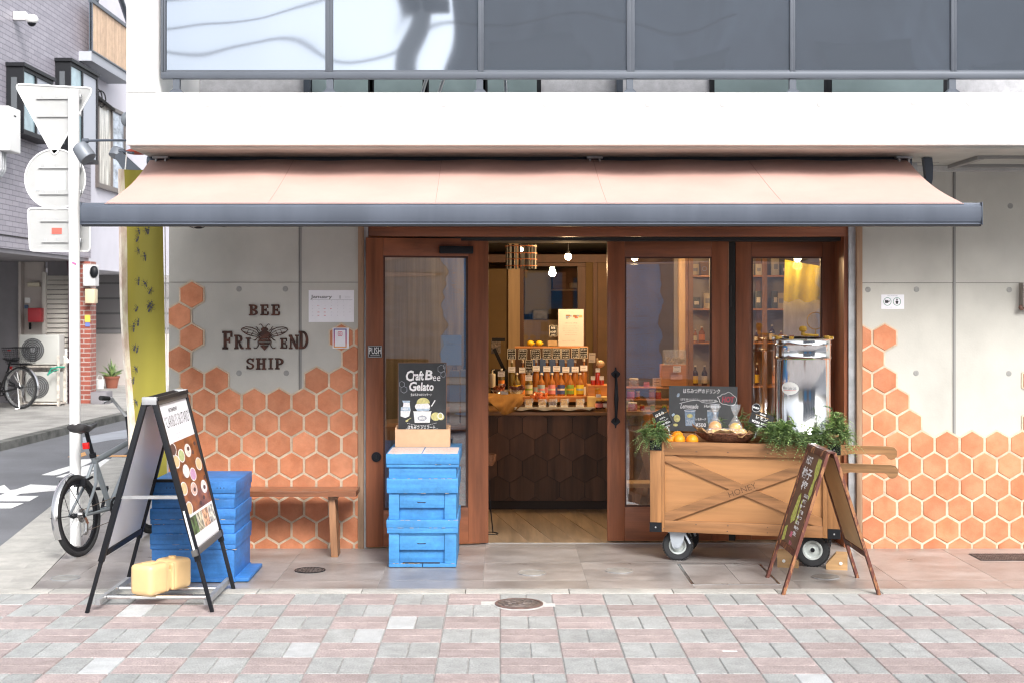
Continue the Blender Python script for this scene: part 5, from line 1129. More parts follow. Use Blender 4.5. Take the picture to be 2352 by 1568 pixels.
m = MB(); m.bx(X1 - .0125, X1 - .0085, 8.58, 8.72, .09, .14); m.bx(X0 + .01, X1 - .01, Y0 + .03, Y1 - .03, 0.0, .0085); m.build('entrance_slot', m_blackm, hv)
m = MB()
for z in (.0305, .203, .232, .295, .353, .383, .445, .504): chips(m, X0 + .01, X1 - .01, Y0 + (.0 if z not in (.0305,) else .01), z, 5)
m.build('paint_chips', m_chip, hv)
m = MB()
for z in (.57,):
    for k, xs in enumerate((.10, .12, .14, .40, .42, .44)): m.cyl((X0 + xs, Y0 - .0038, z), (X0 + xs, Y0 - .002, z), .0035, seg=8)
m.build('vent_hole', m_blackm, hv)
h2 = thing('beehive_stack', 'narrow bright blue stack of weathered hive boxes standing in front of the left door leaf', 'beehive', (-.488, 9.2, 0))
Yh = 8.89
def zx(px): return XW(px, Yh)
def zy(py): return ZW(py, Yh)
def hb(nm, x0, x1, z0, z1, y0=Yh, y1=9.55, par=h2, bev=.0025):
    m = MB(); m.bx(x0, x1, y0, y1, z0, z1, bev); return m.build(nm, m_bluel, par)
hb('lid', zx(887), zx(1055), .655, .722, Yh - .012, 9.56); hb('strip', zx(888), zx(1054), .636, .6545, Yh - .008)
hb('hive_box', zx(893), zx(1048), .566, .6355, Yh + .006, 9.54); hb('band', zx(888.5), zx(1052), .474, .5655, Yh - .014, 9.56)
def hbox(z0, z1, nm):
    b = hb(nm, zx(893), zx(1048), z0, z1, Yh + .028, 9.54)
    hb('post', zx(893), zx(917), z0, z1, Yh, Yh + .0275, b); hb('post', zx(1021), zx(1048), z0, z1, Yh, Yh + .0275, b)
    zm = z1 - (z1 - z0) * .56
    hb('board', zx(917.5), zx(1020.5), zm, z1 - .012, Yh + .006, Yh + .0275, b); hb('lip', zx(917.5), zx(1020.5), z1 - .0115, z1, Yh + .001, Yh + .0275, b)
    m = MB(); c = zx(968), (zm + z1) / 2 - .012; m.prism([(-.032, .004), (-.012, .001), (.012, .001), (.032, .004), (.022, -.005), (-.022, -.005)][::-1], (c[0], Yh + .0058, c[1]), th=.0007); m.build('grip_slot', MT('slot_dark', (.02, .03, .06), .8) if 'slot_dark' not in bpy.data.materials else bpy.data.materials['slot_dark'], b)
    return b
hbox(.305, .4735, 'hive_box'); hb('band', zx(888), zx(1051.5), .256, .3045, Yh - .014, 9.56); hb('strip', zx(889), zx(1051.5), .220, .2555, Yh - .010, 9.56)
b = hbox(.03, .2195, 'hive_box'); hb('base_strip', zx(893), zx(969.5), .006, .029, Yh - .006, 9.54); hb('base_strip', zx(971), zx(1048), .006, .029, Yh - .006, 9.54)
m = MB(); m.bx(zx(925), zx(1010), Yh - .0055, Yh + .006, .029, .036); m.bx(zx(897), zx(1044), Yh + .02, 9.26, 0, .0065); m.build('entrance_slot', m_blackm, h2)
m = MB()
for z, y, n in ((.722, Yh - .012, 9), (.655, Yh - .012, 4), (.5655, Yh - .014, 9), (.474, Yh - .014, 4), (.3045, Yh - .014, 5), (.256, Yh - .014, 6), (.2555, Yh - .01, 5), (.029, Yh - .006, 9), (.4735, Yh, 2)): chips(m, zx(892), zx(1045), y, z, n)
m.build('paint_chips', m_chip, h2)
pp = thing('price_sheet', 'two printed white and pink price sheets lying on the lid of the bright blue hive', 'sheet', (-.5, 8.97, .723))
for a, b_ in ((890, 968), (970, 1051)):
    m = MB(); m.prism([(zx(a), 8.882), (zx(b_), 8.882), (zx(b_) + .0, 9.27), (zx(a) + .004, 9.27)], (0, 0, .7225), (1, 0, 0), (0, 1, 0), .0012); m.build('sheet', MT('pinkish_paper', (.74, .64, .62), .45) if 'pinkish_paper' not in bpy.data.materials else bpy.data.materials['pinkish_paper'], pp)
m = MB()
for a in (895, 975):
    for k in range(5): m.text(('はちみつ ジェラート', '蜂蜜 レモン 380円', 'シングル  ダブル', 'ミルク はちみつ', 'テイクアウト')[k], (zx(a + 32), 8.92 + k * .07, .7242), .15 + .02 * (k % 2), .026, V=(0, 1, 0), N=(0, 0, 1))
m.build('print', MT('reddish_ink', (.50, .25, .22), .5), pp)
# tan box with the gelato chalkboard
bx_ = thing('tan_box', 'open tan wooden box on the bright blue hive, holding the gelato chalkboard', 'box', (-.5, 9.35, .722)); m_tan = MT('tan_mdf', (.62, .40, .24), .6, 0, .04, 20)
Yt = 9.29; a, b = XW(907.5, Yt), XW(1033.5, Yt)
m = MB(); m.bx(a, b, Yt, Yt + .012, .723, ZW(985, Yt), .001); m.build('front_panel', m_tan, bx_)
m = MB(); m.bx(a, b, Yt + .10, Yt + .112, .723, ZW(978, Yt)); m.bx(a, a + .012, Yt + .0122, Yt + .0998, .723, ZW(981, Yt)); m.bx(b - .012, b, Yt + .0122, Yt + .0998, .723, ZW(981, Yt)); m.bx(a + .0122, b - .0122, Yt + .0122, Yt + .0998, .723, .733); m.build('side_panel', m_tan, bx_)
Yc = 9.335
cb = thing('gelato_chalkboard', 'black chalkboard reading Craft Bee Gelato with a drawn ice cream tub, in the tan box', 'chalkboard', (XW(969, Yc), Yc, .735))
m = MB(); xa, xb, za, zb_ = XW(915, Yc), XW(1024.5, Yc), .735, ZW(833, Yc); m.bx(xa, xb, Yc, Yc + .012, za, zb_); m.build('board', m_board, cb)
m = MB()
for q in ((xa - .003, xa - .0002, za, zb_), (xb + .0002, xb + .003, za, zb_), (xa - .003, xb + .003, zb_ + .0002, zb_ + .003)): m.bx(q[0], q[1], Yc + .001, Yc + .011, q[2], q[3])
m.build('rim', MT('thin_brown_rim', (.25, .13, .08), .6), cb)
def cp(x, y, d=.001): return P((x / 6.031 + 970) / 1.0884, (y / 6.031 + 880) / 1.0884, Yc - d)
def cw(v): return v / 6.031 / 1.0884 * Yc / FP
m = MB()
for tx, x, y, ww, hh, bo in (('C', 328, 352, 120, 165, .03), ('raft', 455, 350, 170, 145, .03), ('B', 615, 340, 120, 150, .03), ('ee', 732, 393, 115, 75, .0), ('G', 375, 512, 118, 145, .03), ('elato', 560, 515, 260, 130, .03), ('生はちみつのジェラート', 500, 635, 320, 42, .02), ('はちみつ ジェラート', 505, 1125, 415, 58, .025)):
    m.text(tx, cp(x, y), cw(ww), cw(hh), bold=bo, shear=.12)
def ct_(pts, r=2.2, mb=None): (mb or m).tube([cp(*p) for p in pts], cw(r), 5)
for y0, s_ in ((1065, 1), (1148, 1)):
    for k in range(17):
        a0 = k / 17; f = lambda t: (270 + 490 * t if y0 > 1100 else 290 + 450 * t, y0 + 38 * math.sin(t * math.pi) - (8 * t)); ct_([f(a0), f(a0 + .038)], 2.6)
m.build('chalk_writing', m_chalk, cb)
m_cblue = MT('chalk_blue', (.42, .52, .62), .9, 0, .2, 60); m_cyel = MT('chalk_yellow', (.62, .58, .25), .9, 0, .2, 60); m_cgr = MT('chalk_grey', (.36, .38, .42), .9, 0, .3, 60); m_cgn = MT('chalk_green', (.30, .45, .25), .9, 0, .2, 60)
m = MB()
def cpoly(pts, d=.0008): m.face([cp(x, y, d) for x, y in pts][::-1])
cpoly([(385, 895), (650, 895), (628, 1058), (402, 1058)]); cpoly([(520 + 115 * math.cos(a), 815 + 70 * math.sin(a)) for a in (k * math.pi / 12 for k in range(24))], .0009)
cpoly([(190, 880), (230, 800), (235, 725), (325, 725), (330, 800), (340, 870), (320, 960), (260, 985), (190, 960)])
ct_([(380, 890), (655, 890)], 6); ct_([(655, 810), (710, 720)], 9); cpoly([(790 + 45 * math.cos(a), 955 + 52 * math.sin(a)) for a in (k * .5236 for k in range(12))], .0016)
m.build('chalk_drawing', m_chalk, cb)
m = MB(); cpoly([(530 + 100 * math.cos(a), 765 - 85 * abs(math.sin(a)) if a < math.pi else 775) for a in (k * math.pi / 10 for k in range(11))], .0013); cpoly([(720 + 72 * math.cos(a), 965 + 65 * math.sin(a)) for a in (k * .5236 for k in range(12))], .0011); cpoly([(800 + 50 * math.cos(a), 970 + 50 * math.sin(a)) for a in (k * .5236 for k in range(12))], .0012); cpoly([(790 + 32 * math.cos(a), 955 + 38 * math.sin(a)) for a in (k * .5236 for k in range(12))], .002)
ct_([(265, 1030), (350, 985)], 4); cpoly([(258, 1030), (300, 1010), (310, 1030), (280, 1048)]); m.build('lemon_drawing', m_cyel, cb)
m = MB(); cpoly([(196, 822), (332, 826), (336, 880), (192, 884)], .0012); cpoly([(215, 725), (335, 728), (325, 760), (225, 755)], .0012); cpoly([(420, 845), (640, 845), (610, 880), (440, 880)], .0014); m.build('blue_shading', m_cblue, cb)
m = MB(); m.text('MILK', cp(262, 852, .0016), cw(85), cw(34), bold=.02); m.build('milk_lettering', m_chalk, cb)
m = MB(); cpoly([(515 + 70 * math.cos(a), 990 + 42 * math.sin(a)) for a in (k * .5236 for k in range(12))], .0012); m.build('tub_emblem', m_cgr, cb)
m = MB(); m.text('BEE', cp(515, 990, .0016), cw(90), cw(36), bold=.02); m.build('tub_lettering', m_chalk, cb)
m = MB()
for hx_, hy_, rr_ in ((805, 250, 60), (840, 330, 50), (205, 480, 48), (240, 560, 52), (870, 215, 40)):
    ps_ = [(hx_ + rr_ * math.cos(k * math.pi / 3 + .5), hy_ + rr_ * math.sin(k * math.pi / 3 + .5)) for k in range(7)]; ps_ = [(min(862, max(172, x)), y) for x, y in ps_]; ct_(ps_, 3)
m.build('honeycomb_drawing', m_cgr, cb)

# ============================================================ bench
bn = thing('wall_bench', 'narrow dark reddish wooden bench standing against the tiled wall right of the wide blue hive', 'bench', (-1.4, 9.35, 0))
m_bench = wood('bench_wood', (.22, .085, .04), 'x', .3, .4, .08, coat=.4, isl=.02); m_benl = wood('bench_leg_wood', (.30, .15, .075), 'z', .45, .4, .1)
m = MB(); m.bx(-1.95, XW(818, 9.2), 9.2, 9.46, .407, .442, .004); m.build('seat', m_bench, bn)
for xx in (XW(764, 9.25), -1.80):
    m = MB(); m.bar((xx - .008, 9.33, .4065), (xx + .012, 9.33, .0), .16, .045, (1, 0, 0), .003); m.build('leg', m_benl, bn)
    m = MB(); m.bx(xx - .03, xx + .03, 9.24, 9.42, .385, .4065); m.build('cleat', m_benl, bn)

# ============================================================ black sandwich board
ab = thing('sandwich_board', 'tall black metal sandwich board with a gelato poster, a yellow water weight between its legs', 'sandwich board', (-1.89, 7.98, 0))
zt, hw = 1.15, .335; ya, yb = 7.60, 8.32
def leg(s_, y, y2=None): return (-1.89 + s_ * .022, y + .0, zt), (-1.89 + s_ * hw, y if y2 is None else y2, 0)
for s_, yf, yr in ((-1, 7.585, 8.40), (1, 7.61, 8.22)):
    for (y, y2) in ((ya, yf), (yb, yr)):
        p0, p1 = leg(s_, y, y2); p0 = Vector(p0); p1 = Vector(p1); pm_ = p0 + (p1 - p0) * .76
        m = MB(); m.bar(p0, pm_, .030, .034, (0, 1, 0), .003); m.bar(p0 + (p1 - p0) * .70, p1, .020, .022, (0, 1, 0), .002); m.build('leg', m_black, ab)
# panels: right one carries the poster
def panel(s_, name):
    a0, b0 = [Vector(v) for v in leg(s_, ya, 7.60 if s_ > 0 else 7.585)]; a1, b1 = [Vector(v) for v in leg(s_, yb, 8.22 if s_ > 0 else 8.40)]
    return a0, b0, a1, b1
ptl = {}
for s_ in (-1, 1):
    a0, b0, a1, b1 = panel(s_, ''); u = (a1 - a0).normalized(); dn = ((b0 + b1) / 2 - (a0 + a1) / 2).normalized(); nn = u.cross(dn).normalized()
    if nn.x * s_ < 0: nn = -nn
    W_ = (a1 - a0).length; L_ = 1.2 * .715; O = a0
    def q(t, v, d): return O + u * (t * W_) + dn * (v * L_) + nn * d
    ptl[s_] = (q, u, dn, nn, W_, L_)
    m = MB(); m.bar(q(0, .02, 0), q(1, .02, 0), .045, .030, nn, .003); m.bar(q(0, 1.0, 0), q(1, 1.0, 0), .035, .030, nn, .003); m.build('frame', m_black if s_ < 0 else MT('bar_worn_grey', (.10, .095, .09), .5), ab)
    m = MB(); pts = [q(.02, .03, -.006), q(.98, .03, -.006), q(.98, .99, -.006), q(.02, .99, -.006)]; pts2 = [q(.02, .03, .004), q(.98, .03, .004), q(.98, .99, .004), q(.02, .99, .004)]
    vs = [m.bm.verts.new(p) for p in pts + pts2]
    for f in ((0, 1, 2, 3), (7, 6, 5, 4), (0, 4, 5, 1), (1, 5, 6, 2), (2, 6, 7, 3), (3, 7, 4, 0)): m.bm.faces.new([vs[i] for i in f])
    bmesh.ops.recalc_face_normals(m.bm, faces=m.bm.faces[:]); m.build('backing', MT('panel_back_white', (.72, .72, .74), .4) if s_ < 0 else bpy.data.materials['panel_back_white'], ab)
q, u, dn, nn, W_, L_ = ptl[1]
def pq(x, y, d=.006): return q(x, y, d)                # x from the near edge to the far edge, y from top to bottom of the poster
def quad(m, x0, y0, x1, y1, d, mi=0): m.face([pq(x0, y0, d), pq(x1, y0, d), pq(x1, y1, d), pq(x0, y1, d)], mi)
m = MB(); quad(m, .05, .06, .95, .97, .0062); po = m.build('poster', m_paper, ab)
m_food = MT('poster_wood_photo', (.20, .055, .02), .35, 0, .6, 9, (1, 1, 2), (.42, .14, .04), contrast=(.3, .7))
m = MB(); quad(m, .05, .301, .95, .769, .0063); m.build('photo', m_food, po)
m = MB()
def oval(m, x, y, rx, ry, d, mi=0): m.face([pq(x + rx * math.cos(a), y + ry * math.sin(a), d) for a in (k * math.pi / 9 for k in range(18))], mi)
m_ov = [MT('gel_' + n_, c_, .5, 0, .15, 40) for n_, c_ in (('pistachio', (.45, .52, .25)), ('milk', (.75, .68, .62)), ('vanilla', (.70, .52, .28)), ('berry', (.58, .33, .52)), ('pink', (.68, .45, .38)), ('white', (.78, .74, .72)), ('dark', (.10, .05, .045)))]
for (x, y, c_) in ((.34, .40, 0), (.58, .385, 1), (.36, .505, 5), (.55, .545, 3), (.82, .50, 2), (.46, .635, 4), (.80, .655, 5), (.14, .42, 2), (.16, .60, 2), (.17, .73, 2), (.13, .34, 6)):
    oval(m, x, y, .105, .045, .0070, 5); oval(m, x, y, .088, .037, .0075, c_)
for (x, y) in ((.72, .41), (.60, .375), (.80, .66), (.47, .64), (.85, .36), (.70, .72), (.55, .74), (.90, .60)): oval(m, x, y, .04, .014, .0080, 6)
m.build('gelato_tubs', m_ov, po)
m = MB(); kx = ((.09, .31, (.10, .16, .06)), (.32, .50, (.45, .42, .30)), (.51, .72, (.62, .34, .20)), (.73, .92, (.62, .55, .45))); cms = []
for i, (a, b, c_) in enumerate(kx): quad(m, a, .785, b, .90, .0068, i); cms.append(MT('ph_small%s' % 'abcd'[i], c_, .4, 0, .7, 30, contrast=(.4, .6), det=6))
m.build('small_photos', cms, po)
m = MB(); O_ = pq(.5, .11, .0068); m.text('BEE FRIENDSHIP', pq(.44, .095, .0068), .20, .022, u, -dn, nn, bold=.02); m.text('"CARIBU\'S BUTARD"', pq(.52, .165, .0068), .60, .066, u, -dn, nn, bold=-.01)
m.build('title', m_ink, po)
m = MB()
for k in range(6): m.text(('世界中のはちみつ', 'クラフトジェラート', 'はちみつソフト', '季節の味わい', 'テイクアウト', 'お気軽にどうぞ')[k], pq(.45, .212 + k * .014, .0068), .17, .008, u, -dn, nn)
m.build('small_print', MT('pale_grey_ink', (.5, .5, .54), .6), po)
m = MB(); m.bar(q(.0, .008, .0) + nn * .0, q(1, .008, 0), .02, .05, nn); m.build('hinge_rail', m_black, ab)
m = MB(); m.bx(-1.93, -1.85, ya - .02, ya + .02, zt - .03, zt + .012, .004); m.bx(-1.93, -1.85, yb - .02, yb + .02, zt - .03, zt + .012, .004); m.build('hinge', m_galv, ab)
for t_, y in ((.46, ya), (.46, yb)):
    a, b = Vector(leg(-1, y)[0]), Vector(leg(-1, y)[1]); c, d = Vector(leg(1, y)[0]), Vector(leg(1, y)[1]); m = MB(); m.bar(a + (b - a) * t_, c + (d - c) * t_, .012, .018); m.build('strut', m_galv if y == ya else m_black, ab)
zr = .045
m = MB()
for y in (7.78, 8.02): m.cyl((-2.17, y, zr), (-1.61, y, zr), .0115, seg=12); 
m.build('tray_bar', MT('polished_alu', (.75, .75, .74), .25, .9), ab)
for xx in (-2.185, -1.595):
    m = MB(); m.bar((xx, 7.64, zr), (xx + (.0), 8.28, zr), .025, .03); m.build('side_channel', m_galv, ab)
wt = thing('water_weight', 'yellow plastic water weight lying across the silver bars of the black sandwich board', 'water weight', (-1.90, 7.9, .057), R(62))
m_yw = MT('yellow_plastic', (.86, .58, .28), .36, 0, .05, 5, bump=.06, bscale=9, coat=.15)
m = MB(wt); Lw, Ww, Hw = .345, .155, .170
for xa_, xb2, sy, h0, h1, bv in ((-.5, -.06, 1, 0, 1, .032), (.06, .5, 1, 0, 1, .032), (-.2, .2, .84, .06, .74, .02), (-.12, -.03, .93, .03, .93, .02), (.03, .12, .93, .03, .93, .02)):
    m.box(((xa_ + xb2) / 2 * Lw, 0, (h0 + h1) / 2 * Hw), ((xb2 - xa_) * Lw, Ww * sy, (h1 - h0) * Hw), None, bv)
m.build('body', m_yw, wt, ang=70)
m = MB(wt); m.box((-.095, 0, Hw + .002), (.09, .05, .010), None, .004); m.cyl((.09, 0, Hw * .99), (.09, 0, Hw * 1.07), .021, seg=20); m.build('cap', m_yw, wt)

# ============================================================ honey cart
A_ = (.972, 9.12); yaw = math.atan2(-.30, 1.158); Lc, Dc = 1.196, .46
ca = thing('honey_cart', 'honey coloured wooden cart with cross bracing and black corner plates, lettered HONEY', 'cart', (A_[0], A_[1], 0), yaw)
m_cw = wood('cart_wood_upright', (.33, .155, .058), 'z', .5, .42, .1, isl=.06, sc_=20); m_cwx = wood('cart_wood_rail', (.29, .138, .055), 'x', .5, .5, .1, isl=.06, sc_=20); m_cwp = wood('cart_wood_panel', (.37, .18, .07), 'x', .5, .20, .05, sc_=11)
z0, z1 = .195, .778
m = MB(ca); m.bx(.03, Lc - .03, .024, .034, z0 + .02, z1 - .02); m.bx(.03, Lc - .03, Dc - .034, Dc - .024, z0 + .02, z1 - .02); m.bx(.024, .033, .035, Dc - .035, z0 + .02, z1 - .02); m.bx(Lc - .033, Lc - .024, .035, Dc - .035, z0 + .02, z1 - .02); m.bx(.034, Lc - .034, .035, Dc - .035, z0 + .02, z0 + .04); m.build('panel', m_cwp, ca)
m = MB(ca)
for x in (0, Lc - .075):
    for y in (0, Dc - .023): m.bx(x, x + .075, y, y + .0225, z0, z1, .0025); m.build('post', m_cw, ca); m = MB(ca)
m.bx(.0755, .0935, .001, .0225, z0, z1, .0025); m.build('stile', m_cw, ca); m = MB(ca); m.bx(Lc - .105, Lc - .0755, .001, .0225, z0, z1, .0025); m.build('stile', m_cw, ca)
m = MB(ca)
for y, a, b in ((.002, .0225, 0), (Dc - .023, Dc - .003, 0)):
    m.bx(.094, Lc - .1055, y, a if y < .1 else b or y + .02, z1 - .085, z1, .0025); m.bx(.094, Lc - .1055, y, a if y < .1 else y + .02, z0, z0 + .075, .0025)
for x in (0.001, Lc - .022): m.bx(x, x + .0205, .0235, Dc - .0235, z1 - .085, z1 - .0005); m.bx(x, x + .0205, .0235, Dc - .0235, z0, z0 + .075)
m.build('rail', m_cwx, ca)
xa, xb, za, zb2 = .094, Lc - .1055, z0 + .0755, z1 - .0855
def brace(m, p0, p1, y0, y1, w_=.062):
    d = (Vector(p1) - Vector(p0)); L = d.length; d.normalize(); n_ = Vector((-d.y, d.x)); 
    q = [Vector(p0) - d * .2 + n_ * w_ / 2, Vector(p0) - d * .2 - n_ * w_ / 2, Vector(p1) + d * .2 - n_ * w_ / 2, Vector(p1) + d * .2 + n_ * w_ / 2]; q = [tuple(v) for v in q]
    for f in (lambda p: p[0] - xa, lambda p: xb - p[0], lambda p: p[1] - za, lambda p: zb2 - p[1]): q = clip(q, f)
    m.prism(q[::-1] if False else q, (0, y1, 0), (1, 0, 0), (0, 0, 1), y1 - y0)
m = MB(ca); brace(m, (xa + .02, zb2 - .02), (xb - .02, za + .02), .010, .0235); m.build('brace', m_cwx, ca)
m = MB(ca); brace(m, (xa + .02, za + .02), (xb - .02, zb2 - .02), .003, .0095); m.build('brace', m_cwx, ca)
m = MB(ca); d = Vector((xb - xa - .04, zb2 - za - .04)).normalized(); m.text('HONEY', ((xa + xb) / 2 - .002, .0022, (za + zb2) / 2), .185, .038, (d.x, 0, d.y), (-d.y, 0, d.x), (0, -1, 0), bold=-.01); m.build('lettering', MT('stencil_brown', (.10, .045, .02), .7), ca)
for x in (0, Lc):
    for zz2 in (z0 - .002, z1 - .058):
        m = MB(ca); s_ = 1 if x == 0 else -1; x0_, x1_ = (-.003, .075) if s_ > 0 else (Lc - .075, Lc + .003)
        m.bx(x0_, x1_, -.003, -.0003, zz2, zz2 + .062); m.bx(x0_ if s_ > 0 else Lc + .0003, -.0003 if s_ > 0 else x1_, -.0002, .07, zz2, zz2 + .062)
        if zz2 > .5: m.bx(x0_, x1_, -.003, .07, z1 + .0015, z1 + .004)
        m.build('corner_plate', m_black, ca)
        m = MB(ca); m.cyl((x + s_ * .036, -.003, zz2 + .03), (x + s_ * .036, -.006, zz2 + .03), .006, .004, 10); m.build('screw', m_galv, ca)
m = MB(ca)
for _ in range(26):
    x, z = rnd.choice((.084, .12, Lc - .09, Lc - .12, .3, .5, .75)), rnd.choice((z0 + .02, z0 + .055, z1 - .02, z1 - .06)); m.cyl((x + rnd.uniform(-.01, .01), .0017, z), (x, .0, z), .0022, seg=6)
m.build('nail', m_ink, ca)
for y in (.07, Dc - .10):
    m = MB(ca); zc = z1 - .10 - (.075 if y < .1 else -.012)
    pl = [(0, .036), (.30, .036), (.335, .030), (.352, .008), (.35, -.025), (.335, -.044), (.315, -.05), (.295, -.044), (.285, -.028), (.27, -.018), (.06, -.018), (.03, -.025), (0, -.03)]
    m.prism(pl[::-1], (Lc + .0005, y, zc + .02), (1, 0, 0), (0, 0, 1), -.03, N=(0, -1, 0)); m.build('handle', wood('cart_handle_wood' + ('' if y < .1 else '_b'), (.27, .145, .062), 'x', .5, .5, .1, sc_=26), ca)
m_tyre = MT('tyre_rubber', (.022, .023, .025), .75, 0, .2, 30); m_hub = MT('painted_hub', (.52, .56, .54), .4, .2, .15, 20)
def wheel(par, T, c, r, w_, ax='y', name='wheel'):
    rot = Matrix.Rotation(R(90), 3, 'X'); m = MB(T)
    prof = [(r * .58, -w_ * .42), (r * .72, -w_ * .5), (r * .90, -w_ * .5), (r * .975, -w_ * .36), (r, -w_ * .12), (r, w_ * .12), (r * .975, w_ * .36), (r * .90, w_ * .5), (r * .72, w_ * .5), (r * .58, w_ * .42), (r * .58, -w_ * .42)]
    m.lathe(prof, c, 40, 0, rot)
    for k in range(34):
        a_ = k * 2 * math.pi / 34
        for s_ in (-1, 1): m.box((c[0] + r * .972 * math.cos(a_), c[1] + s_ * w_ * .38, c[2] + r * .972 * math.sin(a_)), (r * .07, w_ * .26, r * .09), Matrix.Rotation(-a_, 3, 'Y'))
    wh = m.build(name, m_tyre, par)
    m = MB(T); m.lathe([(0, w_ * .30), (r * .15, w_ * .30), (r * .16, w_ * .18), (r * .40, w_ * .16), (r * .48, w_ * .44), (r * .56, w_ * .47), (r * .59, w_ * .40), (r * .585, -w_ * .40), (0, -w_ * .3)], c, 32, 0, rot); m.build('rim', m_hub, wh)
    m = MB(T); m.lathe([(0, w_ * .40), (r * .09, w_ * .40), (r * .13, w_ * .31), (0, w_ * .305)], c, 14, 0, rot); m.build('axle', m_black, wh); return wh
m_grw = MT('fork_grey', (.42, .46, .50), .45, .2)
for y in (.09, Dc - .06):
    cx_ = .17; c = (cx_, y, .099); wheel(ca, ca, c, .099, .058)
    m = MB(ca)
    for s_ in (-.045, .042):
        m.prism([(-.045, .19), (.055, .19), (.045, .13), (.02, .085), (-.012, .082), (-.028, .10), (-.04, .15)][::-1], (cx_ - .005, y + s_, 0), th=.004)
    m.bx(cx_ - .06, cx_ + .06, y - .05, y + .05, .1865, .1945); m.cyl((cx_, y - .056, .099), (cx_, y - .05, .099), .013, seg=6); m.bar((cx_ + .05, y - .052, .185), (cx_ + .085, y - .055, .12), .008, .012); m.build('caster_fork', m_grw, ca)
for y in (.075, Dc - .05):
    wheel(ca, ca, (Lc - .17, y, .108), .108, .06)
m = MB(ca); m.cyl((Lc - .17, .06, .108), (Lc - .17, Dc - .03, .108), .010); m.bx(Lc - .26, Lc - .08, .05, .30, .176, .1935); m.build('axle_mount', m_black, ca)
for s_, lb in ((-1, 'left'), (1, 'right')):
    c = (Lc - .17 + s_ * .10, .03); w4 = WM[ca.name] @ Vector((c[0] + s_ * .03, .0, 0))
    ck = thing('wheel_chock', 'wooden chock with a white plug on the %s side of the cart wheel' % lb, 'chock', w4, yaw)
    m = MB(ck); pl = [(-.065, 0), (.065, 0), (.065, .105), (-.005, .105), (-.065, .035)] if s_ > 0 else [(.065, 0), (.065, .035), (.005, .105), (-.065, .105), (-.065, 0)]
    m.prism([(a_ * 1.0 + s_ * .02, b_) for a_, b_ in pl], (0, .07, 0), (1, 0, 0), (0, 0, 1), .09); m.build('block', wood('chock_wood' + lb, (.46, .28, .13), 'x', .6, .3, .1), ck)
    m = MB(ck); m.cyl((s_ * .045, -.0205, .045), (s_ * .045, -.027, .045), .011, .009, 10); m.build('plug', m_whitep, ck)
# boards and crates on the cart
def cwp(px, py, d): # a point at depth d behind the cart's front face
    # intersect the viewing ray with the plane parallel to the front at distance d
    n_ = Vector((-math.sin(yaw), math.cos(yaw), 0)); o = Vector((A_[0], A_[1], 0)); r = Vector(((px - CX) / FP, 1, -(py - CY) / FP)); t = (o.dot(n_) + d - 0) / r.dot(n_); return Vector((0, 0, H)) + r * t
deck = thing('slat_crate', 'shallow wooden slat crate under the steel drum on the cart', 'crate', WM[ca.name] @ Vector((.87, .1, .70)), yaw)
m = MB(deck)
for k in range(5): m.bx(-.01, .32, -.06 + k * .08, -.0 + k * .08, .1, .113, .002)
for y in (-.065, .26):
    m.bx(-.02, .33, y, y + .014, .075, .0995, .002)
m.build('slats', m_cwx, deck)
m = MB(deck)
for x in (.0, .15, .30): m.bx(x, x + .02, -.05, .258, -.03, .0745, .002)
m.build('bearer', m_cwx, deck)
lc = thing('inner_shelf', 'plain wooden shelf box inside the left half of the cart', 'shelf', WM[ca.name] @ Vector((.3, .2, .70)), yaw)
m = MB(lc); m.bx(-.24, .54, -.15, .22, .03, .045); m.build('shelf_board', m_cwx, lc)
m = MB(lc)
for x in (-.22, .50): m.bx(x, x + .02, -.14, .21, -.44, .029)
m.build('support', m_cwx, lc)
m = MB(lc); m.bx(-.21, .30, .16, .20, .0455, .10, .002); m.build('ledge', m_cwx, lc)
# drinks chalkboard
bd = thing('drinks_chalkboard', 'grey chalkboard listing hot honey drinks, leaning at the back of the cart', 'chalkboard', cwp(1614, 990, .36), yaw)
tl = R(-4)
BW, BH = .455, .302
F = Matrix.Rotation(tl, 4, 'X')
m = MB(bd); m.F = F; m.box((0, .004, BH / 2), (BW, .008, BH), None, .001); m.build('board', MT('chalkboard_grey', (.10, .105, .11), .6, 0, .25, 5, contrast=(.3, .8)), bd)
def bp_(x, y, d=.0008): return (((x - 1190) / 1955) * BW, -d, BH - ((y - 145) / 1265) * BH)
def bl(m, pts, r): m.tube([bp_(*p, .001) for p in pts], r * BW / 1955, 5)
m = MB(bd); m.F = F
for tx, x, y, w_, h_, sh in (('はちみつ屋のドリンク', 1150, 285, 1060, 140, .1), ('はちみつづくし!', 830, 520, 560, 70, 0), ('※砂糖不使用', 1360, 545, 430, 66, 0), ('Lemonade', 800, 710, 520, 130, .3), ('Honeylatte', 1460, 710, 480, 110, .3), ('レモネード', 1135, 1065, 300, 80, 0), ('¥500', 1130, 1225, 310, 115, 0)):
    m.text(tx, bp_(x, y), w_ * BW / 1955, h_ * BH / 1265, N=(0, -1, 0), bold=.018, shear=sh)
bl(m, [(520, 638), (720, 585), (900, 545), (1040, 530), (1110, 560), (1170, 600), (1300, 612), (1450, 605), (1620, 565)], 8)
bl(m, [(1600, 445), (1680, 420), (1740, 355), (1820, 350), (1910, 298), (1990, 330), (2040, 380), (2130, 440), (2150, 520), (2110, 620), (2050, 665), (1930, 668), (1840, 640), (1740, 630), (1670, 580), (1650, 500), (1600, 445)], 9)
m.build('chalk_writing', m_chalk, bd)
m = MB(bd); m.F = F; m.text('HOT', bp_(1905, 505), 360 * BW / 1955, 170 * BH / 1265, N=(0, -1, 0), bold=.05, shear=.15); m.build('hot_lettering', MT('chalk_red', (.48, .09, .12), .8), bd)
m = MB(bd); m.F = F
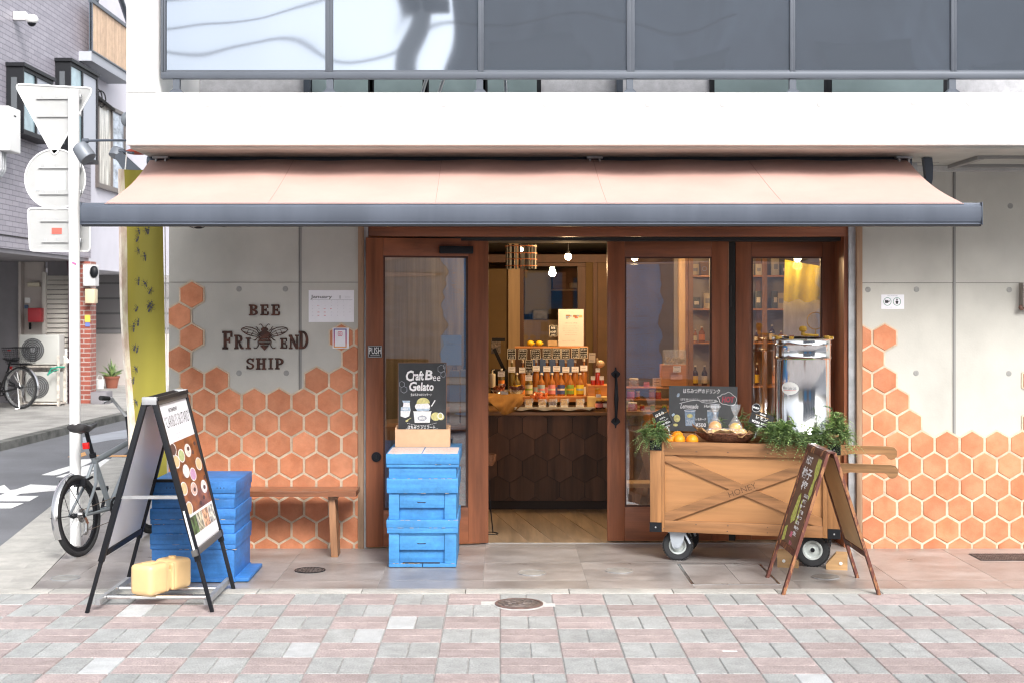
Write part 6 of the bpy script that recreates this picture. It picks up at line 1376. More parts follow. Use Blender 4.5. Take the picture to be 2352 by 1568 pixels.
for pl in ([(665, 815), (975, 815), (960, 1260), (700, 1260)], [(1310, 850), (1640, 850), (1600, 1240), (1345, 1240)]): m.face([bp_(*p, .0006) for p in pl][::-1])
m.build('glass_drawing', MT('chalk_pale_blue', (.26, .34, .44), .9, 0, .3, 80), bd)
m = MB(bd); m.F = F
for cx_ in (820, 1475): bl(m, [(cx_ + 160 * math.cos(a_), 830 + 25 * math.sin(a_)) for a_ in (k * math.pi / 9 for k in range(19))], 6)
for k in range(7): bl(m, [(700 + k * 35, 1240), (760 + k * 25, 1120 + 30 * (k % 2)), (710 + k * 40, 1090)], 3)
m.build('glass_outline', m_chalk, bd)
m = MB(bd); m.F = F
for cx_, cy_, rx, ry in ((450, 1055, 95, 105), (820, 980, 85, 55), (410, 1240, 70, 40)): m.face([bp_(cx_ + rx * math.cos(a_), cy_ + ry * math.sin(a_), .0012) for a_ in (-k * math.pi / 9 for k in range(18))][::-1])
m.build('lemon_drawing', m_cyel, bd)
m = MB(bd); m.F = F
for pl in ([(290, 960), (360, 905), (400, 960), (320, 1010)], [(430, 430), (470, 350), (530, 360), (510, 440), (465, 465)]): m.face([bp_(*p, .0012) for p in pl][::-1])
m.build('leaf_drawing', m_cblue, bd)
# clip stands with black cards
def clipcard(c, w_, h_, tilt, lb, txt, tag=None):
    t = thing('clip_card', lb, 'price card', c, (R(-8), tilt, yaw)); m = MB(t); m.box((0, 0, 0), (w_, .003, h_)); m.build('card', m_blackm, t)
    m = MB(t)
    for s, x, z, a, b in txt: m.text(s, (x, -.0021, z), a, b, N=(0, -1, 0), bold=.02)
    m.build('chalk_writing', m_chalk, t)
    m = MB(t); m.bx(-.045, .045, -.0020, -.0017, h_ * .20, h_ * .20 + .002); m.build('underline', MT('chalk_orange', (.6, .35, .1), .8) if 'chalk_orange' not in bpy.data.materials else bpy.data.materials['chalk_orange'], t)
    m = MB(t); m.box((.0, -.002, -h_ / 2 - .004), (.045, .012, .012), None, .003); m.tube([(0, 0, -h_ / 2 - .006), (.006, .003, -h_ / 2 - .03), (-.004, .0, -h_ / 2 - .05), (.0, 0, -h_ / 2 - .085)], .0045, 8); m.build('clip', m_clear, t); return t
clipcard(cwp(1521.5, 959, .05), .095, .115, R(-27), 'black handwritten card in a clear clip stand above the left sprig of greenery', [('はるみ', -.005, .03, .06, .02), ('みかん', .0, .0, .04, .012), ('おいしい', .005, -.018, .055, .01), ('¥200 税込', 0, -.040, .075, .016)])
rc_ = clipcard(cwp(1749, 962, -.0 + .06), .145, .085, R(19), 'black handwritten lemon card in a clear clip stand between the basket and the steel drum', [('国産', 0, .03, .04, .010), ('レモン', 0, .006, .075, .024), ('¥200 ¥500', 0, -.026, .11, .016)])
m = MB(rc_); m.lathe([(0, .002), (.03, .002), (.03, 0)], (-.055, -.004, .058), 20, 0, Matrix.Rotation(R(90), 3, 'X')); m.build('round_tag', m_black, rc_)
m = MB(rc_); m.text('無農薬', (-.055, -.0065, .058), .04, .013, N=(0, -1, 0), bold=.02); m.tube([(-.055 + .026 * math.cos(a_), -.0062, .058 + .026 * math.sin(a_)) for a_ in (k * .4 for k in range(16))], .001, 4, closed=True); m.build('tag_writing', m_chalk, rc_)
# basket
bs = thing('wicker_basket', 'shallow dark wicker basket lined with brown paper on the front edge of the cart', 'basket', cwp(1670, 1013, .13), yaw)
m_wick = MT('wicker_dark', (.16, .06, .03), .55, 0, .5, 60, bump=.5, bscale=160)
m = MB(bs); n_ = 56; rx, ry = .205, .115
for L in range(9):
    f = L / 8; k1 = .62 + .38 * f ** .8
    m.tube([((rx * k1 + .002 * (-1) ** (i + L)) * math.cos(2 * math.pi * i / n_), (ry * k1 + .002 * (-1) ** (i + L)) * math.sin(2 * math.pi * i / n_), .004 + .0068 * L + (.0025 * (-1) ** (i + L) if L == 8 else 0)) for i in range(n_)], .0042 if L < 8 else .006, 5, closed=True)
m.prism([(rx * .62 * math.cos(a_), ry * .62 * math.sin(a_)) for a_ in (k * math.pi / 12 for k in range(24))], (0, 0, 0), (1, 0, 0), (0, 1, 0), .006); m.build('weave', m_wick, bs)
pb = thing('brown_paper', 'crumpled brown paper lining the wicker basket', 'paper', WM[bs.name] @ Vector((0, 0, .02)), yaw)
m = MB(pb); gg = []
for j in range(10):
    row = []
    for i in range(40):
        a_ = 2 * math.pi * i / 40; f = j / 9; k1 = f * (1.02 + .10 * math.sin(a_ * 5) + .06 * math.sin(a_ * 11 + 1)); z = .006 + .046 * f ** 2.4 + (.016 * math.sin(a_ * 7) + .012 * math.sin(a_ * 13) + .014 * math.cos(a_ - math.pi)) * f ** 3
        row.append(m.bm.verts.new((rx * 1.0 * k1 * math.cos(a_), ry * k1 * math.sin(a_), z)))
    gg.append(row)
for j in range(1, 9):
    for i in range(40): m.bm.faces.new((gg[j][i], gg[j][(i + 1) % 40], gg[j + 1][(i + 1) % 40], gg[j + 1][i]))
m.bm.faces.new(gg[1][::-1])
o = m.build('lining', MT('kraft_paper', (.48, .29, .13), .7, 0, .15, 12, bump=.4, bscale=50), pb, ang=20); so = o.modifiers.new('s', 'SOLIDIFY'); so.thickness = .001
m_lem = MT('lemon_peel', (.85, .52, .03), .45, 0, .08, 14, bump=.25, bscale=160); m_org = MT('orange_peel', (.90, .30, .01), .42, 0, .06, 12, bump=.3, bscale=140)
for k, (x, y, z, lb) in enumerate(((-.075, -.02, .095, 'orange toned lemon in clear wrap at the left of the basket'), (.055, -.02, .092, 'yellow lemon in clear wrap at the right of the basket'))):
    t = thing('citrus', lb, 'lemon', WM[bs.name] @ Vector((x, y, z)), yaw); m = MB(t); m.ell((0, 0, 0), (.037, .035, .035) if k else (.041, .038, .039), 22); m.build('fruit', m_lem if k else MT('deep_lemon', (.92, .42, .03), .4, bump=.25, bscale=160), t)
    m = MB(t); m.lathe([(0, -.04), (.03, -.036), (.046, -.01), (.044, .02), (.026, .05), (.012, .07), (.010, .078), (.03, .12), (.034, .15)], (0.0, 0, 0), 14); 
    for v in m.bm.verts: v.co += Vector((rnd.uniform(-1, 1), rnd.uniform(-1, 1), rnd.uniform(-1, 1))) * .003
    m.build('clear_wrap', m_clear, t, ang=8)
sl_ = thing('citrus_slices', 'packet of sliced yellow fruit lying in the front of the basket', 'fruit', WM[bs.name] @ Vector((.0, -.05, .062)), yaw)
m = MB(sl_)
for k in range(9): m.lathe([(0, .004), (.026, .004), (.028, 0), (.026, -.004), (0, -.004)], (-.09 + k * .024, rnd.uniform(-.012, .01), .006 + rnd.uniform(-.004, .006)), 16, 0, Matrix.Rotation(rnd.uniform(-.6, .6), 3, 'Y') @ Matrix.Rotation(rnd.uniform(.2, .9), 3, 'X'))
m.build('slices', MT('dried_lemon', (.80, .50, .12), .5, 0, .2, 50), sl_)
m = MB(sl_); m.box((0, 0, .006), (.25, .07, .045), None, .018)
for v in m.bm.verts: v.co += Vector((rnd.uniform(-1, 1), rnd.uniform(-1, 1), rnd.uniform(-1, 1))) * .003
m.build('wrapper', m_clear, sl_, ang=8)
for k, (px, d, rr_) in enumerate(((1540, .06, .034), (1560, .05, .038), (1556, .13, .036), (1590, .055, .038))):
    c = cwp(px, 1012, d); c.z = .748 + rr_ + (.018 if k in (2,) else 0); t = thing('orange', 'orange in the left corner of the cart, %s' % ('furthest left', 'second from the left', 'lying behind the others', 'against the basket')[k], 'orange', c, 0, 'oranges on the cart')
    m = MB(t); m.ell((0, 0, 0), (rr_ * 1.06, rr_ * 1.06, rr_), 24); m.build('fruit', m_org, t); m = MB(t); m.lathe([(0, rr_ + .001), (.004, rr_ + .001), (.004, rr_ - .003)], (0, 0, 0), 6); m.build('stalk', m_cgn, t)
# steel honey drum
Yd = 9.20; cD = Vector((XW(1841.5, Yd), 9.17, .818)); dr = thing('honey_drum', 'tall polished steel honey drum with banded rim and oval label, standing on the cart', 'drum', cD)
rD = .1865; zt_ = ZW(781, 9.0) - cD.z + .03; hD = ZW(779, 9.02) - cD.z
m_inox = MT('polished_steel', (.74, .75, .76), .13, 1.0, .0)
_b = m_inox.node_tree.nodes['Principled BSDF']
m = MB(dr); z1_ = ZW(822.6, 9.0) - cD.z; z2_ = ZW(792, 9.0) - cD.z
prof = [(0, 0), (rD * .97, 0), (rD * .995, .012), (rD * .955, .02), (rD * .955, z1_ - .012), (rD * .975, z1_ - .006), (rD * 1.0, z1_), (rD * .975, z1_ + .006), (rD * .962, z1_ + .012), (rD * .962, z2_ - .01), (rD * .99, z2_), (rD * .97, z2_ + .008), (rD * .965, hD - .01), (rD * 1.01, hD - .006), (rD * 1.02, hD), (rD * 1.0, hD + .003), (rD * .93, hD - .004), (rD * .93, hD - .05)]
m.lathe(prof, (0, 0, 0), 72); m.build('body', m_inox, dr, ang=50)
m = MB(dr)
for s_ in (0,): m.lathe([(0, hD - .012), (rD * .5, hD - .010), (rD * .915, hD - .012), (rD * .915, hD - .02)], (0, 0, 0), 48)
m.build('lid', m_black, dr)
m = MB(dr); m.bar((-rD * .95, 0, hD + .012), (rD * .95, 0, hD + .006), .03, .006); m.bar((0, -rD * .9, hD + .010), (0, rD * .9, hD + .010), .03, .006); m.build('cross_bar', m_black, dr)
m_ywp = MT('amber_plastic', (.62, .36, .04), .4)
m = MB(dr)
for a_ in (200, 235, 318, 338, 20, 160): m.box((rD * .96 * math.cos(R(a_)), rD * .96 * math.sin(R(a_)), hD + .008), (.034, .022, .02), R(a_), .004)
m.build('clamp', m_ywp, dr)
m = MB(dr); m.bar((-.01, -.03, hD + .026), (.095, -.03, hD + .022), .03, .016, bev=.005); m.lathe([(.012, hD + .02), (.012, hD + .045), (.024, hD + .052), (.026, hD + .066), (.018, hD + .080), (0, hD + .084)], (-.005, -.03, 0), 18); m.build('crank_knob', m_ywp, dr)
m = MB(dr)
for s_ in (-1, 1): m.ell((s_ * rD * 1.03, 0, hD + .004), .012, 10)
m.build('rim_bolt', m_steel, dr)
# oval label wraps the drum front
m = MB(dr); rl_ = rD * .957; a0 = math.asin((XW(1814, 9.0) - cD.x) / rD); zc = ZW(892, 8.99) - cD.z
def lb_(dx, dz, off=.0008): a_ = a0 + dx / rl_; return ((rl_ + off) * math.sin(a_), -(rl_ + off) * math.cos(a_), zc + dz)
n_ = 28; ring = [m.bm.verts.new(lb_(.062 * math.cos(2 * math.pi * k / n_), .041 * math.sin(2 * math.pi * k / n_))) for k in range(n_)]
for k in range(n_ // 2):
    a, b, c, d = ring[k], ring[k + 1] if k + 1 < n_ else ring[0], ring[n_ - 1 - k], ring[(n_ - k) % n_]
    vs = []
    for v in (a, b, c, d):
        if v not in vs: vs.append(v)
    if len(vs) > 2: m.bm.faces.new(vs)
bmesh.ops.recalc_face_normals(m.bm, faces=m.bm.faces[:]); lab = m.build('label', m_whitep, dr)
m = MB(dr); m.text('Mann Lake Ltd.', (0, 0, 0), .095, .020, bold=.015)
for v in m.bm.verts: v.co = Vector(lb_(v.co.x, v.co.z + .003, .0016))
m.build('lettering', m_ginks, lab)
m = MB(dr)
for k in range(12): m.face([lb_(-.045 + k * .0075, -.0135, .0016), lb_(-.045 + (k + 1) * .0075, -.0135, .0016), lb_(-.045 + (k + 1) * .0075, -.0115, .0016), lb_(-.045 + k * .0075, -.0115, .0016)])
m.build('red_line', m_red, lab)
# greenery
m_fern = [MT('fern_' + s_, c_, .55, 0, .3, 40, isl=.3) for s_, c_ in (('light', (.34, .46, .17)), ('mid', (.24, .36, .13)), ('dark', (.13, .22, .09)))]
def fern(T, centres, n, L, leaf, droop=.6, seed=1, name='fronds'):
    rn = random.Random(seed); m = MB(T)
    for _ in range(n):
        c = rn.choice(centres); o = Vector(c[:3]) + Vector([rn.gauss(0, c[3] * .35) for _ in range(3)]); d = Vector((rn.gauss(0, 1), rn.gauss(-.3, .8), rn.gauss(.25, .8))).normalized(); Ls = L * rn.uniform(.6, 1.3); mi = rn.choice((0, 0, 1, 1, 2))
        side = d.cross(Vector((0, 0, 1)));
        if side.length < .1: side = Vector((1, 0, 0))
        side.normalize(); pts = []; N_ = 9
        for k in range(N_ + 1): f = k / N_; pts.append(o + d * Ls * f + Vector((0, 0, -droop * Ls * f * f)))
        m.tube([pts[0], pts[3], pts[6], pts[9]], [.0011, .0009, .0007, .0004], 3, 2)
        for k in range(1, N_ + 1):
            f = k / N_; w_ = leaf * (1.1 - .7 * f)
            for s_ in (-1, 1):
                up = Vector((rn.uniform(-.3, .3), rn.uniform(-.3, .3), rn.uniform(0, .5))); dl = (side * s_ + (pts[k] - pts[k - 1]).normalized() * .8 + up).normalized()
                tip = pts[k] + dl * w_; mid = pts[k] + dl * w_ * .5; pr = dl.cross(up + Vector((0, 0, 1))).normalized() * w_ * .17
                m.face([pts[k], mid + pr, tip, mid - pr], mi)
                for g_ in (.4, .7):
                    b_ = pts[k] + dl * w_ * g_; t2 = b_ + (dl * .6 + pr.normalized() * (1 if g_ < .5 else -1) * .8).normalized() * w_ * .42; pp_ = Vector((0, 0, 1)).cross(t2 - b_).normalized() * w_ * .07
                    m.face([b_ - pp_, b_ + pp_, t2], mi)
    return m.build(name, m_fern, T, ang=180)
lp = thing('greenery', 'bushy bunch of green sprigs hanging over the left end of the cart', 'foliage', cwp(1500, 985, .10))
def rel(t, v): return tuple(Vector(v) - Vector(t.location))
def cc(t, px, py, d, s): return rel(t, cwp(px, py, d)) + (s,)
fern(lp, [cc(lp, 1497, 985, .02, .06), cc(lp, 1512, 992, .0, .05), cc(lp, 1485, 1000, .03, .05), cc(lp, 1520, 1000, .03, .04)], 170, .085, .026, .4, 3)
rp_ = thing('greenery', 'long garland of green fern draped around the foot of the steel drum', 'foliage', cwp(1830, 1000, .1))
fern(rp_, [cc(rp_, x, y, d, s) for x, y, d, s in ((1790, 1000, .0, .06), (1820, 998, -.01, .06), (1850, 1003, -.01, .06), (1880, 1000, -.005, .06), (1905, 990, .0, .06), (1925, 980, .03, .07), (1915, 965, .08, .06), (1770, 992, .03, .06), (1765, 978, .2, .05), (1800, 985, .0, .04), (1935, 1000, .02, .05))], 520, .105, .031, .5, 5)
bp2 = thing('greenery', 'dark green sprigs rising behind the wicker basket beside the grey chalkboard', 'foliage', cwp(1710, 975, .3))
fern(bp2, [cc(bp2, x, y, d, s) for x, y, d, s in ((1705, 965, .28, .05), (1725, 975, .27, .05), (1745, 985, .26, .05), (1640, 985, .22, .03), (1652, 972, .24, .02), (1715, 990, .24, .05), (1775, 960, .3, .05))], 200, .075, .018, .3, 8)
m = MB(); m.tube([cwp(1840, 975, .02), cwp(1870, 950, -.02), cwp(1890, 925, -.03)], .0012, 4); m.tube([cwp(1790, 1000, .0), cwp(1830, 1014, -.03), cwp(1880, 1008, -.03), cwp(1905, 995, .0)], .0012, 4)
solo(m, 'cart_wire', m_galv, 'thin bent wire crossing the ferns in front of the steel drum', 'wire')
m = MB(); pts = [cwp(1772, 1012, .03), cwp(1782, 1005, .01), cwp(1795, 1003, .0), cwp(1806, 1010, .02)]
for i in range(3):
    a, b = pts[i], pts[i + 1]; m.face([a, b, b + Vector((0, .01, .022)), a + Vector((0, .01, .018))])
o = solo(m, 'dry_leaf', MT('dry_leaf_brown', (.32, .17, .09), .7, 0, .3, 30), 'curled brown dry leaf on the cart rim below the ferns', 'leaf'); so = o.modifiers.new('s', 'SOLIDIFY'); so.thickness = .001
# ============================================================ small wooden sandwich board
m_chp = MT('chipped_brown_paint', (.115, .035, .025), .5, 0, .3, 30, (1, 1, .35), (.42, .20, .09), .2, 60, contrast=(.56, .62), det=8)
m_chp2 = MT('bare_edge_wood', (.46, .21, .09), .6, 0, .3, 34, (1, 1, .35), (.13, .04, .028), .2, 60, contrast=(.44, .50), det=8)
wb = thing('wooden_sandwich_board', 'small wooden sandwich board with chipped brown frame, opened in front of the cart', 'sandwich board', (1.9, 8.3, 0))
zt = .812
for s_ in (-1, 1):
    for (y, y2) in ((8.07, 8.07), (8.545, 8.555)):
        p0 = Vector((1.897 + s_ * .018, y, zt)); p1 = Vector((1.897 + s_ * .275, y2, 0)); m = MB(); d = (p1 - p0)
        m.bar(p0, p1, .020, .030, (0, 1, 0), .002); m.build('leg', m_chp, wb)
        m = MB(); m.bar(p0 + Vector((0, -.0155, 0)), p1 + Vector((0, -.0155, 0)), .017, .002, (0, 1, 0)); m.build('worn_edge', m_chp2, wb)
    a0 = Vector((1.897 + s_ * .018, 8.085, zt)); b0 = Vector((1.897 + s_ * .275, 8.085, 0)); dn = (b0 - a0).normalized(); u = Vector((0, 1, 0)); nn = Vector((s_ * abs(dn.z), 0, abs(dn.x))).normalized(); W_ = .445; L_ = (b0 - a0).length
    def q(t, v, d, a0=a0, u=u, dn=dn, nn=nn): return a0 + u * (t * W_) + dn * (v * L_) + nn * d
    m = MB(); m.bar(q(0, .022, 0), q(1, .022, 0), .035, .018, nn, .002); m.build('upper_rail', m_chp, wb)
    m = MB(); m.bar(q(0, .715, 0), q(1, .715, 0), .035, .018, nn, .002); m.build('lower_rail', m_chp, wb)
    m = MB(); vs = [q(0, .03, -.004), q(1, .03, -.004), q(1, .70, -.004), q(0, .70, -.004)]; vt = [q(0, .03, .003), q(1, .03, .003), q(1, .70, .003), q(0, .70, .003)]; vv = [m.bm.verts.new(p) for p in vs + vt]
    for f in ((0, 1, 2, 3), (7, 6, 5, 4), (0, 4, 5, 1), (1, 5, 6, 2), (2, 6, 7, 3), (3, 7, 4, 0)):
        ff = m.bm.faces.new([vv[i] for i in f])
    bmesh.ops.recalc_face_normals(m.bm, faces=m.bm.faces[:])
    for f in m.bm.faces:
        if f.normal.dot(nn) > .9: f.material_index = 1
    brd = m.build('board', [MT('plywood_tan' + str(s_ + 1), (.50, .33, .17), .5, 0, .12, 4), MT('brown_chalk_face' + str(s_ + 1), (.13, .07, .045), .6, 0, .2, 5)], wb)
    if s_ < 0:
        def w2(x, y, d=.005): return q(1 - x, y, d)     # seen from outside: x from the far edge to the near edge
        U_, V_, N_ = -u, -dn, nn
        m = MB()
        m.text('HOT', w2(.28, .10), .14, .05, U_, V_, N_, bold=.02); m.text('柚子', w2(.36, .19), .24, .07, U_, V_, N_, bold=.03); m.text('梅', w2(.42, .275), .15, .06, U_, V_, N_, bold=.03)
        for k, s2 in enumerate(('はちみつ', '梅酒', 'ゆず', '蜂蜜', 'みつ', 'はち', '味', '生')): m.text(s2, w2(.70 - .02 * (k % 3), .335 + k * .038), .12 - .03 * (k % 2), .024, U_, V_, N_, bold=.03)
        m.build('chalk_writing', m_chalk, brd)
        m = MB()
        def w2f(pl, d=.0045): m.face([w2(x, y, d) for x, y in pl])
        w2f([(.72, .06), (.92, .06), (.95, .16), (.88, .22), (.92, .30), (.84, .36), (.74, .30), (.78, .20), (.70, .14)]); w2f([(.30, .36), (.38, .33), (.44, .36), (.48, .52), (.30, .56), (.22, .52)]); w2f([(.52, .38), (.58, .36), (.62, .52), (.54, .55)]); w2f([(.08, .60), (.20, .58), (.26, .68), (.10, .70)])
        m.build('bottle_drawing', MT('chalk_lime', (.48, .50, .12), .9, 0, .3, 60), brd)
        m = MB(); m.text('濃', w2(.52, .62), .07, .035, U_, V_, N_, bold=.03); m.text('甘い', w2(.62, .675), .08, .025, U_, V_, N_, bold=.02); m.build('pink_writing', MT('chalk_pink', (.65, .18, .26), .9), brd)
m = MB(); m.bx(1.875, 1.919, 8.05, 8.565, zt - .004, zt + .006, .002); m.build('top_rail', m_chp, wb)
for y in (8.10, 8.50): m = MB(); m.bx(1.882, 1.912, y, y + .03, zt + .0063, zt + .009); m.build('hinge', m_steel, wb)

# ============================================================ bicycles
def bicycle(label, loc, rot, city=False):
    T = thing('bicycle', label, 'bicycle', loc, rot); r = .27 if not city else .325; wb_ = .98 if not city else 1.08
    m_fr = MT('silver_frame' if not city else 'black_frame', (.24, .27, .29) if not city else (.02, .02, .022), .3, .35 if not city else 0, coat=.3)
    zb = r + .01
    def wheel_(x):
        rot_ = Matrix.Rotation(R(90), 3, 'X'); m = MB(T); tr = .020 if not city else .018
        m.tube([(x + (r - tr) * math.cos(a_), 0, zb - .01 + (r - tr) * math.sin(a_)) for a_ in (k * math.pi / 32 for k in range(64))], tr, 10, closed=True); w_ = m.build('wheel', m_tyre, T)
        c = (x, 0, zb - .01); ri = r - 2 * tr
        m = MB(T); m.lathe([(ri - .022, -.009), (ri + .004, -.012), (ri + .004, .012), (ri - .022, .009), (ri - .022, -.009)], c, 56, 0, rot_); m.build('rim', m_black if not city else m_steel, w_)
        m = MB(T)
        for k in range(20):
            a_ = k * math.pi / 10; s_ = (-1) ** k; m.tube([(x + .018 * math.cos(a_ + .5 * s_), .022 * s_, c[2] + .018 * math.sin(a_ + .5 * s_)), (x + (ri - .01) * math.cos(a_), 0, c[2] + (ri - .01) * math.sin(a_))], .0011, 4)
        m.build('spokes', m_steel, w_)
        m = MB(T); m.lathe([(0, -.05), (.012, -.05), (.020, -.028), (.014, -.02), (.014, .02), (.020, .028), (.012, .05), (0, .05)], c, 14, 0, rot_); m.build('hub', m_black, w_); return w_
    wr = wheel_(0); wheel_(wb_)
    zh = zb - .01
    # local: x forward, y left, z up
    BBx, BBz = .42, .26; STx, STz = .26, .64; HTx, HTz, HBx, HBz = wb_ - .20, .72, wb_ - .165, .60
    if city: STz = .55; HTz = .80
    m = MB(T); m.tube([(BBx, 0, BBz), (STx, 0, STz)], .019, 12); m.tube([(STx + .01, 0, STz - .04), (HTx + .005, 0, HTz - .03)] if not city else [(BBx - .05, 0, .36), (HTx, 0, HTz - .08)], .021, 12); m.tube([(BBx, 0, BBz), (HBx - .01, 0, HBz + .01)], .024, 12); m.tube([(HBx, 0, HBz), (HTx, 0, HTz)], .024, 14)
    for s_ in (-1, 1):
        m.tube([(BBx, s_ * .02, BBz), (BBx - .12, s_ * .035, BBz + .003), (0, s_ * .062, zh)], [.014, .012, .009], 8); m.tube([(STx, s_ * .012, STz - .06), (STx - .06, s_ * .04, STz - .18), (0, s_ * .062, zh)], [.012, .011, .009], 8)
    m.build('frame', m_fr, T)
    m = MB(T); m.tube([(HBx, 0, HBz), (HBx + .01, 0, HBz - .04)], .02, 10)
    for s_ in (-1, 1): m.tube([(HBx + .008, s_ * .012, HBz - .03), (HBx + .03, s_ * .045, HBz - .08), (wb_ - .02, s_ * .052, zh + .06), (wb_, s_ * .054, zh)], [.014, .014, .011, .009], 8)
    m.build('fork', m_fr if not city else m_black, T)
    m = MB(T); m.tube([(STx, 0, STz), (STx - .055, 0, STz + .17)], .0145, 12); m.cyl((STx + .003, 0, STz - .01), (STx - .004, 0, STz + .018), .023); m.build('seat_post', m_black, T)
    sx, sz = STx - .05, STz + .195
    m = MB(T); prof = [(-.14, .062, .018), (-.12, .072, .026), (-.07, .070, .024), (-.01, .045, .020), (.05, .026, .016), (.11, .019, .013), (.135, .010, .008)]
    rings = []
    for x, w_, h_ in prof: rings.append([m.bm.verts.new(m.F @ Vector((sx + x, w_ * math.cos(a_), sz + h_ * math.sin(a_) * (1 if math.sin(a_) > 0 else 1.5) - (.012 if abs(math.cos(a_)) < .3 and math.sin(a_) > 0 else 0) + .02 * (x / .14) ** 2))) for a_ in (k * math.pi / 8 for k in range(16))])
    for a, b in zip(rings, rings[1:]):
        for k in range(16): m.bm.faces.new((a[k], b[k], b[(k + 1) % 16], a[(k + 1) % 16]))
    m.bm.faces.new(rings[0]); m.bm.faces.new(rings[-1][::-1]); m.tube([(sx - .1, .02, sz - .02), (sx - .04, .02, sz - .035), (sx + .06, .01, sz - .015)], .0035, 5); m.tube([(sx - .1, -.02, sz - .02), (sx - .04, -.02, sz - .035), (sx + .06, -.01, sz - .015)], .0035, 5)
    m.build('saddle', MT('saddle_leatherette', (.04, .038, .04), .38), T, ang=60)
    m = MB(T); m.box((STx - .075, 0, STz + .075), (.022, .045, .045), None, .006); m.build('tail_light', MT('red_reflector', (.62, .01, .01), .2), T)
    stz = HTz + (.13 if not city else .12); hbz = stz + .02
    steer = R(14)
    m = MB(T); m.tube([(HTx, 0, HTz), (HTx - .008, 0, stz + .02)], .016, 10); m.tube([(HTx - .008, 0, stz), (HTx + .055, 0, hbz)], .017, 10); m.build('stem', m_black, T)
    m = MB(T); bxh = HTx + .055
    hb_ = [(-.15, -.05, .14), (-.12, -.02, .13), (-.08, .0, .06), (-.04, 0, 0), (0, 0, 0), (.04, 0, 0), (.08, .0, .06), (.12, -.02, .13), (.15, -.05, .14)] if not city else [(-.27, -.20), (-.22, -.08), (-.1, .0), (0, 0), (.1, 0), (.22, -.08), (.27, -.20)]
    def hp_(y, dx, dz=0): return (bxh + dx * math.cos(steer) - y * math.sin(steer), y * math.cos(steer) + dx * math.sin(steer), hbz + dz)
    m.tube([hp_(*q_) for q_ in hb_], .0115, 10); m.build('handlebar', m_galv, T)
    for s_ in (-1, 1):
        m = MB(T); m.tube([hp_(s_ * .14, -.045, .14), hp_(s_ * .17, -.14, .15)] if not city else [hp_(s_ * .245, -.13), hp_(s_ * .28, -.26)], [.016, .0175], 12); m.build('grip', m_blackm, T)
        if not city:
            m = MB(T); m.tube([hp_(s_ * .13, -.02, .12), hp_(s_ * .15, .04, .13), hp_(s_ * .20, .02, .11)], [.012, .010, .008], 8); m.ell(hp_(s_ * .13, -.01, .13), (.02, .02, .018), 10); m.build('brake_lever', m_steel, T)
    rot_ = Matrix.Rotation(R(90), 3, 'X'); m = MB(T); y0 = -.045 
    m.lathe([(.060, -.003), (.075, -.003), (.078, 0), (.075, .003), (.060, .003), (.060, -.003)], (BBx, y0, BBz), 40, 0, rot_)
    for k in range(5): a_ = k * 2 * math.pi / 5; m.bar((BBx, y0, BBz), (BBx + .066 * math.cos(a_), y0, BBz + .066 * math.sin(a_)), .012, .005, (0, 1, 0))
    m.cyl((BBx, -.06, BBz), (BBx, .06, BBz), .018); m.build('chainring', m_black, T)
    for s_ in (-1, 1):
        m = MB(T); ex = (BBx + s_ * .10, s_ * .066, BBz + s_ * .135); m.bar((BBx, s_ * .064, BBz), ex, .012, .022, (0, 1, 0), .003); ck_ = m.build('crank', m_black, T)
        m = MB(T); m.box((ex[0], ex[1] + s_ * .055, ex[2]), (.085, .085, .018), None, .003); m.build('pedal', m_black, ck_)
    m = MB(T)
    for k, rr_ in enumerate((.048, .042, .037, .032, .027)): m.lathe([(.015, -.0013), (rr_, -.0013), (rr_, .0013), (.015, .0013), (.015, -.0013)], (0, -.030 - k * .0045, zh), 30, 0, rot_)
    m.build('cassette', m_steel, T)
    m = MB(T); m.tube([(BBx, y0, BBz + .076), (0, -.042, zh + .036)], .0028, 5); m.tube([(BBx, y0, BBz - .076), (.03, -.045, zh - .105), (.0, -.045, zh - .115)], .0028, 5); m.build('chain', MT('chain_steel', (.25, .20, .16), .45, .8), T)
    m = MB(T); m.bar((0, -.05, zh - .015), (.02, -.055, zh - .06), .014, .02); m.bar((.02, -.052, zh - .05), (.008, -.052, zh - .115), .010, .022); m.lathe([(0, -.004), (.018, -.004), (.018, .004), (0, .004)], (.006, -.045, zh - .115), 16, 0, rot_); m.build('derailleur', m_steel, T)
    # rear mudguard
    m = MB(T); rg = r + .018; gg = []
    a_s, a_e = (R(95), R(205)) if not city else (R(10), R(200))
    for k in range(19):
        a_ = a_s + (a_e - a_s) * k / 18; gg.append([m.bm.verts.new((((rg - .010 * abs(t_)) * math.cos(a_)), .024 * t_, zh + (rg - .010 * abs(t_)) * math.sin(a_))) for t_ in (-1, -.6, 0, .6, 1)])
    for a, b in zip(gg, gg[1:]):
        for k in range(4): m.bm.faces.new((a[k], a[k + 1], b[k + 1], b[k]))
    o = m.build('mudguard', MT('chrome_guard' + ('' if not city else '_b'), (.55, .55, .56), .18, .9), T, ang=70); so = o.modifiers.new('s', 'SOLIDIFY'); so.thickness = .002
    m = MB(T)
    for s_ in (-1, 1): m.tube([(0, s_ * .055, zh), (rg * math.cos(R(175)), s_ * .022, zh + rg * math.sin(R(175)))], .0022, 5); m.tube([(0, s_ * .055, zh), (rg * math.cos(R(120)), s_ * .022, zh + rg * math.sin(R(120)))], .0022, 5)
    m.build('guard_stay', m_black, T)
    m = MB(T); m.box((.07, 0, STz - .16), (.03, .09, .05), None, .006) if not city else m.box((.0, 0, .62), (.02, .02, .02)); m.tube([(STx - .03, 0, STz - .14), (.10, .03, STz - .17), (.08, .035, STz - .24)], .009, 6); m.build('brake', m_black, T)
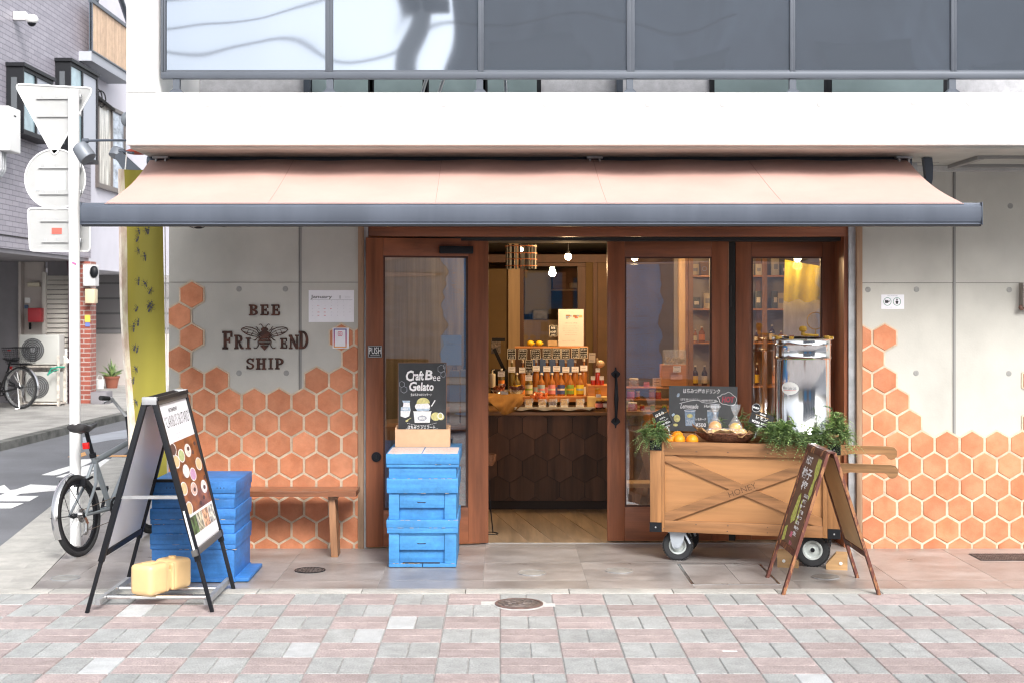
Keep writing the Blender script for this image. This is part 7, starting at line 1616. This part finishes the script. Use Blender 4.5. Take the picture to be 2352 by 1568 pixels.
    if city:
        m = MB(T); zr_ = .68
        m.bar((-.17, .06, zr_), (.2, .06, zr_), .01, .01); m.bar((-.17, -.06, zr_), (.2, -.06, zr_), .01, .01)
        for s_ in (-1, 1): m.tube([(0, s_ * .06, zh), (-.05, s_ * .06, zr_)], .005, 6)
        m.build('luggage_rack', m_black, T)
        bk = thing('bicycle_basket', 'dark wire basket on the rear rack of the black bicycle', 'basket', WM[T.name] @ Vector((0, 0, zr_ + .012)), rot)
        m = MB(bk)
        def rg_(f): return [(sx_ * (.17 + .05 * f), sy_ * (.13 + .04 * f)) for sx_, sy_ in ((-1, -1), (1, -1), (1, 1), (-1, 1))]
        for L in range(9): f = L / 8; c4 = rg_(f); m.tube([(x, y, .24 * f) for x, y in c4], .003 if L < 8 else .006, 4, closed=True)
        b4, t4 = rg_(0), rg_(1)
        for e in range(4):
            for k in range(11):
                f = k / 10; p = [b4[e][i] + (b4[(e + 1) % 4][i] - b4[e][i]) * f for i in (0, 1)]; q_ = [t4[e][i] + (t4[(e + 1) % 4][i] - t4[e][i]) * f for i in (0, 1)]; m.tube([(p[0], p[1], 0), (q_[0], q_[1], .24)], .0025, 4)
        m.bx(-.17, .17, -.13, .13, -.002, .002); m.build('wires', m_black, bk)
        m = MB(bk); m.bx(.222, .232, -.03, .03, .19, .21); m.build('reflector', bpy.data.materials['red_reflector'], bk)
        m = MB(T); m.tube([(0, .07, zh), (-.06, .10, .02), (-.02, .16, .012)], .006, 6); m.build('kickstand', m_steel, T)
    return T
bicycle('silver small wheeled bicycle with chrome mudguard leaning by the white pole, seen from behind', (-2.765, 9.20 + .10, .0), (R(-6), 0, R(76)))
bicycle('black city bicycle cut off at the left edge, parked before the air conditioners', (XW(48, 21.5), 21.5, .086), (0, 0, R(158)), True)
# ============================================================ road sign pole with three sign backs
m_sw2 = MT('sign_back', (.42, .425, .42), .5, .1, .05, 5); m_pole = MT('pole_white', (.84, .84, .83), .4)
pb_ = Vector((-2.93, 9.72, 0)); sp = thing('road_sign_pole', 'white round pole carrying three sign backs at the corner of the side street', 'road sign', pb_)
m = MB(sp); m.tube([(0, 0, 0), (XW(169, 9.72) - pb_.x, 0, ZW(207, 9.72))], .0375, 24); m.build('pole', m_pole, sp)
def sg_(pl, Y, nm, rails, marks=None):
    m = MB(); m.prism(pl, (0, Y, 0), th=.004, N=(0, 1, 0)); s_ = m.build(nm, m_sw2, sp)
    m = MB(); m.tube([(x, Y - .002, z) for x, z in pl], .006, 6, closed=True); m.build('rim', m_pole, s_)
    for (px0, px1, py) in rails:
        x0, x1, z = XW(px0, Y), XW(px1, Y), ZW(py, Y); m = MB(); m.bx(x0, x1, Y - .010, Y - .001, z - .004, z + .028); m.bx(x0, x1, Y - .014, Y - .0102, z - .005, z); m.build('bracket', m_sw2, s_)
        m = MB()
        for f in (.12, .18, .55, .61): xx = x0 + (x1 - x0) * f; m.bx(xx - .003, xx + .003, Y - .0112, Y - .0101, z + .006, z + .024)
        m.build('slot', m_galv, s_)
        m = MB(); xx = XW(183, Y - .05); m.bx(xx - .02, xx + .012, Y - .062, Y - .03, z - .004, z + .022, .003); m.build('clamp', m_galv, s_)
    return s_
Ys = 9.79
def rnd_poly(pts, r, n=5):
    o = []; N_ = len(pts)
    for i in range(N_):
        p, a, b = Vector(pts[i]), Vector(pts[i - 1]), Vector(pts[(i + 1) % N_]); u, v = (a - p).normalized(), (b - p).normalized()
        for k in range(n + 1): t = k / n; o.append(tuple((p + u * r) * (1 - t) ** 2 + p * 2 * t * (1 - t) + (p + v * r) * t * t))
    return o
def w_(px, py): return (XW(px, Ys), ZW(py, Ys))
sg_(rnd_poly([w_(33, 193), w_(216, 203), w_(125, 362)], .05), Ys, 'triangular_sign', [(84, 160, 227), (86, 160, 268)])
c = w_(127, 412); sg_([(c[0] + .210 * math.cos(a), c[1] + .208 * math.sin(a)) for a in (k * math.pi / 20 for k in range(40))], Ys, 'round_sign', [(89, 160, 386), (90, 160, 446)])
s3 = sg_(rnd_poly([w_(64, 479), w_(207, 481), w_(207, 578), w_(69, 577)], .03), Ys, 'rectangular_sign', [(93, 160, 508), (96, 160, 556)])
m = MB(); a = w_(119, 524); b = w_(142, 538); m.bx(a[0], b[0], Ys - .0045, Ys - .0005, b[1], a[1]); m.build('red_sticker', MT('sticker_red', (.60, .12, .09), .5), s3)
m = MB(); a = w_(82, 395); b = w_(150, 438); m.bx(a[0], b[0], Ys - .0035, Ys - .0005, b[1], a[1]); m.build('pale_sticker', MT('sticker_pale', (.60, .64, .68), .5), bpy.data.objects['round_sign'])
m = MB(); a = P(170, 605, 9.68); m.box(a + Vector((0, 0, 0)), (.03, .003, .012), Matrix.Rotation(R(25), 3, 'Y')); m.build('pole_sticker', MT('magenta_sticker', (.55, .15, .35), .5), sp)

# ============================================================ building across the side street, left: mauve tiles over an open ground floor
m_mauve = brickm('mauve_tile', (.30, .285, .33), (.37, .35, .40), (.17, .16, .19), .26, .072, .006, .45)
m_redb = brickm('red_brick', (.33, .085, .055), (.26, .07, .05), (.42, .36, .33), .23, .075, .008, .5)
m_lil = MT('lilac_render', (.62, .61, .67), .7, 0, .04, 1.5); m_gren = MT('grey_render', (.22, .21, .225), .7, 0, .08, 3); m_beige = MT('beige_render', (.50, .45, .42), .7, 0, .05, 2)
bA = thing('corner_apartment', 'mauve tiled apartment building with bay windows and open ground floor across the side street', 'building', (-9, 21, 0))
m = MB(); m.bx(-16, -6.7, 15.5, 23.06, 2.43, 9.5); m.build('upper_wall', m_mauve, bA)
m = MB(); m.bx(-15.9, -6.72, 15.6, 23.0, 2.37, 2.4295); m.build('overhang_soffit', m_gren, bA)
m = MB(); m.bx(-16, XW(44, 22.9), 22.9, 23.1, 0, 2.369); m.bx(-15.5, -15.3, 15.6, 22.9, 0, 2.369); m.build('ground_wall', m_gren, bA)
m = MB(); m.bx(XW(44.5, 22.9), XW(50, 22.9), 22.85, 23.1, 0, 2.369); m.build('pilaster', m_beige, bA)
m = MB(); m.bx(XW(50.5, 22.9), XW(96, 22.9), 23.0, 23.1, 0, 2.369); m.build('niche_wall', m_beige, bA)
m = MB(); x0, x1 = XW(97, 22.9), XW(158, 22.9)
m.bx(x0, x0 + .06, 22.9, 22.96, 0, 2.2); 
for k in range(27): m.box(((x0 + x1) / 2 + .03, 22.95, .08 + k * .078), (x1 - x0 - .06, .012, .07), Matrix.Rotation(R(-25), 3, 'X'))
m.build('louvre_screen', MT('louvre_cream', (.60, .57, .52), .5), bA)
m = MB(); m.bx(x0 + .06, x1, 22.99, 23.05, 0, 2.369); m.build('screen_backing', m_gren, bA)
m = MB(); x0, x1 = XW(163, 22.8), XW(210, 22.8); m.bx(x0, x1, 22.75, 23.06, .08, 2.369); m.build('brick_pillar', m_redb, bA)
m = MB(); m.tube([P(158, 600, 22.7), P(162, 640, 22.7), P(162, 930, 22.7)], .035, 10); m.build('downpipe', MT('maroon_pipe', (.10, .03, .05), .4), bA)
m = MB(); m.bx(XW(62, 22.9), XW(90, 22.9), 22.9, 22.99, ZW(659, 22.9), ZW(649, 22.9), .02); m.build('wall_light', MT('light_cover', (.55, .50, .38), .4), bA)
m = MB(); m.bx(XW(55, 22.9), XW(67, 22.9), 22.94, 22.99, ZW(696, 22.9), ZW(684, 22.9)); m.build('socket_box', m_whitep, bA)
m = MB(); m.bx(XW(53, 22.9), XW(61, 22.9), 22.96, 22.99, ZW(709, 22.9), ZW(701, 22.9)); m.build('blue_plate', MT('plate_blue', (.08, .14, .25), .4), bA)
hr = thing('hose_box', 'red metal hydrant box on the niche wall above the air conditioners', 'box', P(81, 740, 22.9)); m = MB(); m.bx(XW(66, 22.8), XW(96, 22.8), 22.75, 22.99, ZW(740, 22.8), ZW(708, 22.8), .01); m.bx(XW(86, 22.8), XW(86.6, 22.8), 22.748, 22.7495, ZW(738, 22.8), ZW(710, 22.8)); m.build('case', MT('box_red', (.42, .02, .03), .4), hr)
m = MB(); m.tube([P(69, 741, 22.9), P(69, 757, 22.9)], .02, 6); m.build('pipe', m_black, hr)
# bay windows
def bay(y0, y1, z0, z1, lb):
    m = MB(); xo = -6.47
    m.bx(-6.7, xo, y0, y1, z1 - .05, z1); m.bx(-6.7, xo + .03, y0 - .03, y1 + .03, z1, z1 + .05); m.bx(-6.7, xo + .01, y0, y1, z0 - .06, z0)
    m.bx(-6.7, xo, y0, y0 + .05, z0, z1 - .05); m.bx(-6.7, xo, y1 - .05, y1, z0, z1 - .05)
    m.bx(xo - .04, xo, (y0 + y1) / 2 - .12, (y0 + y1) / 2 - .06, z0, z1 - .05); w4 = m.build('bay_window', m_black, bA)
    m = MB(); m.bx(xo - .03, xo - .02, y0 + .051, (y0 + y1) / 2 - .121, z0, z1 - .051); m.build('pane', MT('bay_glass', (.30, .42, .46), .08, 0, .2, 3) if 'bay_glass' not in bpy.data.materials else bpy.data.materials['bay_glass'], w4)
    m = MB(); m.bx(xo - .03, xo - .02, (y0 + y1) / 2 - .059, y1 - .051, z0, z1 - .051); m.build('panel', MT('bay_panel', (.45, .48, .54), .5) if 'bay_panel' not in bpy.data.materials else bpy.data.materials['bay_panel'], w4)
    m = MB(); m.bx(-6.63, -6.55, y0 - .012, y0 - .001, z0 + .1, z1 - .15); m.build('side_slit', MT('slit_glass', (.10, .11, .12), .2) if 'slit_glass' not in bpy.data.materials else bpy.data.materials['slit_glass'], w4)
bay(19.1, 20.4, 4.05, 4.90, ''); bay(21.2, 22.66, 3.98, 5.33, '')
m = MB(); m.bx(-6.702, -6.690, 15.6, 23.0, 2.60, 2.615); m.build('ledge_cable', m_blackm, bA)
wh_ = thing('water_heater', 'white wall mounted water heater at the left edge on the mauve tiles', 'water heater', (-6.6, 18.7, 3.7)); m = MB(); m.bx(-6.699, -6.45, 18.5, 18.95, 3.69, 4.28, .02); m.build('case', m_whitep, wh_)
m = MB(); m.bx(-6.449, -6.447, 18.68, 18.76, 4.16, 4.18); m.build('vent', m_blackm, wh_)
m = MB()
for y in (18.56, 18.64, 18.72): m.tube([(-6.58, y, 3.69), (-6.58, y, 3.45), (-6.6, y - .1, 3.36), (-6.69, y - .1, 3.34)], .018, 8)
m.build('pipe', m_galv, wh_)
dc = thing('dome_camera', 'white dome security camera high on the mauve tiled wall', 'camera', P(67, 45, 19.5)); c = P(68, 45, 19.4)
m = MB(); m.bx(-6.70, -6.52, 19.35, 19.45, c.z - .02, c.z + .10, .02); m.ell((c.x + .03, 19.4, c.z), (.09, .09, .07), 14); m.build('housing', m_whitep, dc)
m = MB(); m.ell((c.x + .03, 19.4, c.z - .045), (.06, .06, .055), 14); m.build('lens_dome', m_black, dc)
# air conditioners
for k, (a, b, cc_, d, lb) in enumerate(((44, 136, 769, 837, 'upper grey outdoor air conditioner on a rusty white rack'), (58, 134, 853, 922, 'lower grey outdoor air conditioner on a rusty white rack'))):
    Yac = 22.2; t = thing('air_conditioner', lb, 'air conditioner', P(90, d, Yac), 0, 'outdoor air conditioners under the overhang'); x0, x1, z0_, z1_ = XW(a, Yac), XW(b, Yac), ZW(d, Yac), ZW(cc_, Yac)
    m = MB(); m.bx(x0, x1, Yac, Yac + .28, z0_, z1_, .015); m.build('case', MT('ac_grey', (.50, .50, .47), .5) if k == 0 else bpy.data.materials['ac_grey'], t)
    m = MB(); cx_ = x0 + .215 + (.0 if k == 0 else -.02); cz_ = (z0_ + z1_) / 2
    m.lathe([(0, .012), (.16, .008), (.178, .012), (.18, 0)], (cx_, Yac, cz_), 32, 0, Matrix.Rotation(R(90), 3, 'X')); m.build('fan_grille', MT('fan_dark', (.09, .09, .09), .6) if k == 0 else bpy.data.materials['fan_dark'], t)
    m = MB(); m.lathe([(0, .02), (.04, .02), (.045, .01)], (cx_, Yac, cz_), 16, 0, Matrix.Rotation(R(90), 3, 'X'))
    for q in (.07, .10, .13, .16): m.tube([(cx_ + q * math.cos(a_), Yac - .014, cz_ + q * math.sin(a_)) for a_ in (j * math.pi / 12 for j in range(24))], .003, 4, closed=True)
    m.build('fan_hub', m_galv, t)
rk = thing('ac_rack', 'rusty white steel rack carrying both air conditioners', 'rack', (XW(95, 22.2), 22.2, .08)); m = MB()
for px in (50, 137):
    for y in (22.12, 22.45): m.bx(XW(px, 22.2) - .02, XW(px, 22.2) + .02, y, y + .03, .08, ZW(815 if px > 100 else 838, 22.2))
for py in (838.5, 923): m.bx(XW(46, 22.2), XW(140, 22.2), 22.15, 22.48, ZW(py + 4, 22.2), ZW(py + .5, 22.2))
m.build('frame', MT('rusty_white', (.55, .50, .44), .6, 0, .4, 12), rk)
m = MB(); m.tube([P(109, 861, 22.0), P(118, 846, 22.0), P(133, 842, 22.0), P(148, 842, 22.0)], .014, 6); m.tube([P(112, 858, 22.0), P(125, 850, 22.0), P(135, 848, 22.0)], .01, 6); solo(m, 'green_strap', MT('teal_strap', (.03, .32, .22), .5), 'teal plastic strap tied to the air conditioner rack', 'strap')
m = MB()
for k in range(5): m.tube([P(146 + k * 1.6, 800, 22.6), P(146 + k * 1.6, 925, 22.6)], .012, 5)
m.tube([P(140, 818, 22.4), P(150, 822, 22.5), P(158, 832, 22.5)], .03, 8); solo(m, 'pipe_bundle', m_whitep, 'bundle of thin white pipes beside the air conditioners', 'pipes')
mt_ = thing('electric_meter', 'grey electric meter with a dark dial on the brick pillar', 'meter', P(205, 640, 22.7)); m = MB(); m.bx(XW(194, 22.6), XW(222, 22.6), 22.5, 22.74, ZW(658, 22.6), ZW(609, 22.6), .02); m.build('case', MT('meter_grey', (.62, .62, .62), .4), mt_)
m = MB(); m.ell(P(216, 625, 22.5), (.07, .06, .10), 14); m.build('dial', m_black, mt_)
m = MB(); m.bx(XW(197, 22.6), XW(219, 22.6), 22.55, 22.74, ZW(697, 22.6), ZW(664, 22.6), .01); solo(m, 'terminal_box', MT('box_cream', (.66, .55, .36), .5), 'cream terminal box below the electric meter on the brick pillar', 'box')
m = MB(); m.bx(XW(195, 22.74), XW(207, 22.74), 22.735, 22.748, ZW(740, 22.74), ZW(724, 22.74), mi=0); m.bx(XW(196, 22.74), XW(206, 22.74), 22.735, 22.748, ZW(750, 22.74), ZW(741, 22.74), mi=1); solo(m, 'pillar_sticker', [MT('sticker_yellow', (.70, .55, .08), .5), MT('sticker_blue', (.15, .20, .5), .5)], 'yellow and blue sticker on the brick pillar', 'sticker')
m = MB(); m.bx(XW(210, 22.6), XW(247, 22.6), 22.55, 22.9, .085, .28, .01); solo(m, 'concrete_step', m_gren, 'low grey concrete block beside the foot of the brick pillar', 'block')
# next house
bB = thing('rear_house', 'pale lilac house with a slatted balcony and sliding window behind the brick pillar', 'building', (-8, 26, 0))
m = MB(); m.bx(-14, -6.9, 23.08, 36, 2.27, 6.2); m.bx(-14, -7.2, 24.2, 36, 6.2, 8.2); m.build('upper_wall', m_lil, bB)
m = MB(); m.bx(-9, -5.4, 28, 28.3, 1.10, 2.26); m.build('tiled_wall', brickm('grey_wall_tile', (.28, .27, .27), (.20, .19, .19), (.12, .12, .12), .62, .30, .02, .5, off=0), bB)
m = MB(); m.bx(-9, -5.4, 27.96, 28.3, 0, 1.095); m.build('low_wall', m_beige, bB)
m = MB(); m.bx(-7.35, -6.9, 23.1, 23.4, .08, 2.26); m.bx(-7.36, -6.72, 23.05, 23.41, .08, .55); m.build('corner_post', m_lil, bB)
m = MB(); y0, y1, z0_, z1_ = 24.0, 25.75, 3.75, 5.1
m.bx(-6.9, -6.83, y0, y1, z1_, z1_ + .06); m.bx(-6.9, -6.83, y0, y1, z0_ - .08, z0_)
for y in (y0, (y0 + y1) / 2 - .03, y1 - .06): m.bx(-6.9, -6.84, y, y + .06, z0_, z1_)
w4 = m.build('window', MT('bronze_frame', (.14, .12, .11), .4), bB)
m = MB(); m.bx(-6.88, -6.87, y0 + .061, (y0 + y1) / 2 - .031, z0_, z1_); m.build('pane', MT('curtained_glass', (.58, .56, .50), .12, 0, .5, 3, (1, 4, .6)), w4)
m = MB(); m.bx(-6.88, -6.87, (y0 + y1) / 2 + .031, y1 - .061, z0_, z1_); m.build('pane', MT('blue_glass', (.38, .44, .52), .1, 0, .5, 4, (1, 1, 2)), w4)
m = MB(); xo = -6.5; y0, y1 = 22.4, 24.75; m.bx(-7.0, xo, y0, y1, 5.55, 5.70); bal = m.build('balcony', MT('balcony_grey', (.36, .38, .42), .6), bB)
m = MB()
for k in range(34): m.bx(xo - .02, xo, y0 + k * .07, y0 + k * .07 + .036, 5.72, 6.48)
m.build('slats', MT('beige_slat', (.48, .35, .25), .6, 0, .12, 8, isl=.12), bal)
m = MB(); m.bx(xo - .05, xo + .02, y0, y1, 6.48, 6.54); m.bx(xo - .04, xo + .01, y0, y0 + .05, 5.7, 6.48); m.bx(xo - .04, xo + .01, y1 - .05, y1, 5.7, 6.48); m.bx(xo - .05, xo + .02, y0, y1, 5.70, 5.725); m.tube([(xo - .02, y0 + .3, 6.54), (xo - .02, y0 + .6, 6.95), (xo - .02, y1 - .6, 6.95), (xo - .02, y1, 6.6)], .05, 8); m.build('handrail', m_dgrey, bal)
m = MB()
for k in range(5): m.tube([(-6.85 + .05 * math.cos(a_), 23.3 + k * .22 + .10 * math.cos(a_), 5.2 + .14 * math.sin(a_)) for a_ in (j * .524 for j in range(12))], .012, 5, closed=True)
m.tube([(-6.8, 22.9, 5.35), (-6.8, 23.6, 5.2), (-6.8, 24.8, 5.1)], .03, 6); solo(m, 'cable_coil', m_blackm, 'looped black cables hanging on the lilac house under the slatted balcony', 'cable')
# potted plant, watering can
pl_ = thing('potted_plant', 'spiky green plant in a brown terracotta pot against the low wall', 'potted plant', (XW(257, 27), 27, .086))
m = MB(pl_); m.lathe([(0, 0), (.10, 0), (.135, .19), (.15, .19), (.15, .23), (.12, .23), (.11, .18), (0, .18)], seg=24); m.build('pot', MT('pot_clay', (.26, .085, .05), .7), pl_)
m = MB(pl_); rn = random.Random(4)
for k in range(38):
    a_ = rn.uniform(0, 6.28); L = rn.uniform(.22, .42); ti_ = rn.uniform(.15, 1.1); d = Vector((math.cos(a_) * math.sin(ti_), math.sin(a_) * math.sin(ti_), math.cos(ti_))); s_ = d.cross(Vector((0, 0, 1))).normalized() * .02; b_ = Vector((0, 0, .2)); mid = b_ + d * L * .5; tip = b_ + d * L + Vector((0, 0, -.08 * ti_))
    m.face([b_ - s_ * .5, b_ + s_ * .5, mid + s_, tip, mid - s_], k % 3)
m.build('leaves', m_fern, pl_)
wc = thing('watering_can', 'white plastic watering can beside the potted plant', 'watering can', (XW(229, 26.8), 26.8, .086)); m = MB(wc); m.lathe([(0, 0), (.075, 0), (.085, .17), (.06, .18), (0, .18)], seg=20); m.build('body', m_whitep, wc)
m = MB(wc); m.tube([(-.06, 0, .06), (-.14, 0, .16), (-.17, 0, .2)], [.018, .012, .014], 8); m.build('spout', m_whitep, wc); m = MB(wc); m.tube([(.06, 0, .15), (.05, 0, .24), (-.02, 0, .26), (-.06, 0, .17)], .009, 8); m.build('handle', m_whitep, wc)
# things along the side wall seen in the slit between the banner and the concrete
m = MB(); m.bx(-3.2, -2.6, 30, 31, 0, 3.4); m.bx(-3.6, -2.3, 34, 36, 0, 6); solo(m, 'distant_house', MT('distant_cream', (.60, .50, .42), .8), 'cream house wall in the slit beside the yellow banner', 'house')
bu = thing('roadside_bush', 'small green bush in the slit between the banner and the concrete wall', 'bush', (-3.05, 24, 0)); rn = random.Random(9); m = MB(bu)
for _ in range(500):
    c = Vector((rn.gauss(0, .16), rn.gauss(0, .2), .5 + rn.gauss(0, .22))); n1_ = Vector((rn.gauss(0, 1), rn.gauss(0, 1), rn.gauss(0, 1))).normalized() * .04; n2_ = n1_.cross(Vector((rn.gauss(0, 1), rn.gauss(0, 1), 1))).normalized() * .025; m.face([c - n1_, c + n2_, c + n1_, c - n2_], rn.choice((0, 1, 2)))
m.build('foliage', m_fern, bu); m = MB(bu); m.cyl((0, 0, 0), (0, 0, .5), .03); m.build('stem', m_ibr, bu)

# ============================================================ the other side of the street (behind the camera, seen in the glass)
op = thing('opposite_building', 'grey building with blue roller shutters across the street, seen reflected in the glass', 'building', (3, -5, 0))
m = MB(); m.bx(-.9, 14, -9, -5, 0, 8.5); m.build('wall', MT('opp_grey', (.22, .24, .27), .7, 0, .45, .5, (1, 1, .3)), op)
m_shut = MT('shutter_blue', (.09, .34, .62), .4, .1)
for x0, x1 in ((.5, 2.85), (5.6, 7.6)):
    m = MB()
    for k in range(34): m.bx(x0, x1, -4.99, -4.97 + .012 * (k % 2), .02 + k * .072, .085 + k * .072)
    m.build('roller_shutter', m_shut, op)
m = MB(); m.bx(.35, 7.8, -4.99, -4.90, 2.5, 3.0); m.build('shutter_hood', MT('opp_pink', (.42, .33, .32), .6), op)
m = MB()
for k in range(5): m.bx(-.2 + k * 2.6, 1.2 + k * 2.6, -4.99, -4.95, 4.2, 5.6)
m.build('window', MT('opp_window', (.10, .12, .14), .1), op)
o2 = thing('opposite_house', 'low cream house across the street, seen reflected in the left door leaf', 'house', (-4, -5.5, 0))
m = MB(); m.bx(-6.2, -1.6, -9, -5.2, 0, 3.1)
m.build('wall', MT('opp_cream', (.50, .45, .36), .7, 0, .2, 1, (1, 1, 6)), o2)
m = MB()
for k in range(30): m.bx(-6.1, -1.7, -5.19, -5.17, .1 + k * .1, .16 + k * .1)
m.build('siding', MT('opp_siding', (.80, .72, .56), .6), o2)
up_ = thing('utility_pole', 'utility pole with a transformer and sagging wires, seen reflected in the balcony panels', 'utility pole', (-1.35, -3.6, 0))
m = MB(up_); m.cyl((0, 0, 0), (0, 0, 10), .15, .11, 20); m.build('pole', m_conc2, up_)
m = MB(up_); m.cyl((.35, 0, 6.6), (.35, 0, 7.3), .22, seg=20); m.box((0, 0, 7.5), (1.6, .1, .1)); m.box((.1, 0, 5.9), (.7, .25, .3), None, .05); m.build('transformer', m_dgrey, up_)
for k, (z, y, sgm) in enumerate(((6.2, 0, .5), (6.9, .2, .7), (5.6, -.1, .35), (7.4, .1, .8))):
    m = MB(up_); m.tube([(x, y, z - sgm * (1 - ((x + 5) / 5) ** 2) if x < 0 else z) for x in (-12, -10, -8, -6, -4, -2, 0)], .018 + .01 * (k == 1), 6); m.tube([(0, y, z), (2, y - .6, z + .2), (5, y - 1, z + .8)], .018, 6); m.build('wire', m_blackm, up_)
